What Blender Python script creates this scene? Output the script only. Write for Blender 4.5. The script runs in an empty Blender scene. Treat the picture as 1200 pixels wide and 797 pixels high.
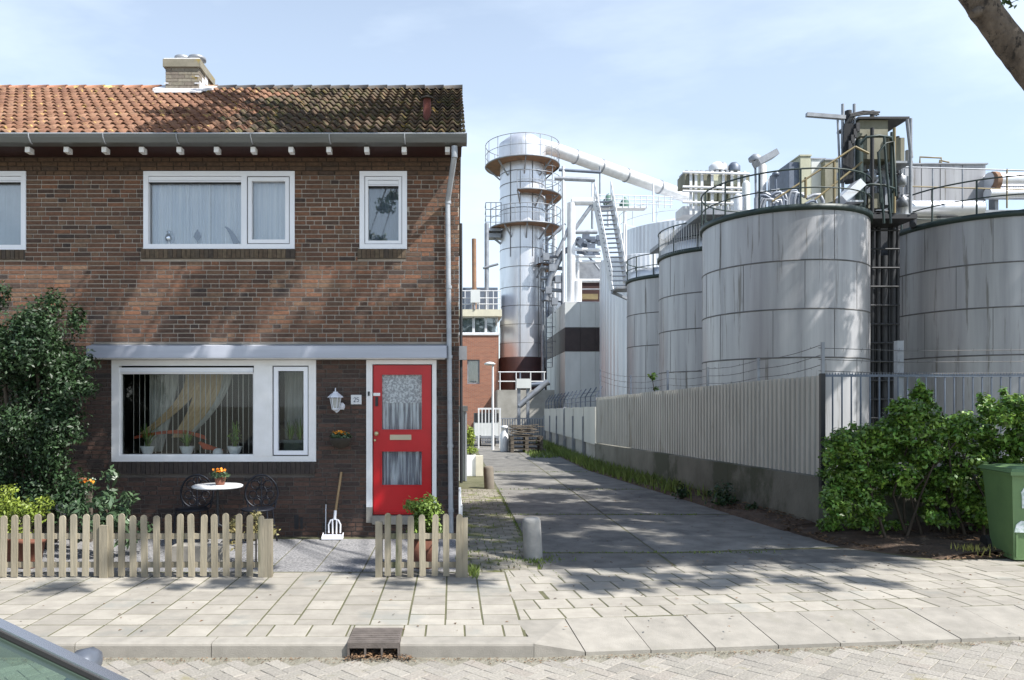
import bpy, math, random
import numpy as np
from mathutils import Vector, Matrix
R = math.radians
sc = bpy.context.scene
col = sc.collection
random.seed(7)
rng = np.random.default_rng(7)

# ------------------------------------------------------------------ camera, sky, sun, exposure
CAMZ, F, CX, HY = 1.75, 880.0, 530.0, 474.0
cam = bpy.data.cameras.new('camera')
cam_o = bpy.data.objects.new('camera', cam); col.objects.link(cam_o)
cam_o.location = (0, 0, CAMZ); cam_o.rotation_euler = (R(90), 0, 0)
cam.sensor_width = 36.0; cam.lens = F * 36.0 / 1200.0
cam.shift_x = (600 - CX) / 1200.0
cam.shift_y = (HY - 398.5) / 1200.0
cam.clip_start = 0.05; cam.clip_end = 8000
sc.camera = cam_o

SUN = Vector((0.70, -0.40, 1.0)).normalized()      # towards the sun
sun_el = math.asin(SUN.z); sun_az = math.atan2(SUN.x, SUN.y)
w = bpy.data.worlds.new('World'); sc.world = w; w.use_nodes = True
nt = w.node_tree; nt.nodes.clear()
sky = nt.nodes.new('ShaderNodeTexSky'); sky.sky_type = 'NISHITA'; sky.sun_disc = False
sky.sun_elevation = sun_el; sky.sun_rotation = sun_az
sky.air_density = 1.0; sky.dust_density = 0.6; sky.ozone_density = 1.0
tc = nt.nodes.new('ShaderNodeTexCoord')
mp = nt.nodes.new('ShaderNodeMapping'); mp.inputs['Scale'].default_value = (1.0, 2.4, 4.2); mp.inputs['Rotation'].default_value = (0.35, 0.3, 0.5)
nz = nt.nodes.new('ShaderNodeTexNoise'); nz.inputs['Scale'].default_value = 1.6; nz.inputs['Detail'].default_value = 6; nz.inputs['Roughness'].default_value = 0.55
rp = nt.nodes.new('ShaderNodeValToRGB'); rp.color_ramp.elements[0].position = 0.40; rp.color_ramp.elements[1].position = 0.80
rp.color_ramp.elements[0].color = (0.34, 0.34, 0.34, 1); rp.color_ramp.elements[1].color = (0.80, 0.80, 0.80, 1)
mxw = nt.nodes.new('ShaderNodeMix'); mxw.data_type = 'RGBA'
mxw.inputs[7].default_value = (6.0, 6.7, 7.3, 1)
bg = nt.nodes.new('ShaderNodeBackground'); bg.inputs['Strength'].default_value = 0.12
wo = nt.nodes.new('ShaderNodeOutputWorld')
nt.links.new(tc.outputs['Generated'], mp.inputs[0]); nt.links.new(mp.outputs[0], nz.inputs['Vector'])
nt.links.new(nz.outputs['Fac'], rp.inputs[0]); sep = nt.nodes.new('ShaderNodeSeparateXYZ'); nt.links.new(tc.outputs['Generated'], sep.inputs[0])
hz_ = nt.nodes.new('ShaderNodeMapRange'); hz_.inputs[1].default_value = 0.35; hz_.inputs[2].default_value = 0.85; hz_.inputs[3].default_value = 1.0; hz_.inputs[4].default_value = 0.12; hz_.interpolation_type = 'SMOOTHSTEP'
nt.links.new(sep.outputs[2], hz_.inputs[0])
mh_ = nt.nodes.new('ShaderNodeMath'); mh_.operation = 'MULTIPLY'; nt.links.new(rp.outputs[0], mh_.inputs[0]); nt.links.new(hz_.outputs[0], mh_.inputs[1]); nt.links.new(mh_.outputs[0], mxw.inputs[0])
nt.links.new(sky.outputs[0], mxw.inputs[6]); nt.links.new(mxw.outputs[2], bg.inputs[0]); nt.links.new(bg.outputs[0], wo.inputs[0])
sl = bpy.data.lights.new('sun', 'SUN'); sl.energy = 5.0; sl.angle = R(0.53); sl.color = (1.0, 0.965, 0.91)
so = bpy.data.objects.new('sun', sl); col.objects.link(so)
so.rotation_euler = (-SUN).to_track_quat('-Z', 'Y').to_euler()
sc.view_settings.view_transform = 'Standard'; sc.view_settings.look = 'None'
sc.view_settings.exposure = 0.80; sc.view_settings.gamma = 1.0
sc.view_settings.use_curve_mapping = False
sc.cycles.max_bounces = 8; sc.cycles.transparent_max_bounces = 12

def P(px, py, Y): return Vector(((px - CX) / F * Y, Y, CAMZ + (HY - py) / F * Y))
def PX(px, Y): return (px - CX) / F * Y
def PZ(py, Y): return CAMZ + (HY - py) / F * Y

# ------------------------------------------------------------------ materials
def mat(name, c1, c2=None, scale=3.0, rough=0.8, metal=0.0, bump=0.0, bscale=None, rand=0.0, island=0.0, detail=6.0,
        stretch=(1, 1, 1), lo=0.35, hi=0.65, c3=None, s3=1.2, t3=0.6, spec=0.5, trans=0.0, rvar=0.0, hue=0.0):
    m = bpy.data.materials.new(name); m.use_nodes = True
    n = m.node_tree.nodes; l = m.node_tree.links
    b = n['Principled BSDF']; b.inputs['Roughness'].default_value = rough; b.inputs['Metallic'].default_value = metal
    b.inputs['Specular IOR Level'].default_value = spec
    geo = n.new('ShaderNodeNewGeometry'); mpn = n.new('ShaderNodeMapping'); mpn.inputs['Scale'].default_value = stretch
    l.new(geo.outputs['Position'], mpn.inputs[0])
    t = n.new('ShaderNodeTexNoise'); t.inputs['Scale'].default_value = scale; t.inputs['Detail'].default_value = detail; t.inputs['Roughness'].default_value = 0.6
    l.new(mpn.outputs[0], t.inputs['Vector'])
    r = n.new('ShaderNodeMapRange'); r.inputs[1].default_value = lo; r.inputs[2].default_value = hi
    l.new(t.outputs['Fac'], r.inputs[0])
    mx = n.new('ShaderNodeMix'); mx.data_type = 'RGBA'
    mx.inputs[6].default_value = (*c1, 1); mx.inputs[7].default_value = (*(c2 or c1), 1)
    l.new(r.outputs[0], mx.inputs[0]); out = mx.outputs[2]
    if c3:
        t3n = n.new('ShaderNodeTexNoise'); t3n.inputs['Scale'].default_value = s3; t3n.inputs['Detail'].default_value = 8; t3n.inputs['Roughness'].default_value = 0.65
        l.new(mpn.outputs[0], t3n.inputs['Vector'])
        r3 = n.new('ShaderNodeMapRange'); r3.inputs[1].default_value = t3; r3.inputs[2].default_value = t3 + 0.08
        l.new(t3n.outputs['Fac'], r3.inputs[0])
        mx3 = n.new('ShaderNodeMix'); mx3.data_type = 'RGBA'; mx3.inputs[7].default_value = (*c3, 1)
        l.new(r3.outputs[0], mx3.inputs[0]); l.new(out, mx3.inputs[6]); out = mx3.outputs[2]
    if rand or island:
        oi = n.new('ShaderNodeObjectInfo')
        ad = n.new('ShaderNodeMath'); ad.operation = 'ADD'; l.new(oi.outputs['Random'], ad.inputs[0]); l.new(geo.outputs['Random Per Island'], ad.inputs[1])
        fr = n.new('ShaderNodeMath'); fr.operation = 'FRACT'; l.new(ad.outputs[0], fr.inputs[0])
        hv = n.new('ShaderNodeHueSaturation'); k = max(rand, island)
        mr = n.new('ShaderNodeMapRange'); mr.inputs[3].default_value = 1 - k; mr.inputs[4].default_value = 1 + k
        l.new(fr.outputs[0], mr.inputs[0]); l.new(mr.outputs[0], hv.inputs['Value']); l.new(out, hv.inputs['Color'])
        if hue:
            m2 = n.new('ShaderNodeMath'); m2.operation = 'MULTIPLY'; m2.inputs[1].default_value = 7.3; l.new(fr.outputs[0], m2.inputs[0])
            f2 = n.new('ShaderNodeMath'); f2.operation = 'FRACT'; l.new(m2.outputs[0], f2.inputs[0])
            mh = n.new('ShaderNodeMapRange'); mh.inputs[3].default_value = 0.5 - hue; mh.inputs[4].default_value = 0.5 + hue
            l.new(f2.outputs[0], mh.inputs[0]); l.new(mh.outputs[0], hv.inputs['Hue'])
        out = hv.outputs[0]
    l.new(out, b.inputs['Base Color'])
    if rvar:
        rr = n.new('ShaderNodeMapRange'); rr.inputs[3].default_value = rough - rvar; rr.inputs[4].default_value = rough + rvar
        l.new(t.outputs['Fac'], rr.inputs[0]); l.new(rr.outputs[0], b.inputs['Roughness'])
    if bump:
        tb = n.new('ShaderNodeTexNoise'); tb.inputs['Scale'].default_value = bscale or scale * 8; tb.inputs['Detail'].default_value = 4
        l.new(mpn.outputs[0], tb.inputs['Vector'])
        bp = n.new('ShaderNodeBump'); bp.inputs['Strength'].default_value = bump; bp.inputs['Distance'].default_value = 0.02
        l.new(tb.outputs['Fac'], bp.inputs['Height']); l.new(bp.outputs[0], b.inputs['Normal'])
    if trans:
        o = n['Material Output']; tr = n.new('ShaderNodeBsdfTranslucent'); ms = n.new('ShaderNodeMixShader')
        ms.inputs[0].default_value = trans; l.new(out, tr.inputs[0]); l.new(b.outputs[0], ms.inputs[1]); l.new(tr.outputs[0], ms.inputs[2]); l.new(ms.outputs[0], o.inputs[0])
    return m

def ramp_mat(name, stops, rough=0.85, nscale=30.0, nk=0.25, bump=0.3, moss=None, zone=None):
    """colour picked per island / per object from a ramp, speckled by noise"""
    m = bpy.data.materials.new(name); m.use_nodes = True
    n = m.node_tree.nodes; l = m.node_tree.links; b = n['Principled BSDF']; b.inputs['Roughness'].default_value = rough
    geo = n.new('ShaderNodeNewGeometry'); oi = n.new('ShaderNodeObjectInfo')
    ad = n.new('ShaderNodeMath'); l.new(oi.outputs['Random'], ad.inputs[0]); l.new(geo.outputs['Random Per Island'], ad.inputs[1])
    fr = n.new('ShaderNodeMath'); fr.operation = 'FRACT'; l.new(ad.outputs[0], fr.inputs[0])
    rp = n.new('ShaderNodeValToRGB'); rp.color_ramp.interpolation = 'LINEAR'
    e = rp.color_ramp.elements
    while len(e) < len(stops): e.new(0.5)
    for i, c in enumerate(stops): e[i].position = i / (len(stops) - 1); e[i].color = (*c, 1)
    l.new(fr.outputs[0], rp.inputs[0]); out = rp.outputs[0]
    t = n.new('ShaderNodeTexNoise'); t.inputs['Scale'].default_value = nscale; t.inputs['Detail'].default_value = 5; l.new(geo.outputs['Position'], t.inputs['Vector'])
    mr = n.new('ShaderNodeMapRange'); mr.inputs[1].default_value = .25; mr.inputs[2].default_value = .75; mr.inputs[3].default_value = 1 - nk; mr.inputs[4].default_value = 1 + nk; l.new(t.outputs['Fac'], mr.inputs[0])
    hv = n.new('ShaderNodeHueSaturation'); l.new(mr.outputs[0], hv.inputs['Value']); l.new(out, hv.inputs['Color']); out = hv.outputs[0]
    for (c, s, th, w_) in (moss or []):
        t2 = n.new('ShaderNodeTexNoise'); t2.inputs['Scale'].default_value = s; t2.inputs['Detail'].default_value = 9; t2.inputs['Roughness'].default_value = .7; l.new(geo.outputs['Position'], t2.inputs['Vector'])
        r2 = n.new('ShaderNodeMapRange'); r2.inputs[1].default_value = th; r2.inputs[2].default_value = th + w_; l.new(t2.outputs['Fac'], r2.inputs[0])
        mx = n.new('ShaderNodeMix'); mx.data_type = 'RGBA'; mx.inputs[7].default_value = (*c, 1); l.new(r2.outputs[0], mx.inputs[0]); l.new(out, mx.inputs[6]); out = mx.outputs[2]
    l.new(out, b.inputs['Base Color'])
    bp = n.new('ShaderNodeBump'); bp.inputs['Strength'].default_value = bump; bp.inputs['Distance'].default_value = 0.01
    l.new(t.outputs['Fac'], bp.inputs['Height']); l.new(bp.outputs[0], b.inputs['Normal'])
    return m

def glass_mat(name, tint=(0.9, 0.95, 0.95), rough=0.02, ior=1.5, refl=1.0):
    m = bpy.data.materials.new(name); m.use_nodes = True
    n = m.node_tree.nodes; l = m.node_tree.links; n.clear()
    o = n.new('ShaderNodeOutputMaterial'); tr = n.new('ShaderNodeBsdfTransparent'); tr.inputs[0].default_value = (*tint, 1)
    g = n.new('ShaderNodeBsdfGlossy'); g.inputs['Roughness'].default_value = rough
    f = n.new('ShaderNodeFresnel'); f.inputs[0].default_value = ior
    mm = n.new('ShaderNodeMath'); mm.operation = 'MULTIPLY'; mm.inputs[1].default_value = refl; mm.use_clamp = True
    mx = n.new('ShaderNodeMixShader'); l.new(f.outputs[0], mm.inputs[0]); l.new(mm.outputs[0], mx.inputs[0]); l.new(tr.outputs[0], mx.inputs[1]); l.new(g.outputs[0], mx.inputs[2]); l.new(mx.outputs[0], o.inputs[0])
    return m

M = {}
M['brick'] = ramp_mat('facade_brick', [(0.057, 0.034, 0.025), (0.134, 0.067, 0.040), (0.085, 0.049, 0.034), (0.171, 0.079, 0.046), (0.116, 0.061, 0.038), (0.045, 0.032, 0.028), (0.197, 0.090, 0.049), (0.127, 0.068, 0.043), (0.171, 0.101, 0.062), (0.077, 0.046, 0.033)], nscale=28, nk=.35, bump=.5, moss=[((.060, .042, .034), 1.6, .58, .35), ((.26, .22, .18), 2.3, .70, .20)])
M['brick_low'] = ramp_mat('shaded_ground_floor_brick', [(0.040, 0.028, 0.025), (0.084, 0.047, 0.035), (0.053, 0.036, 0.031), (0.100, 0.055, 0.040), (0.071, 0.044, 0.035), (0.034, 0.027, 0.026), (0.095, 0.053, 0.038)], nscale=28, nk=.35, bump=.5)  # darker copy of the facade brick: ground floor shade put into the colour
M['brick_top'] = ramp_mat('smeared_eave_shade_brick', [(0.086, 0.052, 0.035), (0.115, 0.067, 0.043), (0.098, 0.061, 0.041), (0.132, 0.077, 0.046), (0.069, 0.046, 0.035)], nscale=20, nk=.35, bump=.4)  # smeared joints, with the shade under the eaves also put into the colour
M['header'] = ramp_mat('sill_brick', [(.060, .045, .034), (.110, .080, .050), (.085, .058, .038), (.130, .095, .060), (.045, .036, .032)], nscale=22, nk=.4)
M['header_low'] = ramp_mat('shaded_sill_brick', [(.035, .028, .026), (.05, .038, .032), (.04, .03, .028)], nscale=22, nk=.3)  # sill brick darkened to carry the ground floor shade
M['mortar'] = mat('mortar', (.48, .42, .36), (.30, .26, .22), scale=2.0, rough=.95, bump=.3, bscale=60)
M['mortar_low'] = mat('mortar_low', (.15, .13, .115), (.09, .08, .072), scale=2.0, rough=.95, bump=.3, bscale=60)  # mortar colour lowered to include the ground floor shade
M['mortar_top'] = mat('smeared_eave_shade_mortar', (.09, .064, .046), (.06, .045, .034), scale=2.0, rough=.95, bump=.3, bscale=60)  # smeared mortar, eave shade painted in as well
M['tile_o'] = ramp_mat('orange_pantile', [(.195, .095, .055), (.24, .122, .072), (.16, .076, .046), (.27, .15, .092), (.205, .102, .062)], nscale=14, nk=.22, bump=.35,
                       moss=[((.10, .06, .04), 3.0, .60, .10), ((.55, .40, .12), 5.5, .60, .05), ((.60, .55, .42), 9.0, .74, .03)])
M['tile_m'] = ramp_mat('mossy_pantile', [(.085, .056, .038), (.105, .070, .046), (.070, .050, .038), (.12, .074, .046), (.095, .066, .046), (.15, .085, .05)], nscale=14, nk=.35, bump=.5,
                       moss=[((.085, .078, .030), 5.0, .50, .08), ((.46, .32, .09), 3.2, .60, .05), ((.19, .155, .045), 9.0, .60, .05)])
M['ridge_o'] = ramp_mat('orange_ridge', [(.33, .15, .08), (.40, .20, .12), (.28, .12, .07)], moss=[((.55, .42, .16), 5.0, .55, .06)])
M['ridge_m'] = ramp_mat('grey_ridge', [(.075, .068, .062), (.10, .09, .08), (.055, .05, .05)], moss=[((.30, .25, .14), 5.0, .66, .05)])
M['zinc'] = mat('zinc', (.42, .44, .47), (.34, .36, .39), scale=2.5, rough=.42, metal=.3, bump=.05, stretch=(.3, 1, 3))
M['zinc_d'] = mat('dark_gutter', (.17, .175, .17), (.125, .13, .125), scale=2.0, rough=.45, metal=.3, stretch=(.4, 1, 4))
M['upvc'] = mat('white_upvc', (.87, .88, .92), (.82, .83, .88), scale=3, rough=.35)
M['white'] = mat('white_paint', (.85, .84, .84), (.78, .77, .76), scale=5, rough=.5, bump=.05)
M['fascia'] = mat('aluminium_fascia', (.46, .48, .55), (.38, .40, .46), scale=1.5, rough=.4, metal=.1, stretch=(.4, 1, 6))
M['red'] = mat('red_gloss_paint', (.52, .010, .016), (.43, .008, .013), scale=2, rough=.28)
M['gasket'] = mat('gasket', (.02, .02, .022), rough=.6)
M['glass'] = glass_mat('window_glass', (.95, .97, .98), ior=1.52, refl=3.0)
M['glass_d'] = glass_mat('shaded_window_glass', (.94, .96, .96), ior=1.5, refl=.8)
M['curtain'] = mat('fold_shaded_net_curtain', (.93, .93, .95), (.66, .70, .78), scale=3.2, rough=.9, stretch=(9, 1, .12), lo=.38, hi=.62)  # vertical streaks paint the shading of the folds into the cloth colour
M['lace'] = mat('lace', (.85, .85, .90), (.36, .36, .42), scale=38, rough=.95, stretch=(1, 1, 1.0), lo=.42, hi=.56)
M['ochre'] = mat('ochre_drape', (.62, .45, .24), (.42, .30, .15), scale=6, rough=.9, stretch=(4, 1, .4))
M['greyc'] = mat('grey_drape', (.55, .55, .50), (.34, .34, .31), scale=6, rough=.9, stretch=(6, 1, .4))
M['strip'] = mat('blind_strip', (.55, .53, .48), (.45, .43, .38), rough=.7)
M['room'] = mat('dark_room', (.045, .04, .036), (.03, .027, .025), rough=.95)
M['pot_w'] = mat('white_ceramic', (.72, .73, .74), (.64, .65, .66), rough=.3)
M['terracotta'] = mat('terracotta', (.20, .075, .045), (.14, .055, .035), rough=.85)
M['fence_wood'] = mat('weathered_wood', (.31, .275, .205), (.22, .19, .135), scale=7, rough=.85, stretch=(1, 1, .12), bump=.4, bscale=40, rand=.16, c3=(.12, .125, .07), s3=4, t3=.60)
M['wood'] = mat('ash_handle', (.36, .24, .12), (.27, .17, .08), scale=10, rough=.6, stretch=(1, 1, .1))
M['old_wood'] = mat('grey_old_wood', (.16, .135, .105), (.085, .07, .055), scale=6, rough=.9, bump=.4, rand=.25)
M['slab'] = mat('concrete_slab', (.335, .312, .270), (.265, .245, .212), scale=5, rough=.9, bump=.35, bscale=90, rand=.16, c3=(.25, .245, .22), s3=1.1, t3=.56)
M['slab_j'] = mat('sandy_joint', (.075, .078, .035), (.12, .115, .065), scale=4, rough=1, bump=.5, bscale=60)
M['kerb'] = mat('kerb_concrete', (.305, .285, .25), (.24, .225, .197), scale=6, rough=.9, bump=.2, bscale=110, rand=.08, c3=(.25, .235, .20), s3=2, t3=.58)
M['clinker'] = ramp_mat('road_clinker', [(.25, .235, .205), (.29, .27, .24), (.225, .21, .185), (.305, .285, .25), (.265, .24, .21)], nscale=60, nk=.25, bump=.6, moss=[((.22, .20, .12), 3.0, .58, .12)])
M['road_j'] = mat('road_joint', (.17, .16, .125), (.26, .245, .20), scale=14, rough=1, bump=.6, bscale=80)
M['garden_slab'] = mat('washed_gravel_slab', (.29, .285, .285), (.15, .15, .155), scale=42, rough=.9, bump=.5, bscale=90, rand=.08, lo=.42, hi=.58)
M['alley'] = mat('alley_concrete', (.205, .196, .178), (.125, .12, .108), scale=3.2, rough=.88, bump=.5, bscale=70, rand=.16, c3=(.10, .098, .092), s3=.9, t3=.54)
M['moss_paver'] = mat('mossy_paver', (.26, .24, .20), (.18, .165, .125), scale=4, rough=.95, bump=.5, bscale=50, rand=.2, c3=(.13, .14, .045), s3=2.0, t3=.52)
M['soil'] = mat('soil', (.105, .070, .048), (.055, .038, .027), scale=5, rough=1, bump=1.0, bscale=26, c3=(.17, .125, .085), s3=6, t3=.58)
M['ground'] = mat('ground', (.20, .19, .16), (.14, .14, .10), scale=.3, rough=1)
M['yard'] = mat('yard_concrete', (.24, .235, .22), (.17, .165, .155), scale=1.2, rough=.95, bump=.2)
M['wallc'] = mat('stained_concrete', (.20, .195, .165), (.12, .117, .095), scale=1.3, rough=.95, bump=.4, bscale=30, c3=(.075, .080, .055), s3=.8, t3=.50, stretch=(1, 1, .7))
M['wallc_l'] = mat('pale_concrete', (.40, .385, .35), (.28, .27, .24), scale=1.3, rough=.95, bump=.3, bscale=30)
M['corr'] = mat('corrugated_sheet', (.49, .48, .44), (.38, .372, .34), scale=1.4, rough=.55, metal=.15, c3=(.30, .28, .235), s3=1.7, t3=.60, stretch=(1, 1, .35), rand=.05)
M['corr_l'] = mat('pale_sheet', (.52, .52, .47), (.44, .44, .40), scale=1.4, rough=.6, stretch=(1, 1, .35))
M['tank'] = mat('aluminium_cladding', (.43, .43, .44), (.32, .32, .335), scale=1.7, rough=.42, metal=.3, c3=(.20, .19, .18), s3=2.4, t3=.58, stretch=(2.2, 2.2, .12), bump=.08, bscale=3, rvar=.12, rand=.08, detail=9)
M['tank_l'] = mat('bright_cladding', (.72, .74, .77), (.60, .62, .66), scale=1.0, rough=.38, metal=.5, stretch=(1.5, 1.5, .15), bump=.05, bscale=3)
M['tower'] = mat('steel_tower', (.78, .79, .82), (.62, .63, .66), scale=.8, rough=.34, metal=.65, c3=(.50, .49, .48), s3=.6, t3=.62, stretch=(1.5, 1.5, .3), bump=.12, bscale=2.2, rvar=.08)
M['seam'] = mat('dark_seam', (.16, .155, .155), (.10, .10, .10), rough=.6, metal=.3)
M['rust'] = mat('rusty_underside', (.30, .17, .10), (.20, .13, .09), scale=3, rough=.9)
M['green_m'] = mat('dark_green_paint', (.014, .030, .028), (.026, .044, .040), scale=4, rough=.5)
M['grey_m'] = mat('grey_steel', (.32, .34, .37), (.22, .235, .26), scale=3, rough=.5, metal=.4)
M['white_m'] = mat('white_steel', (.72, .73, .74), (.60, .61, .62), scale=3, rough=.5)
M['blue_m'] = mat('blue_grey_steel', (.15, .18, .23), (.11, .13, .17), scale=3, rough=.5, metal=.3)
M['black_m'] = mat('black_steel', (.020, .022, .026), (.035, .036, .04), rough=.55, metal=.2)
M['yellow_m'] = mat('faded_yellow_paint', (.24, .19, .09), (.17, .135, .07), rough=.55)
M['maroon'] = mat('maroon_cladding', (.050, .018, .016), (.035, .014, .013), rough=.6)
M['brown_band'] = mat('brown_band', (.055, .040, .040), (.040, .030, .030), rough=.6)
M['panelw'] = mat('white_panel', (.66, .68, .67), (.56, .58, .57), scale=1.5, rough=.6, stretch=(1, 1, .3))
M['panelc'] = mat('cream_panel', (.52, .52, .38), (.38, .38, .28), scale=1.5, rough=.6, stretch=(1, 1, .3))
M['dirty'] = mat('dirty_cabinet', (.24, .235, .18), (.13, .125, .085), scale=1.6, rough=.7, stretch=(1, 1, .4))
M['redbrick'] = None
M['leaf_d'] = mat('dark_evergreen_leaf', (.018, .042, .016), (.035, .072, .024), scale=2, rough=.5, island=.5, trans=.15)
M['leaf_m'] = mat('bush_leaf', (.065, .145, .024), (.18, .305, .048), scale=5, rough=.40, island=.65, trans=.18, hue=.02)
M['leaf_y'] = mat('yellow_green_leaf', (.17, .24, .035), (.26, .32, .05), scale=3, rough=.5, island=.4, trans=.25)
M['leaf_r'] = mat('rhododendron_leaf', (.045, .085, .040), (.09, .14, .07), scale=3, rough=.35, island=.4, trans=.1)
M['leaf_t'] = mat('tree_leaf', (.04, .09, .025), (.07, .13, .035), scale=2, rough=.6, island=.3, trans=.2)
M['grass'] = mat('grass_blade', (.11, .17, .035), (.19, .24, .055), scale=3, rough=.6, island=.4, trans=.25)
M['litter'] = mat('leaf_litter', (.20, .12, .065), (.10, .065, .04), scale=9, rough=1, island=.6)
M['flower'] = mat('orange_flower', (.85, .22, .01), (.80, .34, .02), scale=9, rough=.6, island=.3)
M['bark'] = mat('rough_bark', (.17, .135, .105), (.075, .058, .046), scale=7, rough=.95, bump=1.0, bscale=18, stretch=(1.4, 1, .8), c3=(.030, .024, .020), s3=11, t3=.54)
M['twig'] = mat('twig', (.07, .055, .04), rough=.9)
M['bin'] = mat('green_bin_plastic', (.15, .25, .105), (.125, .21, .09), scale=4, rough=.42, bump=.04)
M['sticker'] = mat('worn_sticker', (.72, .76, .78), (.45, .55, .50), scale=26, rough=.7, lo=.45, hi=.55)
M['rubber'] = mat('rubber', (.018, .018, .018), rough=.8)
M['bollard'] = mat('concrete_bollard', (.36, .35, .33), (.27, .265, .25), scale=5, rough=.9, bump=.3)
M['iron'] = mat('cast_iron', (.17, .145, .13), (.11, .095, .085), scale=12, rough=.75, metal=.2, bump=.2)
M['car'] = mat('silver_car_paint', (.30, .31, .33), (.28, .29, .31), rough=.25, metal=.7)
M['chrome'] = mat('chrome_strip', (.55, .55, .57), rough=.2, metal=.9)
M['carglass'] = glass_mat('green_tinted_glass', (.60, .74, .65), ior=1.5, refl=1.2)
M['car_trim'] = mat('grey_trim', (.20, .20, .21), rough=.4)
M['interior'] = mat('car_interior', (.03, .032, .035), rough=.8)
M['lampglass'] = mat('lantern_glass', (.45, .46, .44), (.30, .31, .30), scale=20, rough=.15)
M['ink'] = mat('blue_ink', (.03, .05, .10), rough=.6)
M['brass'] = mat('brass', (.60, .50, .30), rough=.3, metal=.7)
M['beige'] = mat('beige_metal', (.50, .44, .32), rough=.4, metal=.3)

# red brick of the far building (procedural brick texture on geometry too far to split)
def redbrick():
    m = bpy.data.materials.new('far_red_brick'); m.use_nodes = True
    n = m.node_tree.nodes; l = m.node_tree.links; b = n['Principled BSDF']; b.inputs['Roughness'].default_value = .9
    g = n.new('ShaderNodeNewGeometry'); sp = n.new('ShaderNodeSeparateXYZ'); l.new(g.outputs['Position'], sp.inputs[0])
    ad = n.new('ShaderNodeMath'); l.new(sp.outputs[0], ad.inputs[0]); l.new(sp.outputs[1], ad.inputs[1])
    cb = n.new('ShaderNodeCombineXYZ'); l.new(ad.outputs[0], cb.inputs[0]); l.new(sp.outputs[2], cb.inputs[1])
    t = n.new('ShaderNodeTexBrick'); t.inputs['Scale'].default_value = 1.0; t.inputs['Brick Width'].default_value = .22; t.inputs['Row Height'].default_value = .065; t.inputs['Mortar Size'].default_value = .008
    t.inputs['Color1'].default_value = (.36, .145, .085, 1); t.inputs['Color2'].default_value = (.27, .105, .065, 1); t.inputs['Mortar'].default_value = (.26, .20, .16, 1)
    l.new(cb.outputs[0], t.inputs['Vector']); l.new(t.outputs['Color'], b.inputs['Base Color'])
    return m
M['redbrick'] = redbrick()

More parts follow.
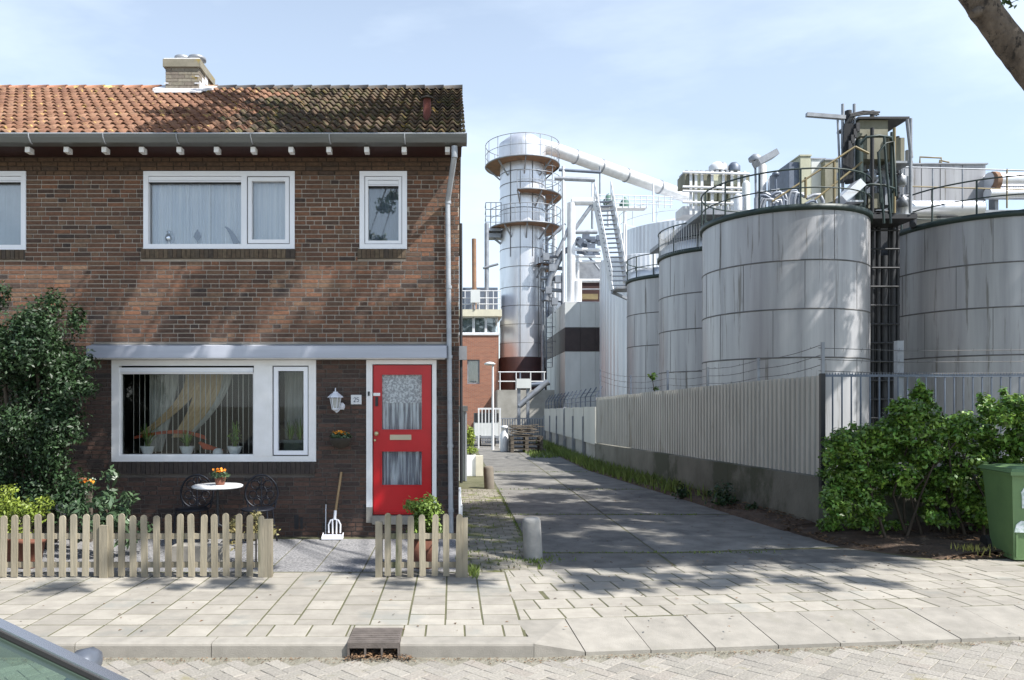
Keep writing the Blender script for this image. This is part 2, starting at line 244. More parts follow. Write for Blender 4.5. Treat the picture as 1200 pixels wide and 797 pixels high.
# ------------------------------------------------------------------ mesh builder
def rootloc(o):
    v = Vector((0, 0, 0))
    while o is not None: v += Vector(o.location); o = o.parent
    return v
def tag(o, label=None, cat=None, group=None, kind=None):
    if label: o['label'] = label
    if cat: o['category'] = cat
    if group: o['group'] = group
    if kind: o['kind'] = kind
    return o
def thing(name, label, cat, loc=(0, 0, 0), group=None):
    o = bpy.data.objects.new(name, None); col.objects.link(o); o.location = loc; o.empty_display_size = .1
    return tag(o, label, cat, group)
class MB:
    def __init__(s): s.v = []; s.f = []; s.mi = []; s.sm = []; s.cur = 0; s.smooth = False
    def add(s, vs, fs, smooth=None):
        b = len(s.v); s.v.extend([tuple(v) for v in vs]); sm = s.smooth if smooth is None else smooth
        for f in fs: s.f.append(tuple(i + b for i in f)); s.mi.append(s.cur); s.sm.append(sm)
        return s
    def box(s, x0, x1, y0, y1, z0, z1, mx=None, skip=''):
        if x0 > x1: x0, x1 = x1, x0
        if y0 > y1: y0, y1 = y1, y0
        if z0 > z1: z0, z1 = z1, z0
        vs = [Vector(p) for p in ((x0, y0, z0), (x1, y0, z0), (x1, y1, z0), (x0, y1, z0), (x0, y0, z1), (x1, y0, z1), (x1, y1, z1), (x0, y1, z1))]
        if mx is not None: vs = [mx @ v for v in vs]
        F_ = {'b': (0, 3, 2, 1), 't': (4, 5, 6, 7), 'f': (0, 1, 5, 4), 'r': (1, 2, 6, 5), 'k': (2, 3, 7, 6), 'l': (3, 0, 4, 7)}
        return s.add(vs, [F_[k] for k in F_ if k not in skip], False)
    def tube(s, p0, p1, r, n=8, r1=None, caps=True, smooth=True):
        p0 = Vector(p0); p1 = Vector(p1); d = (p1 - p0)
        if d.length < 1e-6: return s
        d.normalize(); a = Vector((0, 0, 1)) if abs(d.z) < .9 else Vector((1, 0, 0)); u = d.cross(a).normalized(); w_ = d.cross(u)
        if r1 is None: r1 = r
        vs = []
        for (p, rr) in ((p0, r), (p1, r1)):
            for i in range(n):
                t = 2 * math.pi * i / n; vs.append(p + u * (rr * math.cos(t)) + w_ * (rr * math.sin(t)))
        s.add(vs, [(i, n + i, n + (i + 1) % n, (i + 1) % n) for i in range(n)], smooth)
        if caps: s.add(vs, [tuple(range(n)), tuple(range(2 * n - 1, n - 1, -1))], False)
        return s
    def path(s, pts, r, n=6, closed=False, radii=None):
        pts = [Vector(p) for p in pts]; N = len(pts); rings = []
        prev = None
        for i, p in enumerate(pts):
            a = pts[(i - 1) % N] if (closed or i > 0) else p; b = pts[(i + 1) % N] if (closed or i < N - 1) else p
            d = (b - a).normalized()
            if prev is None:
                up = Vector((0, 0, 1)) if abs(d.z) < .9 else Vector((1, 0, 0)); u = d.cross(up).normalized()
            else:
                u = (prev - d * prev.dot(d)).normalized()
            prev = u; w_ = d.cross(u); rr = radii[i] if radii else r
            rings.append([p + u * (rr * math.cos(2 * math.pi * k / n)) + w_ * (rr * math.sin(2 * math.pi * k / n)) for k in range(n)])
        vs = [v for rg in rings for v in rg]; fs = []
        for i in range(N if closed else N - 1):
            j = (i + 1) % N
            for k in range(n): fs.append((i * n + k, i * n + (k + 1) % n, j * n + (k + 1) % n, j * n + k))
        s.add(vs, fs, True)
        if not closed: s.add(vs, [tuple(range(n - 1, -1, -1)), tuple(range((N - 1) * n, N * n))], False)
        return s
    def lathe(s, c, prof, n=24, smooth=True, rib=0.0, a0=0, a1=2 * math.pi, capb=True, capt=True):
        c = Vector(c); full = abs((a1 - a0) - 2 * math.pi) < 1e-6; cnt = n if full else n + 1
        vs = []
        for (r, z) in prof:
            for i in range(cnt):
                t = a0 + (a1 - a0) * i / n; rr = r + (rib if i % 2 else 0)
                vs.append(c + Vector((rr * math.cos(t), rr * math.sin(t), z)))
        fs = []
        for j in range(len(prof) - 1):
            for i in range(n):
                k = (i + 1) % cnt
                fs.append((j * cnt + i, j * cnt + k, (j + 1) * cnt + k, (j + 1) * cnt + i))
        s.add(vs, fs, smooth)
        if full and capb and prof[0][0] > 1e-4: s.add(vs, [tuple(range(cnt - 1, -1, -1))], False)
        if full and capt and prof[-1][0] > 1e-4: s.add(vs, [tuple(range((len(prof) - 1) * cnt, len(prof) * cnt))], False)
        return s
    def prism(s, poly, z0, z1, mx=None, axis='z'):
        n = len(poly)
        if axis == 'z': vs = [Vector((x, y, z0)) for x, y in poly] + [Vector((x, y, z1)) for x, y in poly]
        elif axis == 'y': vs = [Vector((x, z0, y)) for x, y in poly] + [Vector((x, z1, y)) for x, y in poly]
        else: vs = [Vector((z0, x, y)) for x, y in poly] + [Vector((z1, x, y)) for x, y in poly]
        if mx is not None: vs = [mx @ v for v in vs]
        fs = [(i, (i + 1) % n, n + (i + 1) % n, n + i) for i in range(n)] + [tuple(range(n - 1, -1, -1)), tuple(range(n, 2 * n))]
        if axis == 'y': fs = [tuple(reversed(f)) for f in fs]
        return s.add(vs, fs, False)
    def arc(s, c, r, z, a0, a1, rad, n=24, k=6):
        return s.path([(c[0] + r * math.cos(a0 + (a1 - a0) * i / n), c[1] + r * math.sin(a0 + (a1 - a0) * i / n), z) for i in range(n + 1)], rad, k)
    def mesh(s, name, mats, off=(0, 0, 0)):
        me = bpy.data.meshes.new(name); ox, oy, oz = off
        me.from_pydata([(x - ox, y - oy, z - oz) for x, y, z in s.v], [], s.f)
        for m in (mats if isinstance(mats, (list, tuple)) else [mats]): me.materials.append(M[m] if isinstance(m, str) else m)
        me.polygons.foreach_set('material_index', s.mi); me.polygons.foreach_set('use_smooth', s.sm); me.update()
        return me
    def build(s, name, mats, parent=None, label=None, cat=None, group=None, kind=None, loc=None, base=None):
        """vertices are in world space; parented meshes are shifted to the parent's origin"""
        off = rootloc(parent) if parent is not None else Vector(loc or (0, 0, 0))
        me = s.mesh(name, mats, off + Vector(base or (0, 0, 0))); o = bpy.data.objects.new(name, me); col.objects.link(o)
        if parent is not None: o.parent = parent; o.location = base or (0, 0, 0)
        else: o.location = loc or (0, 0, 0)
        return tag(o, label, cat, group, kind)
def place(name, me, parent, loc, rot=None, scale=None, kind=None):
    """shared-mesh piece; loc in world coordinates"""
    o = bpy.data.objects.new(name, me); col.objects.link(o)
    if parent is not None: o.parent = parent; o.location = Vector(loc) - rootloc(parent)
    else: o.location = loc
    if rot is not None: o.rotation_euler = rot
    if scale is not None: o.scale = scale
    if kind: o['kind'] = kind
    return o
def copy_tree(o, parent=None):
    c = o.copy(); col.objects.link(c)
    if parent is not None: c.parent = parent
    for ch in list(o.children): copy_tree(ch, c)
    return c
def solid_box(name, mt, parent, x0, x1, y0, y1, z0, z1, **k): return MB().box(x0, x1, y0, y1, z0, z1).build(name, mt, parent, **k)
def beam(mb, a, b, w_, h):
    a = Vector(a); b = Vector(b); d = b - a; L = d.length; q = d.to_track_quat('Y', 'Z').to_matrix().to_4x4(); mx = Matrix.Translation(a) @ q
    return mb.box(-w_ / 2, w_ / 2, 0, L, -h / 2, h / 2, mx=mx)

# leaf clouds ---------------------------------------------------------------
def leaves(name, mt, parent, blobs, size=.06, aspect=.5, label=None, cat=None, kind='stuff', up=.5, off=None, shell=.55, fold=.25, loc=None, group=None):
    """blobs: (cx,cy,cz, rx,ry,rz, count). every leaf is a folded rhomb of its own"""
    C_, N_ = [], []
    for (cx, cy, cz, rx, ry, rz, n) in blobs:
        d = rng.normal(size=(n, 3)); d /= np.linalg.norm(d, axis=1)[:, None]
        r = (shell + (1 - shell) * rng.random(n)) * (1 + .10 * rng.normal(size=n))
        C_.append(np.array([cx, cy, cz]) + d * r[:, None] * np.array([rx, ry, rz]))
        nn = d * .8 + rng.normal(size=(n, 3)) * .75 + np.array([0, 0, up]); N_.append(nn)
    c = np.concatenate(C_); nn = np.concatenate(N_); nn /= np.linalg.norm(nn, axis=1)[:, None]
    n = len(c); a = rng.normal(size=(n, 3)); u = np.cross(nn, a); u /= np.linalg.norm(u, axis=1)[:, None]; v = np.cross(nn, u)
    s = size * (.65 + .7 * rng.random(n))[:, None]
    p0 = c - u * s * .5; p2 = c + u * s * .5; p1 = c + v * s * aspect * .5 + nn * s * fold * .3; p3 = c - v * s * aspect * .5 + nn * s * fold * .3
    vs = np.stack([p0, p1, p2, p3], 1).reshape(-1, 3)
    rl = rootloc(parent) if parent is not None else Vector(loc or (0, 0, 0)); vs = vs - np.array(rl)
    me = bpy.data.meshes.new(name); me.vertices.add(4 * n); me.vertices.foreach_set('co', vs.astype(np.float32).ravel())
    me.loops.add(4 * n); me.loops.foreach_set('vertex_index', np.arange(4 * n, dtype=np.int32))
    me.polygons.add(n); me.polygons.foreach_set('loop_start', np.arange(0, 4 * n, 4, dtype=np.int32)); me.polygons.foreach_set('loop_total', np.full(n, 4, dtype=np.int32))
    me.materials.append(M[mt] if isinstance(mt, str) else mt); me.update(calc_edges=True); me.validate()
    o = bpy.data.objects.new(name, me); col.objects.link(o)
    if parent is not None: o.parent = parent
    else: o.location = rl
    return tag(o, label, cat, group, kind)
def grass(name, mt, parent, pts, h=.12, wd=.012, label=None, cat=None, kind='stuff', n=1):
    vs, fs = [], []
    for (x, y, z, hh) in pts:
        a = rng.random() * 6.28; lean = rng.random() * .6 * hh; la = rng.random() * 6.28
        dx, dy = math.cos(a) * wd * (.6 + rng.random() * .8), math.sin(a) * wd; tx, ty = math.cos(la) * lean, math.sin(la) * lean
        b = len(vs); vs += [(x - dx, y - dy, z), (x + dx, y + dy, z), (x + dx * .6 + tx * .45, y + dy * .6 + ty * .45, z + hh * .6), (x - dx * .6 + tx * .45, y - dy * .6 + ty * .45, z + hh * .6), (x + tx, y + ty, z + hh)]
        fs += [(b, b + 1, b + 2, b + 3), (b + 3, b + 2, b + 4)]
    m = MB(); m.add(vs, fs, False)
    return m.build(name, mt, parent, label=label, cat=cat, kind=kind)
def clip(poly, hp):
    """clip convex polygon by half planes (nx,ny,d): keep nx*x+ny*y<=d"""
    for (nx, ny, d) in hp:
        out = []
        for i in range(len(poly)):
            a = poly[i]; b = poly[(i + 1) % len(poly)]; da = nx * a[0] + ny * a[1] - d; db = nx * b[0] + ny * b[1] - d
            if da <= 0: out.append(a)
            if (da < 0 < db) or (db < 0 < da):
                t = da / (da - db); out.append((a[0] + (b[0] - a[0]) * t, a[1] + (b[1] - a[1]) * t))
        poly = out
        if len(poly) < 3: return []
    return poly
def area(p): return abs(sum(p[i][0] * p[(i + 1) % len(p)][1] - p[(i + 1) % len(p)][0] * p[i][1] for i in range(len(p)))) / 2
def slabpoly(mb, poly, z0, z1, bev=.003):
    """slab with a little chamfered top edge"""
    n = len(poly); cx = sum(p[0] for p in poly) / n; cy = sum(p[1] for p in poly) / n
    def sh(p, k):
        d = math.hypot(p[0] - cx, p[1] - cy) or 1; return (p[0] - (p[0] - cx) / d * k, p[1] - (p[1] - cy) / d * k)
    a = [(x, y, z0) for x, y in poly]; b = [(x, y, z1 - bev) for x, y in poly]; c = [(*sh(p, bev * 1.3), z1) for p in poly]
    vs = a + b + c
    fs = [(i, (i + 1) % n, n + (i + 1) % n, n + i) for i in range(n)] + [(n + i, n + (i + 1) % n, 2 * n + (i + 1) % n, 2 * n + i) for i in range(n)] + [tuple(range(2 * n, 3 * n))]
    return mb.add(vs, fs, False)

# =================================================================== GROUND, ROAD, PAVEMENT
KA = R(6.0); KO = (0.60, 5.50); ku = (math.cos(KA), math.sin(KA)); kv = (-math.sin(KA), math.cos(KA))
def kf(u, v): return (KO[0] + ku[0] * u + kv[0] * v, KO[1] + ku[1] * u + kv[1] * v)
MB().box(-900, 900, -600, 2500, -.60, -.30).build('ground', 'ground', kind='structure')
# road bed: sheet under the clinkers
g = MB(); g.prism([(-40, -9), (60, -9), kf(40, 0.005), (0.60, 5.505), (-40, 5.505)], -.29, -.1045); g.build('road', 'road_j', kind='structure')
ROAD = [o for o in col.objects if o.name == 'road'][0]
# herringbone clinkers (top z = -.10)
me_cl = MB(); slabpoly(me_cl, [(-.0985, -.0485), (.0985, -.0485), (.0985, .0485), (-.0985, .0485)], -.030, 0, .004); me_cl = me_cl.mesh('clinker', 'clinker')
ang = R(45)
def herring(umin, umax, vmin, vmax):
    out = []
    for r_ in range(vmin, vmax):
        for c_ in range(umin, umax):
            k = (c_ - r_) % 4
            if k == 0: out.append((c_ + 1.0, r_ + .5, 0))       # horizontal brick over cells c,c+1
            if k == 3: out.append((c_ + .5, r_ + 0.0 + 1.0 - 1.0 + 1.0, 1))   # vertical brick over rows r,r+1
    return out
HB = []
for (u_, v_, rot) in herring(-75, 75, -75, 75):
    x = (u_ * math.cos(ang) - v_ * math.sin(ang)) * .1; y = (u_ * math.sin(ang) + v_ * math.cos(ang)) * .1 + 4.6
    kerb = 5.5 - .03 if x < .6 else 5.5 - .03 + (x - .6) * math.tan(KA)
    if y > kerb - .07 or y < 2.4 or x < -4.6 or x > 5.9: continue
    HB.append((x, y, rot))
HB.sort(key=lambda t: -(t[1] / max(1, abs(t[0]) * .5 + 1) if 4.65 < t[1] and -3.6 < t[0] < 4.6 else t[1] - 10))
stf = MB(); nb = 0
for k, (x, y, rot) in enumerate(HB):
    z = -.100 + random.uniform(-.002, .002)
    if nb < 298 and 4.65 < y and -3.6 < x < 4.75:
        o = place('clinker', me_cl, ROAD, (x, y, z), rot=(random.uniform(-.012, .012), random.uniform(-.012, .012), ang + (R(90) if rot else 0))); nb += 1
    else:
        a = ang + (R(90) if rot else 0); c_, s_ = math.cos(a), math.sin(a)
        pl = [(x + c_ * px - s_ * py, y + s_ * px + c_ * py) for px, py in ((-.0985, -.0485), (.0985, -.0485), (.0985, .0485), (-.0985, .0485))]
        slabpoly(stf, pl, z - .03, z, .004)
stf.build('clinker_paving', 'clinker', ROAD, kind='stuff')

GX0, GX1 = -.765, -.385      # drain gully
# pavement base
g = MB(); g.prism([(-40, 5.62), (.56, 5.62), (.57, 6.09), kf(40, .592), kf(40, 2.6), (8.0, 8.6), (.5, 7.86), (-40, 7.86)], -.29, -.0012)
PAV = g.build('pavement', 'slab_j', kind='structure')
def put_slab(poly, full_mesh, center, rotz, parent, name='slab', mt='slab', z=0.0, th=.05, full=True):
    if full:
        place(name, full_mesh, parent, (center[0], center[1], z), rot=(random.uniform(-.004, .004), random.uniform(-.004, .004), rotz + random.uniform(-.004, .004)))
    else:
        mb = MB(); slabpoly(mb, poly, z - th, z); mb.build(name, mt, parent, base=None)
def slabmesh(w_, d, th=.05, mt='slab', bev=.005):
    mb = MB(); slabpoly(mb, [(-w_ / 2, -d / 2), (w_ / 2, -d / 2), (w_ / 2, d / 2), (-w_ / 2, d / 2)], -th, 0, bev); return mb.mesh('slab', mt)
S30 = slabmesh(.285, .284, bev=.0025); S50 = slabmesh(.494, .592, mt='kerb')
nslab = 0; rest = MB()
# left field: columns run towards the house, rows staggered
x = .545; ci = 0
while x > -5.9:
    y0 = 5.96 + (.15 if ci % 2 else 0); ys = []
    if ci % 2: ys.append((5.96, 6.11))
    y = y0
    while y < 7.76: ys.append((y, min(y + .30, 7.82))); y += .30
    for (a, b) in ys:
        px_ = [(x - .2965, a + .0035), (x - .0035, a + .0035), (x - .0035, b - .0035), (x - .2965, b - .0035)]
        zz = random.uniform(0, .003)
        if x > -5.2:
            put_slab(px_, S30, (x - .15, (a + b) / 2), 0, PAV, z=zz, full=abs(b - a - .3) < .01); nslab += 1
        else: slabpoly(rest, px_, zz - .05, zz)
    x -= .30; ci += 1
# strip row behind the kerb
x = .545
k = 0
while x > -5.9:
    wd = .30 if k % 7 else .15
    xa_, xb_ = x - wd + .007, x - .007
    if x - wd < GX1 + .01 < x: xa_ = GX1 + .012
    elif x - wd < GX0 - .01 < x: xb_ = GX0 - .012
    elif GX0 <= x - wd and x <= GX1: xa_ = xb_
    if xb_ - xa_ > .02:
        mb = MB(); slabpoly(rest if x < -4.6 else mb, [(xa_, 5.668), (xb_, 5.668), (xb_, 5.950), (xa_, 5.950)], -.05, random.uniform(0, .003))
        if x >= -4.6: mb.build('slab', 'slab', PAV); nslab += 1
    x -= wd; k += 1
# right field: rotated with the kerb, running bond
hp_left = (-1, 0, -.555)
for r_ in range(6):
    v0 = .605 + r_ * .30; off = (.15 if r_ % 2 else 0)
    for c_ in range(-3, 30):
        u0 = c_ * .30 + off - .2; quad = [kf(u0 + .0035, v0 + .0035), kf(u0 + .2965, v0 + .0035), kf(u0 + .2965, v0 + .2965), kf(u0 + .0035, v0 + .2965)]
        pl = clip(quad, [hp_left, (1, 0, 7.6)])
        if len(pl) < 3 or area(pl) < .003: continue
        full = area(pl) > .293 * .293 * .995; cx = sum(p[0] for p in pl) / len(pl); cy = sum(p[1] for p in pl) / len(pl)
        if cx < 5.9 and nslab < 300:
            put_slab(pl, S30, (cx, cy), KA, PAV, z=random.uniform(0, .003), full=full); nslab += 1
        else: slabpoly(rest, pl, -.05, random.uniform(-.003, .003))
rest.build('slab_paving', 'slab', PAV, kind='stuff')

mb = MB(); slabpoly(mb, [(GX0 - .004, 5.855), (GX1 + .004, 5.855), (GX1 + .004, 5.950), (GX0 - .004, 5.950)], -.05, 0); mb.build('slab', 'slab', PAV)
# kerbs
KERB = thing('kerb', 'concrete kerb along the road, upright on the left and flush in front of the alley', 'kerb', (0, 5.5, -.1))
x = .60
def kerbstone(x0, x1, r=.02):
    mb = MB(); prof = [(5.50, -.25), (5.50, -.02), (5.506, -.006), (5.52, 0), (5.66, 0), (5.66, -.25)]
    mb.prism(prof, x0 + .003, x1 - .003, axis='x'); return mb.build('kerbstone', 'kerb', KERB)
edges = [.60, -.385]; kerbstone(-.385, .60)
xx = -.765
while xx > -8: kerbstone(max(xx - 1.0, -9), xx); xx -= 1.0
# transition stone and flush kerb slabs
mb = MB()
a, b = kf(0, 0), kf(.38, 0); c, d = kf(.38, .592), kf(-.02, .592)
vs = [(a[0], a[1], -.25), (b[0], b[1], -.25), (c[0], c[1], -.25), (d[0], d[1], -.25), (a[0], a[1], -.004), (b[0], b[1], -.075), (c[0], c[1], 0), (d[0], d[1], 0.001)]
mb.add(vs, [(0, 1, 5, 4), (1, 2, 6, 5), (2, 3, 7, 6), (3, 0, 4, 7), (4, 5, 6), (4, 6, 7)], False); mb.build('ramp_stone', 'kerb', KERB)
for i in range(14):
    u0 = .385 + i * .50; mb = MB(); w0 = .004
    p = [kf(u0 + w0, 0), kf(u0 + .50 - w0, 0), kf(u0 + .50 - w0, .598), kf(u0 + w0, .598)]; dz = random.uniform(-.003, .003)
    vs = [(q[0], q[1], -.25) for q in p] + [(p[0][0], p[0][1], -.078 + dz), (p[1][0], p[1][1], -.078 + dz), (p[2][0], p[2][1], dz), (p[3][0], p[3][1], dz)]
    mb.add(vs, [(0, 1, 5, 4), (1, 2, 6, 5), (2, 3, 7, 6), (3, 0, 4, 7), (4, 5, 6, 7)], False); mb.build('flush_kerb_slab', 'kerb', KERB)

# drain gully
GU = thing('drain_gully', 'brown cast iron kerb drain with three openings full of dry leaves', 'drain', (-.575, 5.5, -.1))
mb = MB(); mb.box(GX0, GX1, 5.475, 5.84, -.002, .014)
for i in range(7):
    mb.box(GX0 + .01, GX1 - .01, 5.50 + i * .045, 5.515 + i * .045, .014, .018)
mb.box(GX0, GX1, 5.475, 5.49, -.028, -.002); mb.box(GX0, GX1, 5.475, 5.49, -.125, -.108)
for i in range(4):
    xx = GX0 + i * (GX1 - GX0 - .014) / 3; mb.box(xx, xx + .014, 5.475, 5.60, -.108, -.028)
mb.box(GX0, GX1, 5.60, 5.62, -.125, -.002); mb.build('casting', 'iron', GU)
MB().box(GX0 + .01, GX1 - .01, 5.50, 5.60, -.124, -.116).build('sump', 'black_m', GU)

def litter(name, pts, size, label, cat='leaves', mt='litter', parent=None):
    m = MB()
    for (x, y, z) in pts:
        a = random.random() * 6.28; s_ = size * random.uniform(.5, 1.3); t = random.uniform(-.5, .5); c_, q = math.cos(a), math.sin(a)
        P4 = [(-s_, 0, 0), (0, -s_ * .45, s_ * .25), (s_, 0, s_ * t), (0, s_ * .45, s_ * .25)]
        m.add([(x + c_ * px - q * py, y + q * px + c_ * py, z + .004 + pz) for px, py, pz in P4], [(0, 1, 2, 3)], False)
    return m.build(name, mt, parent, label=label, cat=cat, kind='stuff')
pts = [(random.uniform(GX0 - .02, GX1 + .10), random.gauss(5.46, .03), -.098 + random.random() * .02) for _ in range(150)]
pts += [(random.uniform(GX0 + .03, GX1 - .02), random.uniform(5.48, 5.56), -.115 + random.random() * .055) for _ in range(120)]
litter('dry_leaves', pts, .018, 'dry brown leaves caught in the kerb drain')
pts = []
for _ in range(1500):
    x = random.uniform(-3.6, 5.2); y = (5.47 if x < .6 else 5.47 + (x - .6) * math.tan(KA)) - abs(random.gauss(0, .05)); pts.append((x, y, -.100))
litter('gutter_debris', pts, .009, 'fine brown debris lying along the road edge under the kerb')

# =================================================================== ALLEY
g = MB(); g.prism([(.10, 7.87), (8.0, 8.61), (14, 9), (14, 80), (-9, 80), (-9, 16.6), (.10, 16.6)], -.29, -.009)
ALLEY = g.build('alley', 'slab_j', kind='structure')
MB().box(-9, .08, 7.87, 16.5, -.29, -.022).build('garden_ground', 'soil', kind='structure')
rows = [7.93, 8.87, 11.95, 15.5, 19.5, 23.8, 28.5, 33.5, 40]
for i in range(len(rows) - 1):
    y0, y1 = rows[i], rows[i + 1]
    xr = lambda y: 4.75 - (y - 9.5) * .105 if y < 20 else 3.65
    for (xa, xb) in ((.94, 2.42), (2.42, None)):
        x0 = xa + .016; x1 = (xb - .016) if xb else None
        if xb is None: pl = [(x0, y0 + .06), (xr(y0) + (.5 if i == 0 else 0), y0 + .06), (xr(y1), y1 - .04), (x0, y1 - .04)]
        else: pl = [(x0, y0 + .06), (x1, y0 + .06), (x1, y1 - .04), (x0, y1 - .04)]
        if i == 0: pl = [(px_, max(py_, 7.90 + .105 * (px_ - .55)) if py_ < 8.2 else py_ + (.35 if (px_ > 2.3 and xb is None and px_ > 3) else 0)) for px_, py_ in pl]
        if i == 1 and xb is None: pl = [(px_, py_ + (.35 if (py_ < 9 and px_ > 3) else 0)) for px_, py_ in pl]
        mb = MB(); slabpoly(mb, pl, -.06, random.uniform(-.006, .002) , .006); mb.build('concrete_slab', 'alley', ALLEY)
# mossy pavers of the left strip
cnt = 0; stm = MB()
y = 7.88; r_ = 0
while y < 15.4:
    x = .11 - (.1 if r_ % 2 else 0)
    while x < .92:
        x0, x1 = max(x, .10), min(x + .2, .925)
        if x1 - x0 > .03:
            pl = [(x0 + .004, y + .004), (x1 - .004, y + .004), (x1 - .004, y + .146), (x0 + .004, y + .146)]
            z = random.uniform(-.008, .002)
            if cnt < 298 and x1 - x0 > .19: mb = MB(); slabpoly(mb, pl, -.05, z, .005); mb.build('paver', 'moss_paver', ALLEY); cnt += 1
            else: slabpoly(stm, pl, -.05, z, .005)
        x += .2
    y += .15; r_ += 1
for yj in (8.87, 11.95, 15.5, 19.5):
    grass('seam_weeds', 'grass', ALLEY, [(random.uniform(.95, 3.9), yj + random.gauss(.01, .03), -.01, random.uniform(.008, .035)) for _ in range(160)], wd=.010)
stm.build('paver_edging', 'moss_paver', ALLEY, kind='stuff')

# soil bed under the bush and along the wall
def wallx(y): return 5.08 - (y - 10.5) * .0936 if y < 21.4 else 4.06 - (y - 21.4) * .006
mb = MB(); rowsy = [8.30, 8.8, 9.4, 10.0, 10.6, 12, 14, 17, 20, 24, 28, 33]
def bedl(y): return 5.6 if y < 8.45 else (4.75 - (y - 9.5) * .105 if y > 9.3 else 4.77 + (9.3 - y) * 1.0)
NB_ = 60; ny = 140; vs = []; fs = []
for j in range(ny + 1):
    y = 8.25 + (33 - 8.25) * (j / ny) ** 1.8
    l_ = max(bedl(y) if y < 20 else 3.65, 3.6) - .06; r0 = 9.2 if y < 10.4 else wallx(y) + .02
    for i in range(13):
        t = i / 12; x = l_ + (r0 - l_) * t; h = .03 + .10 * min(1, t * 1.6) * (1 if y < 10.4 else .5) + .022 * math.sin(x * 9 + y * 5) * math.cos(y * 7 - x * 3) + random.uniform(0, .02)
        if i == 0: h = -.012
        if j == 0: h = -.012
        vs.append((x, max(y, 7.98 + .105 * (x - .55)) if y < 9.5 else y, h - .0))
for j in range(ny):
    for i in range(12): k = j * 13 + i; fs.append((k, k + 1, k + 14, k + 13))
mb.add(vs, fs, True); mb.build('soil_bed', 'soil', kind='structure')
pts = []
for _ in range(5200):
    y = random.choice([random.uniform(8.4, 10.4), random.uniform(8.4, 10.4), random.uniform(10.4, 20)])
    l_ = bedl(y) if y < 20 else 3.65; r0 = 8.6 if y < 10.4 else wallx(y); x = random.uniform(l_ - .03, r0); pts.append((x, y, .02 + .10 * min(1, (x - l_) / max(.1, r0 - l_) * 1.6)))
litter('leaf_litter', pts, .030, 'brown leaf litter on the soil under the green bush')
pts = []
for _ in range(5200):
    y = 12.5 + 20 * random.random() ** .8; xl = (4.75 - (y - 9.5) * .105 if y < 20 else 3.65); x = random.uniform(xl - .05, wallx(y)); dens = .25 if y < 14.5 else 1
    if random.random() < dens: pts.append((x, y, .01, random.uniform(.08, .30)))
for _ in range(700):
    x = random.uniform(2.6, 4.0); y = random.uniform(24.5, 28); pts.append((x, y, 0, random.uniform(.05, .18)))
grass('grass_strip', 'grass', None, pts, wd=.016, label='long green grass growing at the foot of the alley wall', cat='grass')
# little weeds: pavement joints, bollard feet, gaps
pts = []
for _ in range(230):
    x = random.gauss(.93, .17); y = random.gauss(8.42, .10)
    pts.append((x, y, -.01, random.uniform(.01, .055)))
for _ in range(900):
    y = random.uniform(8.0, 15.4); x = random.choice([random.gauss(.15, .05), random.gauss(.5, .2), random.gauss(.93, .03)]); pts.append((x, y, -.01, random.uniform(.01, .05)))
for _ in range(160): pts.append((random.gauss(.22, .03), random.gauss(7.75, .1), -.01, random.uniform(.02, .11)))
for _ in range(400):
    cx = random.choice([.60, .85, 1.1]); t = random.random(); pts.append((cx + .015 * random.random() - t * .05, 7.5 + t * .45, -.01, random.uniform(.006, .018)))
grass('joint_weeds', 'grass', None, pts, wd=.008, label='small green weeds in the joints round the bollards and paving', cat='weeds')
pts = []
for _ in range(420):
    x = random.uniform(.2, 5.0); y = 8 + 8 * random.random() ** 1.5; pts.append((x, y, 0))
for _ in range(150):
    x = random.uniform(-4.6, 5.5); y = random.uniform(5.7, 7.8); pts.append((x, y, .002))
litter('fallen_bits', pts, .016, 'small fallen leaves and twigs scattered over alley and pavement')
# low weeds by wall
for (x, y, s_, n, lb) in ((4.55, 12.6, .32, 420, 'leafy green weed clump at the foot of the dark concrete wall'), (4.75, 11.9, .16, 120, 'small weed clump just right of the larger one at the wall'), (4.25, 13.9, .2, 160, 'small weed clump left of the larger one at the wall')):
    wr = thing('weed_clump', lb, 'weed', (x, y, 0)); leaves('foliage', 'leaf_d', wr, [(x, y, s_ * .55, s_ * .8, s_ * .8, s_, n)], size=.07, shell=.2); MB().tube((x, y, 0), (x, y, s_ * .7), .008, 4).build('stem', 'twig', wr)

# =================================================================== HOUSE
FY = 10.0; HXR = .09; HXL = -8.6; EAVE = 5.10
HOUSE = thing('brick_house', 'two storey brown brick terraced house with tiled roof and red front door', 'house', (-2, 10, 0))
fx = lambda px: (px - 530) / 88.0
fz = lambda py: 1.75 + (474 - py) / 88.0
WIN = {'up_big': (fx(168.5), fx(345.5), fz(292), fz(201)), 'up_small': (fx(421.5), fx(477), fz(292), fz(201)), 'up_left': (fx(-62), fx(31), fz(293), fz(201)),
       'low': (fx(131), fx(370.5), fz(541), fz(422)), 'door': (fx(429.5), fx(511.5), fz(607), fz(422))}
SILL = {'up_big': (fx(166), fx(346), fz(303), fz(292)), 'up_small': (fx(419), fx(476), fz(303), fz(292)), 'up_left': (fx(-64), fx(29), fz(304), fz(293)),
        'low': (fx(128), fx(369), fz(555), fz(541))}
LEDGE = (fx(109.5), fx(523.5), fz(420.5), fz(405))
holes = list(WIN.values()) + list(SILL.values()) + [(LEDGE[0], LEDGE[1], LEDGE[2] - .01, LEDGE[3])]
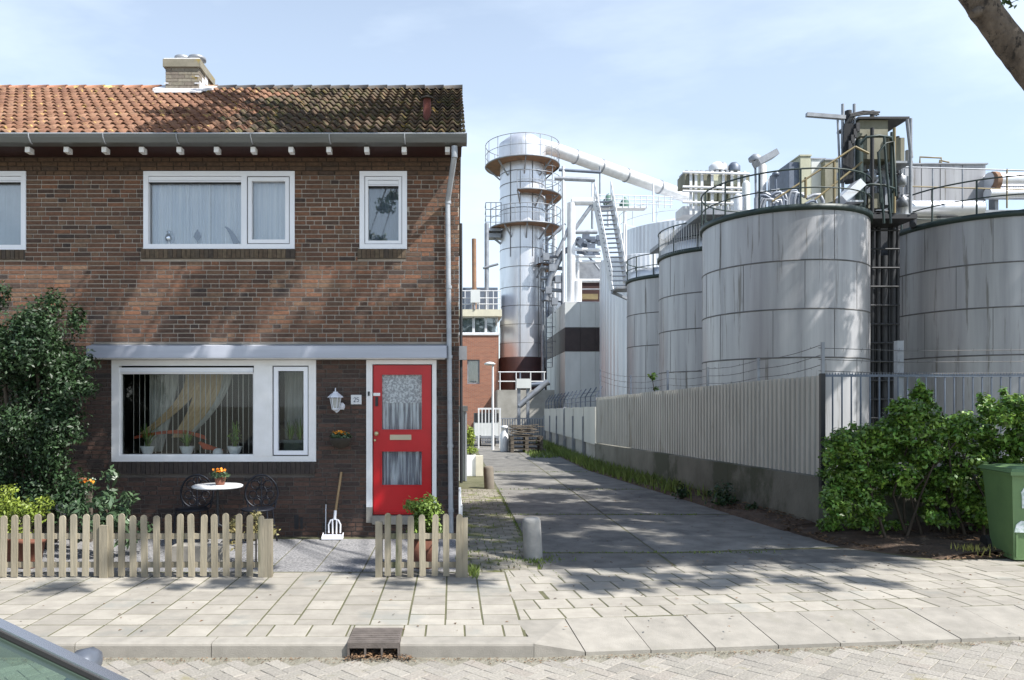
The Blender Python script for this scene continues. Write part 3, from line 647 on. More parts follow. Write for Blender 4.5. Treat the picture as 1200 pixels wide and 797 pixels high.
# backing wall (mortar) cut in cells
xs = sorted(set([HXL, HXR] + [h[0] for h in WIN.values()] + [h[1] for h in WIN.values()])); zs = sorted(set([-.1, 2.53, 4.80, EAVE] + [h[2] for h in WIN.values()] + [h[3] for h in WIN.values()]))
mb = MB()
for i in range(len(xs) - 1):
    for j in range(len(zs) - 1):
        cx, cz = (xs[i] + xs[i + 1]) / 2, (zs[j] + zs[j + 1]) / 2
        if any(h[0] < cx < h[1] and h[2] < cz < h[3] for h in WIN.values()): continue
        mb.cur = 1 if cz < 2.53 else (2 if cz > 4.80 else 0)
        mb.box(xs[i], xs[i + 1], FY + .007, FY + .28, zs[j], zs[j + 1], skip='')
mb.build('wall', ['mortar', 'mortar_low', 'mortar_top'], HOUSE)
mb = MB(); mb.box(HXR - .28, HXR - .007, FY + .28, 16.4, -.1, EAVE); mb.box(HXL, HXL + .2, FY + .28, 16.4, -.1, EAVE); mb.box(HXL, HXR - .007, 16.2, 16.4, -.1, EAVE)
mb.prism([(FY + .05, EAVE), (16.4, EAVE), (13.2, EAVE + 1.95)], HXR - .25, HXR - .007, axis='x'); mb.build('gable_wall', 'mortar', HOUSE)
MB().box(HXL + .2, HXR - .28, FY + .30, 16.2, 2.42, 2.50).build('floor_slab', 'room', HOUSE)
# bricks: courses of 60 mm, 220 long; joints recessed
CO, BL, JT = .060, .220, .012
def course_segments(z0, z1):
    segs = [(HXL, HXR)]
    for h in holes:
        if z1 > h[2] + .004 and z0 < h[3] - .004:
            new = []
            for (a, b) in segs:
                if h[1] <= a or h[0] >= b: new.append((a, b)); continue
                if h[0] > a: new.append((a, h[0]))
                if h[1] < b: new.append((h[1], b))
            segs = new
    return segs
brick_me = {}
def brick_mesh(L, kind):
    key = (round(L, 3), kind)
    if key not in brick_me:
        m_ = MB(); l_ = key[0]; y0 = -.004; b_ = .002
        m_.add([(0, .01, 0), (l_, .01, 0), (l_, .01, CO - JT), (0, .01, CO - JT), (b_, y0, b_), (l_ - b_, y0, b_), (l_ - b_, y0, CO - JT - b_), (b_, y0, CO - JT - b_)],
               [(0, 1, 5, 4), (1, 2, 6, 5), (2, 3, 7, 6), (3, 0, 4, 7), (4, 5, 6, 7)], False)
        brick_me[key] = m_.mesh('brick', kind)
    return brick_me[key]
bst = MB(); nbrick = 0; mats3 = ['brick', 'brick_low', 'brick_top']
c_i = 0; z = -.06 + .006
while z + CO < EAVE:
    off = [0, .110, .055, .165][c_i % 4] if c_i % 2 == 0 or True else 0
    off += random.uniform(-.004, .004)
    for (a, b) in course_segments(z, z + CO - JT):
        x = HXL + off - BL
        while x < b:
            L = BL - JT if (int((x - HXL) / BL) + c_i) % 5 else BL / 2 - JT
            x0, x1 = max(x, a), min(x + L, b)
            if x1 - x0 > .02:
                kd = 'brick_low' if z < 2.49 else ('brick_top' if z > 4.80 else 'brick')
                near = (z < 2.52 and x0 > fx(371) and x1 - x0 > .19) or (3.0 < z < 3.6 and fx(352) < x0 < fx(418) and x1 - x0 > .19)
                dy = random.uniform(-.0025, .002)
                if near and nbrick < 298 and z > 0:
                    place('brick', brick_mesh(x1 - x0, kd), HOUSE, (x0, FY + dy, z)); nbrick += 1
                else:
                    bst.cur = mats3.index(kd); y0 = FY - .004 + dy; zz = z + CO - JT; q = .002
                    bst.add([(x0, FY + .01, z), (x1, FY + .01, z), (x1, FY + .01, zz), (x0, FY + .01, zz), (x0 + q, y0, z + q), (x1 - q, y0, z + q), (x1 - q, y0, zz - q), (x0 + q, y0, zz - q)],
                            [(0, 1, 5, 4), (1, 2, 6, 5), (2, 3, 7, 6), (3, 0, 4, 7), (4, 5, 6, 7)], False)
            x += L + JT
    z += CO; c_i += 1
# gable bricks
z = .0; c_i = 0
while z + CO < EAVE + 1.9:
    ymax = 16.4 if z < EAVE - .06 else 16.4 - (z - EAVE + .06) * 1.64; ymin = FY + .012 if z < EAVE - .06 else FY + .05 + (z - EAVE + .06) * 1.64
    y = ymin - (BL / 2 if c_i % 2 else 0)
    bst.cur = 0
    while y < ymax:
        a, b = max(y, ymin), min(y + BL - JT, ymax)
        if b - a > .02: bst.add([(HXR - .008, a, z), (HXR - .008, b, z), (HXR - .008, b, z + .05), (HXR - .008, a, z + .05), (HXR, a, z), (HXR, b, z), (HXR, b, z + .05), (HXR, a, z + .05)], [(4, 5, 6, 7), (0, 4, 7, 3), (5, 1, 2, 6), (7, 6, 2, 3), (0, 1, 5, 4)], False)
        y += BL
    z += CO; c_i += 1
bst.build('brickwork', mats3, HOUSE, kind='stuff')

# windows --------------------------------------------------------------
def frame_rect(mb, x0, x1, z0, z1, w_, y0, y1):
    mb.box(x0, x1, y0, y1, z1 - w_, z1); mb.box(x0, x1, y0, y1, z0, z0 + w_); mb.box(x0, x0 + w_, y0, y1, z0 + w_, z1 - w_); mb.box(x1 - w_, x1, y0, y1, z0 + w_, z1 - w_)
def pane(parent, x0, x1, z0, z1, y=FY + .05, mt='glass'):
    return MB().box(x0, x1, y, y + .012, z0, z1).build('pane', mt, parent)
def curtain(parent, x0, x1, z0, z1, y, mt='curtain', n=24, amp=.018, name='curtain'):
    mb = MB(); N = n * 6; vs = []
    for k in range(N + 1):
        t = k / N; yy = y + amp * math.sin(t * n * 2 * math.pi + 1.5 * math.sin(t * 9)) * (.7 + .5 * math.sin(t * 23)); xx = x0 + (x1 - x0) * t
        vs += [(xx, yy, z0), (xx, yy * 1 + 0, z1)]
    mb.add(vs, [(2 * k, 2 * k + 2, 2 * k + 3, 2 * k + 1) for k in range(N)], True); return mb.build(name, mt, parent)
def sill_bricks(parent, s, mt='header', n_w=.060, proud=.03):
    x0, x1, z0, z1 = s; n = int(round((x1 - x0) / n_w)); st_ = (x1 - x0) / n
    me = MB(); me.box(0, st_ - .007, -.0, .06, 0, z1 - z0 - .004); me = me.mesh('sill_brick', mt)
    for i in range(n): place('sill_brick', me, parent, (x0 + i * st_ + .003, FY - proud + random.uniform(-.002, .002), z0 + .002))
    MB().box(x0, x1, FY - proud + .012, FY + .006, z0 - .003, z1 - .008).build('sill_mortar', 'mortar_low', parent)
def upper_window(key, panes, label=None):
    x0, x1, z0, z1 = WIN[key]; f = MB(); yo, yi = FY - .018, FY + .07
    frame_rect(f, x0, x1, z0, z1, .065, yo, yi)
    root = None
    for i, (a, b, kind_) in enumerate(panes[:-1]): f.box(b, panes[i + 1][0], yo, yi, z0 + .065, z1 - .065)
    root = f.build('window', 'upvc', HOUSE, label=label)
    for (a, b, kind_) in panes:
        za, zb = z0 + .065, z1 - .065
        if kind_ == 'sash':
            s = MB(); frame_rect(s, a + .012, b - .012, za + .012, zb - .012, .05, yo + .012, yi - .003); s.build('sash', 'upvc', root)
            s = MB(); frame_rect(s, a, b, za, zb, .012, yo + .03, yi - .01); s.build('gasket', 'gasket', root)
            a, b, za, zb = a + .06, b - .06, za + .06, zb - .06
        if kind_ in ('vent', 'ventsash'):
            if kind_ == 'ventsash':
                s = MB(); frame_rect(s, a + .008, b - .008, za + .008, zb - .008, .04, yo + .012, yi - .003); s.build('sash', 'upvc', root)
                s = MB(); frame_rect(s, a, b, za, zb, .008, yo + .03, yi - .01); s.build('gasket', 'gasket', root); a, b, za, zb = a + .05, b - .05, za + .05, zb - .05
            v = MB(); v.box(a, b, yo + .016, yi - .01, zb - .055, zb - .006); v.box(a, b, yo + .024, yi - .012, zb - .062, zb - .057); v.box(a, b, yo + .012, yi - .01, zb - .078, zb - .064); v.build('ventilation_strip', 'upvc', root)
            MB().box(a, b, yo + .02, yi - .006, zb - .088, zb - .080).build('gasket', 'gasket', root); zb -= .09
        pane(root, a, b, za, zb)
    sill_bricks(root, SILL[key])
    # room behind
    r = MB(); r.box(x0 - .2, x1 + .2, FY + .8, FY + .82, z0 - .2, z1 + .2); r.box(x0 - .2, x1 + .2, FY + .29, FY + .8, z0 - .22, z0 - .2); r.box(x0 - .2, x1 + .2, FY + .29, FY + .8, z1 + .1, z1 + .12)
    r.build('room_back', 'room', root)
    return root
b0 = WIN['up_big']
xm = fx(283)
wb = upper_window('up_big', [(b0[0] + .065, xm, 'vent'), (xm + .075, b0[1] - .065, 'sash')], 'wide white two-light window above the lower front window')
curtain(wb, b0[0] + .05, fx(243), b0[2] + .05, b0[3] - .06, FY + .135, n=17, amp=.02); curtain(wb, fx(243.5), fx(290), b0[2] + .05, b0[3] - .06, FY + .145, n=9); curtain(wb, fx(290), b0[1] - .04, b0[2] + .05, b0[3] - .06, FY + .155, n=8, amp=.012)
b1 = WIN['up_small']
ws = upper_window('up_small', [(b1[0] + .065, b1[1] - .065, 'ventsash')], 'narrow white window above the red door reflecting foliage')
curtain(ws, b1[0] + .05, b1[1] - .05, b1[2] + .05, b1[3] - .06, FY + .22, mt=mat('grey_blue_net', (.20, .24, .31), (.17, .21, .27), rough=.9), n=6, amp=.01)
b2 = WIN['up_left']
wl = upper_window('up_left', [(b2[0] + .065, b2[1] - .065, 'vent')], 'white upper window cut by the left edge of the picture')
curtain(wl, b2[0] + .05, b2[1] - .04, b2[2] + .05, b2[3] - .06, FY + .2, mt=mat('grey_net', (.42, .46, .52), (.36, .40, .45), rough=.9), n=9, amp=.012)

# ground floor window
x0, x1, z0, z1 = WIN['low']; yo, yi = FY - .012, FY + .075
f = MB(); f.box(x0, x1, yo, yi, z1 - .075, z1); f.box(x0, x1, yo, yi, z0, z0 + .075); f.box(x0, x0 + .10, yo, yi, z0 + .075, z1 - .075); f.box(x1 - .10, x1, yo, yi, z0 + .075, z1 - .075)
MX0, MX1 = fx(298), fx(319.5)
f.box(MX0, MX1, yo - .01, yi, z0 + .075, z1 - .075)
wlow = f.build('window', 'white', HOUSE, label='wide white ground floor window with striped blind and pots')
v = MB(); v.box(x0 + .10, MX0 - .015, yo + .012, yi, z1 - .155, z1 - .10); v.box(x0 + .10, MX0 - .015, yo + .003, yi - .02, z1 - .165, z1 - .158); v.build('ventilation_strip', 'upvc', wlow)
s = MB(); frame_rect(s, x0 + .10, MX0, z0 + .075, z1 - .165, .020, yo + .02, yi - .01); s.build('glazing_bead', 'white', wlow)
pane(wlow, x0 + .12, MX0 - .02, z0 + .095, z1 - .185, mt='glass_d')
s = MB(); frame_rect(s, MX1 + .015, x1 - .112, z0 + .09, z1 - .09, .055, yo + .008, yi - .003); s.build('sash', 'upvc', wlow)
s = MB(); frame_rect(s, MX1, x1 - .10, z0 + .075, z1 - .075, .012, yo + .025, yi - .01); s.build('gasket', 'gasket', wlow)
pane(wlow, MX1 + .07, x1 - .167, z0 + .145, z1 - .145, mt='glass_d')
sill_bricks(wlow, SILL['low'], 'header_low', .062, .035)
# room
r = MB(); r.box(HXL + .3, HXR - .3, FY + 3.2, FY + 3.22, 0, 2.4); r.box(x0 - .5, x0 - .48, FY + .29, FY + 3.2, 0, 2.4); r.box(x1 + .3, x1 + .32, FY + .29, FY + 3.2, 0, 2.4); r.box(x0 - .48, x1 + .3, FY + .29, FY + 3.2, -.02, .02)
r.build('room', 'room', HOUSE)
ins = MB(); ins.box(x0 - .1, x1 + .1, FY + .08, FY + .28, z0 + .02, z0 + .085); ins.build('inner_sill', 'white', wlow)
for k in range(23):
    xx = x0 + .16 + k * (MX0 - x0 - .24) / 22 + random.uniform(-.01, .01); wdt = random.choice([.007, .009, .012])
    MB().box(xx, xx + wdt, FY + .30, FY + .306, z0 + .09, z1 - .18).build('blind_strip', 'strip', wlow)
def swag(xa, xb, za, zb, spread, mt, y, n=7):
    mb = MB(); K = 14
    for j in range(n):
        vs = []
        for k in range(K + 1):
            t = k / K; e = t ** 1.7
            cx = xa + (xb - xa) * e + (j - n / 2) * spread * (1 - .55 * t); zz = za + (zb - za) * t
            w_ = spread * (.55 - .25 * t); vs += [(cx - w_, y + .02 * math.sin(j * 2 + t * 3), zz), (cx, y - .03, zz), (cx + w_, y + .02, zz)]
        fs = []
        for k in range(K): b = 3 * k; fs += [(b, b + 1, b + 4, b + 3), (b + 1, b + 2, b + 5, b + 4)]
        mb.add(vs, fs, True)
    return mb.build('curtain', mt, wlow)
swag(fx(238), fx(196), z1 - .17, z0 + .30, .075, 'ochre', FY + .52, 7)
swag(fx(215), fx(150), z1 - .17, z0 + .35, .05, 'ochre', FY + .50, 5)
swag(fx(175), fx(163), z1 - .17, z0 + .10, .05, 'greyc', FY + .56, 8)
swag(fx(255), fx(205), z1 - .17, z0 + .30, .03, 'greyc', FY + .48, 4)
curtain(wlow, MX1 + .05, x1 - .12, z0 + .15, z1 - .14, FY + .5, mt='greyc', n=5, amp=.03)
# net door curtain etc below with the door
dx0, dx1, dz0, dz1 = WIN['door']
f = MB(); f.box(dx0, fx(436.5), FY - .03, FY + .10, fz(594), dz1); f.box(fx(506.5), dx1, FY - .03, FY + .10, fz(594), dz1); f.box(fx(436.5), fx(506.5), FY - .03, FY + .10, fz(427), dz1)
f.build('door_frame', 'white', HOUSE)
MB().box(dx0, fx(436.5), FY - .034, FY + .10, dz0 - .06, fz(594)).build('frame_foot', 'kerb', HOUSE); MB().box(fx(506.5), dx1, FY - .034, FY + .10, dz0 - .06, fz(594)).build('frame_foot', 'kerb', HOUSE)
MB().box(fx(436.5), fx(506.5), FY - .05, FY + .10, dz0 - .08, fz(604)).build('threshold', 'kerb', HOUSE)
LX0, LX1, LZ0, LZ1 = fx(437.5), fx(505.5), fz(603), fz(428)
U = (fx(447.5), fx(494.5), fz(503.5), fz(439)); Lw = (fx(447.5), fx(494.5), fz(568.5), fz(529))
f = MB(); y0, y1 = FY + .005, FY + .05
f.box(LX0, U[0], y0, y1, LZ0, LZ1); f.box(U[1], LX1, y0, y1, LZ0, LZ1); f.box(U[0], U[1], y0, y1, U[3], LZ1); f.box(U[0], U[1], y0, y1, Lw[3], U[2]); f.box(U[0], U[1], y0, y1, LZ0, Lw[2])
for q in (U, Lw): frame_rect(f, q[0] - .012, q[1] + .012, q[2] - .012, q[3] + .012, .014, y0 - .009, y0 + .01)
f.box(LX0 + .015, LX1 - .015, y0 - .012, y0 + .002, LZ0 + .03, LZ0 + .055)
DOOR = f.build('door', 'red', HOUSE, label='red front door with two lace-curtained panes')
pane(DOOR, U[0], U[1], U[2], U[3], y=FY + .025, mt='glass_d'); pane(DOOR, Lw[0], Lw[1], Lw[2], Lw[3], y=FY + .025, mt='glass_d')
zs_ = U[2] + (U[3] - U[2]) * .48
MB().box(U[0] - .02, U[1] + .02, FY + .062, FY + .064, zs_, U[3] + .02).build('lace_curtain', 'lace', DOOR)
dl = mat('door_net', (.80, .82, .88), (.26, .26, .31), scale=11, rough=.95, stretch=(2.6, 1, .10), lo=.44, hi=.56)
curtain(DOOR, U[0] - .02, U[1] + .02, U[2] - .02, zs_, FY + .075, mt=dl, n=13, amp=.008); curtain(DOOR, Lw[0] - .02, Lw[1] + .02, Lw[2] - .02, Lw[3] + .02, FY + .075, mt=dl, n=13, amp=.008)
MB().box(fx(457), fx(482), FY - .012, FY + .01, fz(515.5), fz(509.5)).box(fx(460), fx(479), FY - .016, FY - .011, fz(514), fz(511)).build('letterbox', 'beige', DOOR)
MB().lathe((fx(441.5), FY, fz(508)), [(.001, -.032), (.022, -.026), (.030, -.008), (.030, .008), (.022, .026), (.001, .032)], 12).build('knob', 'brass', DOOR, base=None).location.y -= .03
MB().lathe((fx(439.5), FY - .01, fz(516)), [(.001, -.018), (.016, -.012), (.016, .012), (.001, .018)], 10).build('lock', 'brass', DOOR)
MB().box(fx(437.5), fx(445.5), FY - .004, FY + .01, fz(464), fz(460.5)).build('name_plate', 'white', DOOR)
MB().box(fx(440), fx(443), FY - .02, FY + .008, fz(476), fz(465)).build('bell_pull', 'black_m', DOOR)
MB().box(fx(431.5), fx(433.5), FY - .045, FY - .03, fz(464), fz(459)).build('doorbell', 'black_m', HOUSE)
# ledge
x0, x1, z0, z1 = LEDGE
f = MB(); f.prism([(FY - .20, z0), (FY - .20, z1 - .02), (FY + .006, z1 + .012), (FY + .006, z1 - .01), (FY - .19, z1 - .035), (FY - .19, z0)], x0, x1, axis='x')
f.box(x0, x1, FY - .19, FY + .006, z0 - .002, z0 + .012); f.box(x0, x0 + .01, FY - .19, FY + .006, z0 + .012, z1 - .04); f.box(x1 - .01, x1, FY - .19, FY + .006, z0 + .012, z1 - .04)
f.build('canopy_fascia', 'fascia', HOUSE)
MB().box(x0 + .02, x1 - .02, FY - .17, FY + .004, z0 - .012, z0 - .002).build('soffit', 'white', HOUSE)
MB().box(x0 - .02, x1, FY - .02, FY + .008, z1 + .008, z1 + .022).build('lead_flashing', 'zinc_d', HOUSE)

# wall vent bits and cellar grilles
MB().box(fx(345), fx(350), FY - .008, FY, fz(620), fz(603)).box(fx(352), fx(355), FY - .008, FY, fz(620), fz(606)).build('air_grille', 'black_m', HOUSE)

# roof ------------------------------------------------------------------
EY, EZ, RY, RZ = 9.58, 5.170, 13.2, 7.275
sl_len = math.hypot(RY - EY, RZ - EZ); sang = math.atan2(RZ - EZ, RY - EY); NR = 14; GA = sl_len / NR; TW = .147
mb = MB(); mb.prism([(EY + .05, EZ - .05), (RY, RZ - .05), (16.8, EZ - .05), (16.8, EZ - .12), (RY, RZ - .14), (EY + .05, EZ - .12)], HXL, HXR + .04, axis='x')
ROOF = mb.build('roof', 'zinc_d', HOUSE)
def tile_geo():
    W = TW + .02; K = 9; L = GA + .06; vs = []; prof = []
    for k in range(K + 1):
        t = k / K; x = t * W; h = .029 * math.cos((t * W / TW) * 2 * math.pi); prof.append((x, h))
    for (yy, dz) in ((0, .030), (L, -.006)):
        for (x, h) in prof: vs.append((x, yy, h + dz + .02))
    b = K + 1
    for (x, h) in prof: vs.append((x, 0.004, h + .032))
    fs = [(k, k + 1, b + k + 1, b + k) for k in range(K)] + [(2 * b + k, 2 * b + k + 1, k + 1, k) for k in range(K)]
    vs += [(prof[0][0], L, prof[0][1] - .01 + .01)]
    return vs, fs
tv, tf = tile_geo(); tm = {}
for kd in ('tile_o', 'tile_m'):
    m_ = MB(); m_.add(tv, [f_ for f_ in tf], True); tm[kd] = m_.mesh('roof_tile', kd)
tst = MB(); rotm = Matrix.Rotation(sang, 4, 'X'); ntile = 0
TX0 = HXR + .07
ncol = int((TX0 - HXL) / TW)
def zone(x, r_): return 'tile_o' if x < -3.05 + .35 * math.sin(r_ * 1.3) + random.uniform(-.25, .25) else 'tile_m'
for r_ in range(NR):
    for c_ in range(ncol):
        x = TX0 - (c_ + 1) * TW - .01; yy = EY + math.cos(sang) * GA * r_; zz = EZ + math.sin(sang) * GA * r_
        kd = zone(x, r_)
        dz = random.uniform(-.003, .004); mx = Matrix.Translation((x + random.uniform(-.003, .003), yy, zz + dz)) @ Matrix.Rotation(sang + random.uniform(-.008, .008), 4, 'X')
        if r_ < 7 and c_ < 43 and ntile < 298:
            o = place('roof_tile', tm[kd], HOUSE, (0, 0, 0)); o.matrix_local = Matrix.Translation(-rootloc(HOUSE)) @ mx; ntile += 1
        else:
            tst.cur = 0 if kd == 'tile_o' else 1; tst.add([mx @ Vector(v) for v in tv], tf, True)
tst.build('roof_tiling', ['tile_o', 'tile_m'], HOUSE, kind='stuff')
# back slope, plain tile sheet
bs = MB(); K = ncol * 6
for r_ in range(13):
    vs = []; ya = RY + r_ * .27; yb = ya + .29; za = RZ - (ya - RY) * .587; zb = RZ - (yb - RY) * .587 + .02
    for k in range(K + 1):
        x = HXL + (TX0 - HXL) * k / K; h = .026 * math.cos(k / 6 * 2 * math.pi); vs += [(x, ya, za + h), (x, yb, zb + h)]
    bs.add(vs, [(2 * k, 2 * k + 2, 2 * k + 3, 2 * k + 1) for k in range(K)], True)
bs.build('rear_tiling', 'tile_o', HOUSE, kind='stuff')
# ridge tiles
x = TX0 + .02; k = 0
while x > HXL:
    L = .33; kd = 'ridge_m' if x > -3.9 else 'ridge_o'; m_ = MB(); rr = .095; pts = []
    N = 8; vs = []
    for (xx, sc_) in ((x, 1.12), (x - L - .03, .95)):
        for i in range(N + 1):
            t = math.pi * (i / N); vs.append((xx, RY + rr * sc_ * math.cos(t) * 1.15, RZ - .02 + rr * sc_ * math.sin(t)))
    fs = [(i, i + 1, N + 1 + i + 1, N + 1 + i) for i in range(N)] + [tuple(range(N + 1)), tuple(range(2 * N + 1, N, -1))]
    m_.add(vs, fs, True); m_.build('ridge_tile', kd, HOUSE); x -= L; k += 1
# verge board on gable side
MB().prism([(EY, EZ - .10), (RY, RZ - .10), (16.8, EZ - .10), (16.8, EZ - .02), (RY, RZ + .03), (EY, EZ + .0)], HXR + .055, HXR + .075, axis='x').build('verge_board', 'zinc_d', HOUSE)
# gutter: box gutter with rolled lip
GY = 9.40
gx1 = PX(546.5, GY); g = MB()
prof = [(GY + .03, EZ - .118), (GY, EZ - .06), (GY - .012, EZ - .022), (GY - .004, EZ - .012), (GY + .010, EZ - .02), (GY + .014, EZ - .05), (GY + .04, EZ - .110), (GY + .17, EZ - .110), (GY + .17, EZ - .03), (GY + .18, EZ - .03), (GY + .18, EZ - .118)]
prof = [(y, z - .012) for y, z in prof]
g.prism(prof, HXL, gx1, axis='x'); GUT = g.build('gutter', 'zinc_d', HOUSE)
g = MB(); g.prism([(GY + .03, EZ - .132), (GY - .004, EZ - .06), (GY - .012, EZ - .024), (GY + .18, EZ - .024), (GY + .18, EZ - .132)], gx1, gx1 + .008, axis='x'); g.build('end_cap', 'zinc_d', GUT)
MB().tube((HXL, GY - .006, EZ - .030), (gx1, GY - .006, EZ - .030), .011, 8).build('gutter_lip', 'zinc', GUT)
for px in (34, 121, 207, 294, 386, 474, -52, -140):
    xx = PX(px, GY); b_ = MB(); b_.path([(xx, GY - .02, EZ - .03), (xx, GY - .012, EZ - .075), (xx + .004, GY + .020, EZ - .125), (xx + .008, GY + .06, EZ - .14)], .008, 5); b_.build('gutter_bracket', 'zinc', GUT)
# rafter ends
for px in (-8, 36, 81, 125, 168.5, 212, 255.5, 298, 342, 386, 430, 473.5, 524):
    xx = PX(px + .5, GY + .22); MB().box(xx - .030, xx + .030, GY + .13, GY + .24, EZ - .215, EZ - .15).build('rafter_end', 'white', HOUSE)
mb = MB(); mb.box(HXL, HXR + .03, GY + .185, FY + .01, EZ - .122, EZ - .112); mb.build('eaves_board', 'maroon', HOUSE)
# downpipe
mb = MB(); xa, xb = PX(532.5, GY + .1), PX(524.6, FY - .07)
mb.tube((xa, GY + .10, EZ - .155), (xa, GY + .10, EZ - .30), .040, 14)
mb.path([(xa, GY + .10, EZ - .26), (xa - .01, GY + .13, EZ - .34), (xb + .012, FY - .10, EZ - .66), (xb, FY - .07, EZ - .76)], .036, 12)
mb.tube((xb, FY - .07, EZ - .70), (xb + .045, FY - .07, .02), .034, 14)
DP = mb.build('downpipe', 'zinc', HOUSE)
for zz in (EZ - .75, 3.3, 2.38, 1.2, .35):
    xx = xb + .045 * (1 - zz / 5); m_ = MB(); m_.tube((xx, FY - .07, zz - .02), (xx, FY - .07, zz + .02), .041, 12); m_.box(xx - .008, xx + .008, FY - .07, FY, zz - .008, zz + .008); m_.build('pipe_clip', 'zinc', DP)
# chimney
cY = 12.75; cx0, cx1 = PX(194, cY), PX(233, cY); cz0, cz1 = 6.9, PZ(79, cY)
ch = MB(); ch.box(cx0 + .008, cx1 - .008, cY + .008, cY + .72, cz0, cz1); CH = ch.build('chimney', 'mortar', HOUSE)
bm_ch = ramp_mat('chimney_brick', [(.20, .18, .14), (.25, .225, .18), (.17, .145, .12), (.23, .19, .155)], nscale=20, nk=.3, moss=[((.36, .25, .05), 4.0, .60, .08)])
z = PZ(104, cY) + .0; r_ = 0
while z + .055 < cz1 + .01:
    o_ = .11 if r_ % 2 else 0; x = cx0 - o_
    while x < cx1 - .02:
        a, b = max(x, cx0), min(x + .21, cx1)
        if b - a > .02: MB().box(a, b, cY - .002, cY + .012, z, z + .05).build('brick', bm_ch, CH)
        x += .22
    y = cY + .012 + o_ * 0; y -= (0 if r_ % 2 else .11)
    while y < cY + .70:
        a, b = max(y, cY + .014), min(y + .21, cY + .72)
        if b - a > .02: MB().box(cx1 - .012, cx1 + .001, a, b, z, z + .05).build('brick', bm_ch, CH)
        y += .22
    z += .06; r_ += 1
cc = mat('mossy_cap_concrete', (.26, .24, .19), (.17, .16, .12), scale=5, rough=.95, c3=(.30, .23, .08), s3=4, t3=.6)
MB().box(cx0 - .035, cx1 + .035, cY - .035, cY + .77, cz1, cz1 + .13).build('cap_course', cc, CH)
MB().box(cx0 - .02, cx1 + .02, cY - .02, cY + .75, cz1 + .13, cz1 + .15).build('cap_mortar', 'white', CH)
for (px, w_) in ((213, .115), (230, .125)):
    m_ = MB(); xx = PX(px, cY + .2); m_.lathe((xx, cY + .25, cz1 + .15), [(w_ * .8, 0), (w_ * .95, .065), (w_ * 1.2, .075), (w_ * 1.2, .125), (w_ * .9, .14), (.0, .14)], 16); m_.build('chimney_pot', 'grey_m', CH)
lf = MB(); wm = mat('white_lead', (.70, .70, .72), (.55, .55, .57), scale=6, rough=.5)
_z = lambda y: EZ + (y - EY) * .5815 + .085
lf.prism([(cY - .20, _z(cY - .20) - .02), (cY - .20, _z(cY - .20)), (cY - .002, _z(cY) + .02), (cY - .002, _z(cY) - .02)], cx0 - .12, cx1 + .10, axis='x'); lf.prism([(cY - .05, _z(cY) - .05), (cY - .05, _z(cY)), (RY, _z(RY) + .0), (RY, _z(RY) - .05)], cx1 + .012, cx1 + .20, axis='x'); lf.prism([(cY - .05, _z(cY) - .05), (cY - .05, _z(cY)), (RY, _z(RY) + .0), (RY, _z(RY) - .05)], cx0 - .20, cx0 - .012, axis='x')
for k in range(3):
    q = k * .12; zt = PZ(104, cY) + q
    lf.box(cx1 + .002, cx1 + .010, cY + .02 + k * .14, cY + .16 + k * .14, zt - .02, zt + .14)
lf.box(cx0 - .02, cx0 + .05, cY - .010, cY - .004, PZ(98.5, cY), PZ(97, cY)); lf.box(cx1 - .07, cx1 + .005, cY - .010, cY - .004, PZ(98.5, cY), PZ(97, cY)); lf.box(cx1 - .06, cx1 + .005, cY - .010, cY - .004, PZ(90, cY), PZ(89, cY))
lf.build('lead_flashing', wm, CH)
# terracotta vent pipe
vy = 10.62; m_ = MB(); xx = PX(500.5, vy); zb = EZ + (vy - EY) * .5815; m_.lathe((xx, vy, zb), [(.062, -.2), (.056, .29), (.001, .29)], 16); VP_ = m_.build('vent_pipe', mat('red_clay', (.20, .055, .04), (.14, .045, .035), rough=.8), HOUSE)
MB().lathe((xx, vy, zb + .29), [(.095, 0), (.085, .02), (.02, .05), (0, .05)], 14).build('vent_cap', 'old_wood', VP_)

# things in and on the house ---------------------------------------------
def glyph_2(mb, x, z, h, y):      # digit drawn as strokes
    w_ = h * .5; t = h * .13
    pts = [(x, z + h * .80), (x + w_ * .2, z + h), (x + w_ * .8, z + h), (x + w_, z + h * .78), (x + w_ * .9, z + h * .55), (x, z), (x + w_, z)]
    for a, b in zip(pts, pts[1:]): beam(mb, (a[0], y, a[1]), (b[0], y, b[1]), t, t * .3) if False else mb.tube((a[0], y, a[1]), (b[0], y, b[1]), t * .5, 5)
def glyph_5(mb, x, z, h, y):
    w_ = h * .5; t = h * .13
    pts = [(x + w_, z + h), (x + .05 * w_, z + h), (x, z + h * .55), (x + w_ * .7, z + h * .62), (x + w_, z + h * .38), (x + w_ * .85, z + h * .08), (x + w_ * .5, z), (x, z + .08 * h)]
    for a, b in zip(pts, pts[1:]): mb.tube((a[0], y, a[1]), (b[0], y, b[1]), t * .5, 5)
SG = thing('house_number_sign', 'white tile with house number 25 between the lantern and the red door', 'sign', (fx(417.5), FY, fz(467.5)))
MB().box(fx(411.5), fx(423.8), FY - .022, FY - .004, fz(473.8), fz(462.8)).build('plate', 'pot_w', SG)
g = MB(); glyph_2(g, fx(414.8), fz(471), .055, FY - .023); glyph_5(g, fx(418.4), fz(471), .055, FY - .023); g.build('numerals', 'ink', SG)
LN = thing('wall_lantern', 'white six-sided wall lantern fixed left of the house number', 'lantern', (fx(396), FY, fz(480)))
lx, ly = fx(395), FY - .14; wlm = mat('white_cast_metal', (.72, .74, .80), rough=.4)
g = MB(); g.lathe((lx, ly, fz(466)), [(.105, 0), (.098, .012), (.060, .045), (.035, .062), (.030, .075), (.008, .082), (.006, .125), (0, .128)], 6, smooth=False); g.build('cap', wlm, LN)
g = MB(); g.lathe((lx, ly, fz(478.5)), [(.042, 0), (.070, .135)], 6, smooth=False); g.build('glass', 'lampglass', LN)
g = MB()
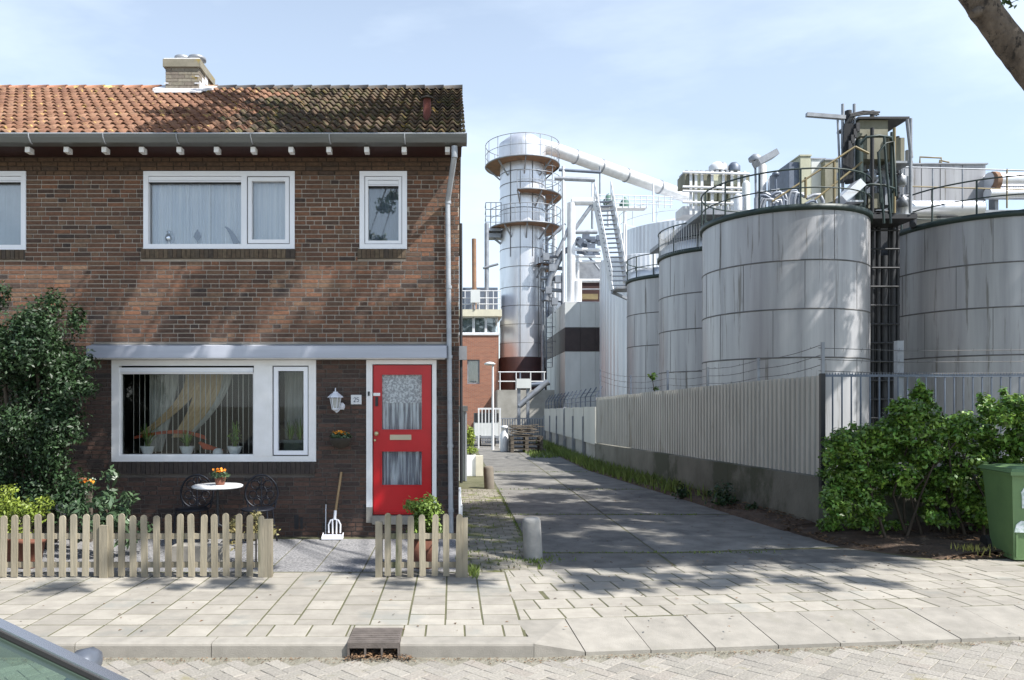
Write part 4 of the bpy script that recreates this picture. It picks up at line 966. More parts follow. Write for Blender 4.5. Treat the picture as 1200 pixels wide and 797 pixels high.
for k in range(6):
    t = 2 * math.pi * k / 6; g.tube((lx + .044 * math.cos(t), ly + .044 * math.sin(t), fz(478.5)), (lx + .073 * math.cos(t), ly + .073 * math.sin(t), fz(466)), .006, 5)
g.lathe((lx, ly, fz(481.5)), [(.020, 0), (.048, .02), (.048, .035)], 6, smooth=False); g.build('frame', wlm, LN)
g = MB(); g.path([(lx, ly, fz(481)), (lx + .01, ly + .02, fz(483)), (lx + .03, ly + .06, fz(481)), (lx + .06, FY - .01, fz(476))], .014, 6); g.lathe((lx + .065, FY - .02, fz(476) - .045), [(.03, 0), (.045, .03), (.045, .06), (.02, .09)], 10); g.build('arm', wlm, LN)
HB_ = thing('hanging_basket', 'dark half basket with orange flowers hanging on the wall beside the door', 'hanging basket', (fx(401), FY, fz(525)))
g = MB(); c = (fx(401), FY - .13, fz(525)); g.lathe(c, [(.03, 0), (.10, .03), (.145, .10), (.15, .14), (.13, .14)], 16); g.build('bowl', mat('coir', (.035, .03, .025), (.05, .04, .03), rough=1), HB_)
leaves('foliage', 'leaf_r', HB_, [(c[0], c[1], c[2] + .16, .15, .13, .07, 260)], size=.05)
leaves('flowers', 'flower', HB_, [(c[0] - .03, c[1] - .03, c[2] + .22, .10, .08, .03, 32), (c[0] + .06, c[1], c[2] + .20, .08, .06, .02, 10)], size=.032, aspect=.9)
# fork and white tray
FK = thing('garden_fork', 'garden fork with wooden handle leaning on the wall left of the door', 'garden fork', (fx(394), 9.85, 0))
g = MB(); g.tube((fx(400.5), FY - .035, fz(553)), (fx(395.2), 9.85, .34), .016, 10); g.build('handle', 'wood', FK)
wf = mat('white_enamel', (.74, .75, .80), rough=.35); g = MB(); hx = fx(394.5); g.tube((fx(395.2), 9.85, .36), (hx, 9.83, .24), .02, 8)
g.path([(hx - .075, 9.82, .07), (hx - .078, 9.82, .18), (hx - .05, 9.825, .235), (hx, 9.83, .25), (hx + .05, 9.825, .235), (hx + .078, 9.82, .18), (hx + .075, 9.82, .07)], .011, 6)
for dx in (-.027, .027): g.tube((hx + dx, 9.82, .24), (hx + dx * .9, 9.82, .06), .011, 6)
g.build('tines', wf, FK)
g = MB(); g.box(hx - .15, hx + .12, 9.70, 9.82, .004, .03); g.prism([(9.70, .03), (9.82, .03), (9.82, .075)], hx - .15, hx - .14, axis='x'); g.prism([(9.70, .03), (9.82, .03), (9.82, .075)], hx + .11, hx + .12, axis='x')
g.box(hx - .15, hx + .12, 9.81, 9.82, .03, .05); TR = g.build('dustpan', wf, None, label='flat white tray lying on the ground under the garden fork', cat='tray', loc=(hx, 9.76, 0))
g = MB(); g.tube((fx(382.5), 9.93, .0), (fx(382.2), 9.985, .42), .007, 6); g.build('cane', wf, None, label='thin white stick standing against the wall left of the fork', cat='stick', loc=(fx(382.5), 9.93, 0))
# window sill pots
zt = WIN['low'][2] + .086
def pot_bowl(px, r, h, label, y=FY + .18, grp=None, name='flower_pot'):
    o = thing(name, label, 'potted plant', (fx(px), y, zt), grp); m_ = MB(); m_.lathe((fx(px), y, zt), [(r * .55, 0), (r * .75, h * .3), (r, h * .95), (r * 1.02, h), (r * .92, h), (r * .8, h * .8), (0, h * .78)], 18); m_.build('pot', 'pot_w', o); return o
def blades(parent, x, y, z, n, h, spread, mt='leaf_m', wd=.014):
    m_ = MB()
    for i in range(n):
        a = random.random() * 6.28; le = random.random() * spread; hh = h * random.uniform(.6, 1); dx, dy = math.cos(a), math.sin(a) * .5; px_, py_ = -math.sin(a) * wd, math.cos(a) * wd; vs = []
        for k in range(5):
            t = k / 4; w_ = (1 - t * .85); cx, cy, cz = x + dx * le * t * t + dx * .02, y + dy * le * t * t, z + hh * t - le * .3 * t * t
            vs += [(cx - px_ * w_, cy - py_ * w_, cz), (cx + px_ * w_, cy + py_ * w_, cz)]
        m_.add(vs, [(2 * k, 2 * k + 1, 2 * k + 3, 2 * k + 2) for k in range(4)], True)
    return m_.build('leaf_tuft', mt, parent)
p1 = pot_bowl(166.5, .095, .11, 'white bowl with arching plant, leftmost on the lower window sill'); blades(p1, fx(166.5), FY + .18, zt + .08, 34, .36, .30)
p2 = pot_bowl(213.5, .098, .11, 'white bowl with bushy plant in the middle of the lower window sill'); blades(p2, fx(213.5), FY + .18, zt + .08, 40, .26, .16)
p3 = pot_bowl(270.5, .100, .11, 'white bowl with tall upright plant, right end of the wide pane'); blades(p3, fx(270.5), FY + .18, zt + .08, 30, .42, .08, wd=.012)
leaves('foliage', 'leaf_m', p3, [(fx(270.5), FY + .18, zt + .25, .09, .05, .13, 90)], size=.05)
o = MB().lathe((fx(250.5), FY + .18, zt), [(.065, 0), (.07, .03), (.055, .065), (.03, .08), (0, .085)], 16).build('dome_ornament', 'pot_w', None, label='small white dome between the middle and right bowls on the sill', cat='ornament', loc=(fx(250.5), FY + .18, zt))
p4 = thing('sill_plant', 'tall green plant in a dark planter behind the narrow right pane', 'potted plant', (fx(342), FY + .2, zt))
MB().box(fx(330), fx(354), FY + .13, FY + .25, zt, zt + .20).build('planter', mat('dark_planter', (.035, .05, .03), (.02, .03, .02), scale=20, rough=.6), p4); blades(p4, fx(337), FY + .19, zt + .18, 40, .33, .12, wd=.013); blades(p4, fx(348), FY + .19, zt + .18, 40, .33, .12, wd=.013)
g = MB(); xs_ = [fx(144) + (fx(232) - fx(144)) * i / 20 for i in range(21)]
vs = []
for i, xx in enumerate(xs_):
    t = i / 20; zz = zt + .20 + .075 * math.sin(t * 2.7) - .22 * max(0, t - .72) ** 1.2; vs += [(xx, FY + .34 + .02 * math.sin(i), zz), (xx, FY + .33 + .02 * math.cos(i * 1.7), zz + .035 + .02 * t)]
g.add(vs, [(2 * i, 2 * i + 2, 2 * i + 3, 2 * i + 1) for i in range(20)], True)
for i in range(14):
    t = i / 14; g.tube((fx(225 + 24 * t), FY + .30, zt + .16 - .11 * t), (fx(231 + 24 * t), FY + .30, zt + .07 - .03 * t), .02, 6)
g.build('orange_reflection', mat('orange_red_reflection', (.50, .09, .03), (.35, .05, .02), scale=12, rough=.8), None, label='orange red reflection streak built as a drooping strip behind the bowls of the lower window', cat='reflection', loc=(fx(190), FY + .33, zt))  # a reflection in the glass, modelled as a solid orange strip and tubes
# upper sill ornaments
zu = WIN['up_big'][2] + .066
MB().box(b0[0] + .03, b0[1] - .03, FY + .07, FY + .15, zu - .03, zu - .002).build('inner_sill', 'white', wb)
o = thing('glass_ornament', 'silver ball figure on the upstairs sill, leftmost of three', 'ornament', (fx(195), FY + .11, zu))
m_ = MB(); m_.lathe((fx(195), FY + .11, zu), [(.035, 0), (.02, .02), (.055, .06), (.065, .10), (.05, .15), (.03, .17), (.045, .19), (.0, .21)], 14); m_.build('body', mat('silver_glass', (.7, .72, .78), rough=.1, metal=.9), o)
lil = mat('lilac_grey', (.13, .15, .23), rough=.6)
m_ = MB(); m_.prism([(fx(228), zu + .10), (fx(226.5), zu + .17), (fx(228.5), zu + .22), (fx(230.5), zu + .17)], FY + .085, FY + .100, axis='y'); m_.tube((fx(228.5), FY + .115, zu), (fx(228.5), FY + .115, zu + .13), .005, 6)
m_.prism([(fx(228.5), zu + .05), (fx(224), zu + .12), (fx(226), zu + .18), (fx(231), zu + .18), (fx(233), zu + .12)], FY + .090, FY + .098, axis='y'); m_.build('flower_ornament', lil, None, label='grey flower-shaped ornament in the middle of the upstairs sill', cat='ornament', loc=(fx(228), FY + .11, zu))
m_ = MB(); vs = []
for k in range(10):
    t = k / 9; cx = 261 + 13.5 * t; cz = 264 + 20 * t ** 1.6; w_ = .8 + 3.2 * t; vs += [(fx(cx - w_ * .8), cz * 0 + fz(cz + w_ * .4)), (fx(cx + w_), fz(cz - w_ * .4))]
top = [vs[2 * k] for k in range(10)] + [vs[2 * k + 1] for k in range(9, -1, -1)]
m_.prism(top, FY + .085, FY + .100, axis='y'); m_.build('horn_ornament', lil, None, label='curved grey horn ornament at the right of the upstairs sill', cat='ornament', loc=(fx(270), FY + .11, zu))

# =================================================================== FRONT GARDEN
GRD = MB().box(-8.0, .06, 7.80, 9.985, -.10, -.012).build('front_garden', 'slab_j', kind='structure')
gm = MB(); slabpoly(gm, [(-.243, -.193), (.243, -.193), (.243, .193), (-.243, .193)], -.04, 0, .005); gm = gm.mesh('garden_slab', 'garden_slab')
for i in range(11):
    for j in range(6):
        x = -.20 - i * .50; y = 7.99 + j * .40 - (0)
        if y > 9.95: continue
        place('garden_slab', gm, GRD, (x, y if y < 9.8 else 9.80, random.uniform(-.004, .003) - .003), rot=(0, 0, random.uniform(-.006, .006)))
# picket fences
pk = MB(); w2 = .036; K = 6
def picket_mesh(h, w2=.0315):
    poly = [(-w2, 0), (w2, 0), (w2, h - w2)] + [(w2 * math.cos(math.pi * k / K), h - w2 + w2 * math.sin(math.pi * k / K)) for k in range(1, K)] + [(-w2, h - w2)]
    m_ = MB(); m_.prism(poly, 0, .018, axis='y'); return m_.mesh('picket', 'fence_wood')
pmesh = [picket_mesh(.628), picket_mesh(.635), picket_mesh(.62)]
FZ = 7.60
def picket_fence(px0, px1, pxs, posts, label):
    root = thing('picket_fence', label, 'fence', (PX(px0, FZ), FZ, 0), 'low weathered picket fences along the pavement')
    for px in pxs: place('picket', random.choice(pmesh), root, (PX(px, FZ), FZ - .018 + random.uniform(-.003, .003), .012 + random.uniform(-.006, .006)), rot=(random.uniform(-.015, .015), random.uniform(-.018, .018), 0))
    for zz in (.415, .125):
        MB().box(PX(px0, FZ), PX(px1, FZ), FZ + .004, FZ + .030, zz - .028, zz + .028).build('rail', 'fence_wood', root)
    for (px, w_, h, yy) in posts: MB().box(PX(px, FZ) - w_, PX(px, FZ) + w_, FZ - .02 + yy, FZ + .05 + yy, 0, h).build('post', 'fence_wood', root)
    return root
lp = [4, 17.5, 32, 46, 60, 73.5, 87, 100.5, 114.5, 130, 143, 156.5, 170, 184, 197.5, 211, 225, 238.5, 252, 265.5, 279.5, 293, 306.5]
lp = lp + [-10 - 13.7 * i for i in range(12)]
FL = picket_fence(-175, 318, lp, [(123, .040, .53, -.022), (314, .040, .585, .004), (-100, .04, .56, .03)], 'long low picket fence in front of the garden, left of the gap')
rp_ = [454.5, 467, 481, 495.5, 509.5, 523, 537.5]
FR = picket_fence(441, 546, rp_, [(444, .035, .56, .004), (541.5, .058, .60, .004)], 'short low picket fence right of the gap, in front of the red door')
# side wire post on the boundary
sp = MB(); sp.box(.085, .105, 7.72, 7.76, 0, .72); sp.box(.08, .11, 9.3, 9.34, 0, .72); sp.tube((.095, 7.72, .70), (.095, 9.33, .70), .006, 5); sp.tube((.095, 7.72, .35), (.095, 9.33, .35), .005, 5)
SPo = thing('side_fence', 'thin white post and wire edge beside the short picket fence', 'fence', (.095, 7.75, 0)); sp.build('posts_and_wire', 'white_m', SPo)

# garden table, chairs, flowers
tY = 9.25; tx = PX(255, tY)
TB = thing('bistro_table', 'round white garden table with black legs before the front window', 'table', (tx, tY, 0))
tz = PZ(569, tY)
MB().lathe((tx, tY, tz - .02), [(.30, 0), (.305, .008), (.305, .02), (.29, .028), (0, .028)], 32).build('tabletop', 'pot_w', TB)
g = MB(); g.tube((tx, tY, .25), (tx, tY, tz - .02), .018, 8)
TBp = g.build('stem', 'black_m', TB)
for k in range(3):
    t = k * 2.09 + .5; MB().path([(tx, tY, .28), (tx + .1 * math.cos(t), tY + .1 * math.sin(t), .22), (tx + .2 * math.cos(t), tY + .2 * math.sin(t), .06), (tx + .24 * math.cos(t), tY + .24 * math.sin(t), .0)], .014, 6).build('leg', 'black_m', TB)
chm = mat('dark_blue_cast_iron', (.012, .014, .022), rough=.45, metal=.3)
def bistro_chair(px, label, flip=1):
    x = PX(px, 9.45); y = 9.45; root = thing('bistro_chair', label, 'chair', (x, y, 0), 'black ornate garden chairs either side of the table')
    sz = .42; g = MB(); g.lathe((x, y, sz), [(.20, 0), (.21, .01), (.20, .025), (0, .02)], 20); g.build('seat', chm, root)
    bk = MB(); cy = y + .19; pts = []
    zc = PZ(577, cy); bk.path([(x + .21 * math.cos(t), cy, zc - .02 + .245 * math.sin(t) * (1 if math.sin(t) > 0 else .75)) for t in [i / 28 * 2 * math.pi for i in range(28)]], .013, 6, closed=True)
    for (dx, dz, r_) in ((-.08, .10, .055), (.08, .10, .055), (0, .15, .05), (0, .0, .07), (-.11, -.03, .05), (.11, -.03, .05), (-.06, -.12, .045), (.06, -.12, .045), (0, .08, .03)):
        bk.path([(x + dx + r_ * math.cos(t), cy, zc + dz + r_ * math.sin(t)) for t in [i / 12 * 2 * math.pi for i in range(12)]], .008, 5, closed=True)
    for s_ in (-1, 1): bk.tube((x + s_ * .17, cy, sz), (x + s_ * .19, cy, zc - .1), .012, 6)
    bk.tube((x, cy, sz), (x, cy, zc + .2), .009, 6)
    bk.build('backrest', chm, root)
    for (sx, sy) in ((-1, -1), (1, -1), (-1, 1), (1, 1)): MB().path([(x + sx * .15, y + sy * .14, sz), (x + sx * .17, y + sy * .16, .2), (x + sx * .20, y + sy * .19, 0)], .012, 6).build('leg', chm, root)
bistro_chair(225, 'black ornate cast iron chair left of the white garden table')
bistro_chair(302, 'black ornate cast iron chair right of the white garden table')
FP = thing('flower_pot', 'small dark pot of orange flowers standing on the white garden table', 'flower pot', (PX(258, tY), tY, tz + .01)); c = (PX(258, tY), tY, tz + .009)
MB().lathe(c, [(.052, 0), (.072, .10), (.065, .10), (0, .09)], 14).build('pot', 'terracotta', FP)
leaves('foliage', 'leaf_r', FP, [(c[0], c[1], c[2] + .12, .11, .10, .06, 240)], size=.04); leaves('flowers', 'flower', FP, [(c[0] - .01, c[1] - .02, c[2] + .18, .10, .08, .025, 40)], size=.030, aspect=.9)
# bench left, lamp globe, shrubs
bY = 9.3
BN = thing('garden_bench', 'old dark wooden table beside the evergreen shrub, left', 'garden table', (PX(72, bY), bY, 0))
for k, yy in enumerate((9.1, 9.28, 9.46)): MB().box(PX(45, bY), PX(96, bY), yy, yy + .14, PZ(571, bY), PZ(566, bY)).build('plank', 'old_wood', BN)
MB().box(PX(47, bY), PX(94, bY), 9.12, 9.14, PZ(582, bY), PZ(573, bY)).build('apron', 'old_wood', BN)
for (px, yy) in ((50, 9.14), (92, 9.14), (50, 9.55), (92, 9.55)): MB().box(PX(px, bY) - .03, PX(px, bY) + .03, yy, yy + .06, 0, PZ(571, bY)).build('leg', 'old_wood', BN)
FP2 = thing('flower_pot', 'dark pot with orange flowers on the old wooden table at left', 'flower pot', (PX(104, 9.2), 9.2, PZ(566, bY))); c = (PX(102, 9.2), 9.2, PZ(566, bY))
FP2.location = (PX(95, 9.2), 9.25, PZ(566, bY)); c = tuple(FP2.location)
MB().lathe(c, [(.05, 0), (.065, .07), (0, .07)], 12).build('pot', 'terracotta', FP2); leaves('flowers', 'flower', FP2, [(c[0] + .05, c[1] - .03, c[2] + .03, .10, .05, .03, 70)], size=.035, aspect=.9); leaves('foliage', 'leaf_r', FP2, [(c[0] + .03, c[1], c[2] + .03, .13, .08, .05, 150)], size=.04)
MB().lathe((PX(74, 8.9), 8.9, PZ(600, 8.9)), [(.03, -.12), (.03, 0), (.085, .02), (.09, .05), (.07, .09), (.0, .115)], 18).build('globe', 'pot_w', None, label='white glazed garden globe under the wooden table', cat='garden ornament', loc=(PX(74, 8.9), 8.9, 0))
# brown planters seen between the pickets
for i, (px, yy, lb) in enumerate(((20, 8.3, 'brown pot behind the pickets at the left edge, under the yellow-green shrub'), (36, 8.1, 'second brown pot behind the pickets from the left edge'))):
    MB().lathe((PX(px, yy), yy, 0), [(.10, 0), (.14, .26), (.15, .26), (.15, .30), (.12, .30), (0, .27)], 16).build('terracotta_pot', 'terracotta', None, label=lb, cat='pot', loc=(PX(px, yy), yy, 0))
SHD = thing('evergreen_shrub', 'tall dark evergreen shrub at the left of the front window', 'shrub', (-5.2, 8.9, 0))
bl = []
for k in range(46):
    pz = random.uniform(.5, 2.9); px_ = random.uniform(-20, 88) - (pz - 1.5) * 2; yy = random.uniform(8.6, 9.5)
    if pz > 2.35: px_ = random.uniform(20, 85) if random.random() < .7 else random.uniform(-30, 20); 
    r_ = random.uniform(.16, .32); bl.append((PX(px_, yy), yy, pz, r_, r_, r_ * 1.1, int(2700 * r_ * r_ * 2.2)))
bl += [(PX(random.uniform(-25, 70), 9), 9 + random.uniform(-.3, .3), random.uniform(1.9, 2.75), .26, .26, .24, 420) for _ in range(12)]
bl += [(PX(62, 9), 9, 2.95, .16, .16, .22, 260), (PX(90, 9), 9, 2.75, .13, .13, .22, 200), (PX(96, 9), 9, 2.25, .2, .2, .2, 260), (PX(100, 9), 9, 1.95, .18, .18, .15, 200), (PX(2, 9), 9, 3.05, .12, .12, .2, 140), (PX(85, 9), 9, 1.5, .2, .2, .3, 300)]
bl = [(*t[:6], int(t[6] * 1.7)) for t in bl]; leaves('foliage', 'leaf_d', SHD, bl, size=.055, aspect=.42, shell=.3)
g = MB()
for k in range(6): g.path([(-5.2 + .05 * k, 9.1, 0), (-5.3 + .12 * k, 9.05, 1.2), (-5.4 + .14 * k, 9.0, 2.3)], .022, 6)
g.build('stem', 'twig', SHD)
SY = thing('yellow_green_shrub', 'bright yellow-green low shrub behind the pickets at the left edge', 'shrub', (PX(22, 8.2), 8.3, 0))
bl = []
for k in range(16):
    px_ = random.uniform(-12, 48); zz = random.uniform(.35, .80) - max(0, (px_ - 30)) * .008; bl.append((PX(px_, 8.3), 8.3 + random.uniform(-.15, .2), zz, .12, .12, .10, 120))
leaves('foliage', 'leaf_y', SY, bl, size=.05, aspect=.4, shell=.3); MB().tube((PX(22, 8.3), 8.35, 0), (PX(22, 8.3), 8.35, .5), .02, 6).build('stem', 'twig', SY)
SR = thing('broadleaf_shrub', 'broad-leaved dark shrub behind the pickets left of the garden chairs', 'shrub', (PX(124, 8.6), 8.6, 0)); bl = []
for k in range(18):
    px_ = random.gauss(124, 17); zz = random.uniform(.3, .85) - abs(px_ - 126) * .006; bl.append((PX(px_, 8.6), 8.6 + random.uniform(-.2, .2), zz, .12, .12, .10, 60))
bl.append((PX(130, 8.6), 8.6, .95, .1, .1, .1, 50))
leaves('foliage', 'leaf_r', SR, bl, size=.095, aspect=.38, shell=.3); MB().tube((PX(124, 8.6), 8.6, 0), (PX(124, 8.6), 8.6, .6), .02, 6).build('stem', 'twig', SR)
SB = thing('low_shrub', 'low yellowish plant behind the right end of the long picket fence', 'plant', (PX(300, 8.2), 8.2, 0)); bl = []
for k in range(12): bl.append((PX(random.uniform(268, 322), 8.2), 8.2 + random.uniform(-.1, .2), random.uniform(.2, .60), .09, .09, .08, 36))
leaves('foliage', mat('dull_yellow_leaf', (.15, .15, .05), (.25, .20, .08), rough=.6, island=.5), SB, bl, size=.045, shell=.3); MB().tube((PX(300, 8.2), 8.2, 0), (PX(300, 8.2), 8.2, .3), .01, 5).build('stem', 'twig', SB)
SF = thing('potted_shrub', 'round green shrub behind the short picket fence below the red door', 'shrub', (PX(497, 8.1), 8.1, 0)); bl = []
cx = PX(497, 8.1)
for k in range(26):
    a = random.random() * 6.28; r_ = random.random() * .19; zz_ = random.uniform(.40, .74) - r_ * .35; bl.append((cx + r_ * math.cos(a), 8.1 + r_ * math.sin(a), zz_, .10, .10, .09, 130))
leaves('foliage', mat('fresh_green_leaf', (.15, .24, .045), (.26, .35, .07), rough=.5, island=.45, trans=.25), SF, bl, size=.045, shell=.3, up=1.0)
MB().lathe((cx, 8.1, 0), [(.11, 0), (.16, .30), (.15, .30), (0, .28)], 16).build('pot', 'terracotta', SF)
MB().tube((cx, 8.1, .28), (cx, 8.1, .5), .012, 5).build('stem', 'twig', SF)
# scattered stones near pickets: pale pots
for (px, yy, lb) in ((225, 8.2, 'white planter box behind the pickets near the garden table'),):
    m_ = MB(); m_.box(PX(200, yy), PX(262, yy), yy, yy + .22, 0, .20); m_.build('planter_box', 'kerb', None, label=lb, cat='planter', loc=(PX(px, yy), yy, 0))

# =================================================================== BOLLARDS, BIN
def bollard(px, py, top, wpx, label, mt, tilt):
    Y = F * CAMZ / (py - HY); r_ = wpx / F * Y / 2; h = (py - top) / F * Y
    g = MB(); g.lathe((0, 0, -.05), [(r_, 0), (r_ * .98, h), (r_ * .90, h + .03), (r_ * .7, h + .045), (0, h + .05)], 20)
    o = g.build('bollard', mt, None, label=label, cat='bollard', group='short round concrete bollards along the alley', loc=(0, 0, 0)); o.location = (PX(px, Y), Y, 0); o.rotation_euler = (0, R(tilt), 0); return o
bollard(625, 654, 606, 22, 'short grey concrete bollard at the front of the alley', 'bollard', -3)
bollard(573.5, 572, 546, 12, 'smaller darker bollard further up the alley beside the left strip', mat('dark_bollard', (.20, .175, .14), (.14, .12, .10), scale=5, rough=.9), -3)
BN_ = thing('wheelie_bin', 'green wheelie bin with worn white stickers at the right edge', 'wheelie bin', (0, 0, 0), None)
def q8(mb, x0, x1, y0, y1, z0, X0, X1, Y0, Y1, z1):
    mb.add([(x0, y0, z0), (x1, y0, z0), (x1, y1, z0), (x0, y1, z0), (X0, Y0, z1), (X1, Y0, z1), (X1, Y1, z1), (X0, Y1, z1)], [(0, 3, 2, 1), (4, 5, 6, 7), (0, 1, 5, 4), (1, 2, 6, 5), (2, 3, 7, 6), (3, 0, 4, 7)], False); return mb
g = MB(); q8(g, .035, .545, .04, .52, .02, .0, .58, .0, .66, .98); q8(g, -.012, .592, -.015, .68, .955, -.012, .592, -.015, .68, .985)
g.box(.05, .07, .02, .04, .05, .90); g.box(.51, .53, .02, .04, .05, .90); g.build('body', 'bin', BN_)
g = MB(); q8(g, -.03, .61, -.04, .72, .992, .0, .58, .0, .68, 1.035); q8(g, .06, .52, .06, .60, 1.035, .1, .48, .1, .56, 1.055); g.box(-.035, .615, -.05, -.035, .965, 1.005); LID = g.build('lid', 'bin', BN_)
MB().tube((.08, .70, 1.0), (.50, .70, 1.0), .016, 8).build('handle', 'bin', BN_)
for x_ in (-.01, .54): MB().tube((x_, .60, .10), (x_ + .05, .60, .10), .10, 18).build('wheel', 'rubber', BN_)
MB().box(.10, .34, -.006 + .008, .012, .60, .72).build('sticker', 'sticker', BN_); g = MB(); g.prism([(.03, .33), (.20, .33), (.19, .44), (.10, .46), (.05, .42)], .012, .026, axis='y'); g.build('sticker', 'sticker', BN_)
g = MB(); g.prism([(.10, .70), (.24, .70), (.24, .84), (.14, .86), (.09, .78)], -.004, .010, axis='y'); g.build('sticker', 'sticker', BN_)
BN_.location = (6.21, 8.33, 0); BN_.rotation_euler = (0, 0, R(-11))

# =================================================================== ALLEY WALL WITH SHEET FENCE
AW = thing('alley_wall', 'dark stained concrete wall along the right side of the alley', 'wall', (5.08, 10.5, 0))
g = MB(); segs = [10.42 + i * 2.745 for i in range(5)]
for i in range(4):
    y0, y1 = segs[i] + .006, segs[i + 1] - .006; x0, x1 = wallx(y0), wallx(y1); zt0 = .74 - (y0 - 10.4) * .009; zt1 = .74 - (y1 - 10.4) * .009
    m_ = MB(); m_.add([(x0, y0, -.1), (x0 + .25, y0, -.1), (x1 + .25, y1, -.1), (x1, y1, -.1), (x0, y0, zt0), (x0 + .25, y0, zt0), (x1 + .25, y1, zt1), (x1, y1, zt1)], [(0, 3, 2, 1), (4, 5, 6, 7), (0, 1, 5, 4), (1, 2, 6, 5), (2, 3, 7, 6), (3, 0, 4, 7)], False); m_.build('wall_panel', 'wallc', AW)
# end wall turning right under the bar fence
for i in range(3):
    m_ = MB(); m_.box(5.34 + i * 2.0, 5.34 + (i + 1) * 2.0 - .008, 10.425, 10.65, -.1, .68); m_.build('wall_panel', 'wallc', AW)
CF = thing('corrugated_fence', 'tall beige corrugated sheet fence standing on the dark alley wall', 'fence', (5.0, 10.5, .7))
PN = 12; PL = (21.35 - 10.45) / PN
for i in range(PN):
    y0 = 10.45 + i * PL; m_ = MB(); vs = []; n = 9 * 4; top = 2.16 - (y0 - 10.45) * .0195 + random.uniform(-.008, .008)
    n = 7 * 4
    for k in range(n + 1):
        yy = y0 + PL * (k // 4 + [0, .52, .60, .90][k % 4]) / 7 if k < n else y0 + PL; d = [0, 0, .060, .060][k % 4] if k < n else 0; d0 = wallx(yy) + .02 + d + (.004 if i % 2 else 0)
        zb = .745 - (yy - 10.4) * .009 + .015; zt_ = top - (yy - y0) * .0195 - .0 * k
        vs += [(d0, yy, zb), (d0, yy, zt_), (d0 + .002, yy, zb), (d0 + .002, yy, zt_)]
    fs = []
    for k in range(n): b = 4 * k; fs += [(b, b + 1, b + 5, b + 4), (b + 2, b + 6, b + 7, b + 3), (b + 1, b + 3, b + 7, b + 5)]
    m_.add(vs, fs, False); m_.build('sheet', 'corr', CF)
g = MB()
for zz in (1.0, 1.9): g.tube((wallx(10.5) + .09, 10.5, zz), (wallx(21.3) + .09, 21.3, zz - .2), .03, 6)
g.build('rail', 'grey_m', CF)
g = MB(); g.box(wallx(10.4) + .01, wallx(10.4) + .07, 10.38, 10.44, .62, 2.18); g.build('end_post', 'black_m', CF)
# barbed wire posts over it
BW = thing('barbed_wire', 'barbed wire on grey posts above the corrugated fence', 'barbed wire', (5.0, 10.5, 2.1))
tops = []
for (px, Y, ph, w_) in ((957, 10.5, 401, 5), (875, 12.3, 420, 4), (822, 14.2, 430, 3), (784, 16.2, 434, 3.5), (752, 18.6, 440, 3.2), (708, 21.2, 433, 3)):
    x = wallx(Y) + .10; zt_ = PZ(ph, Y); m_ = MB(); m_.box(x - .02, x + .02, Y - .02, Y + .02, .8, zt_); m_.build('post', 'blue_m' if Y > 16 else 'grey_m', BW); tops.append((x, Y, zt_))
for dz in (-.03, -.17, -.31):
    m_ = MB(); rs = []
    for a, b in zip(tops, tops[1:]):
        for k in range(6): t = k / 6; rs.append((a[0] + (b[0] - a[0]) * t, a[1] + (b[1] - a[1]) * t, a[2] + (b[2] - a[2]) * t + dz - .04 * math.sin(t * math.pi)))
    rs.append((tops[-1][0], tops[-1][1], tops[-1][2] + dz)); m_.path(rs, .0045, 4)
    for q in rs[::1]:
        for _ in range(2): m_.tube(q, (q[0] + random.uniform(-.02, .02), q[1] + random.uniform(-.03, .03), q[2] + random.uniform(-.03, .03)), .003, 3)
    m_.build('wire', 'seam', BW)
for dz, zz in ((0, 2.50), (0, 2.34), (0, 2.18)):
    m_ = MB(); m_.tube((5.12, 10.5, zz + .04), (6.33, 10.5, zz), .0045, 4); m_.tube((6.33, 10.5, zz), (9.5, 10.5, zz + .02), .0045, 4)
    for k in range(16): q = (5.2 + k * .26, 10.5, zz + .01); m_.tube((q[0], q[1], q[2] - .025), (q[0] + .015, q[1], q[2] + .03), .003, 3)
    m_.build('wire', 'seam', BW)
# bar fence behind bush
BF = thing('bar_fence', 'grey vertical bar fence with spiked rail behind the green bush', 'fence', (5.3, 10.52, 0))
z1_ = PZ(440, 10.52)
MB().box(5.14, 9.6, 10.51, 10.54, z1_ - .02, z1_ + .012).build('top_rail', 'blue_m', BF); MB().box(5.14, 9.6, 10.51, 10.54, .74, .77).build('bottom_rail', 'blue_m', BF); 
barm = MB(); barm.box(-.008, .008, -.008, .008, 0, z1_ + .02 - .69); barm = barm.mesh('bar', 'blue_m')
for k in range(34): place('bar', barm, BF, (5.20 + k * .131, 10.525, .69))
g = MB()
for k in range(110): g.prism([(5.16 + k * .04, z1_ + .012), (5.18 + k * .04, z1_ + .012), (5.17 + k * .04, z1_ + .045)], 10.522, 10.528, axis='y')
g.build('spikes', 'blue_m', BF, kind='stuff')
for px in (1057, 1290): x = PX(px, 10.52); MB().box(x - .045, x + .045, 10.55, 10.64, .6, PZ(399, 10.52)).build('post', 'grey_m', BF)
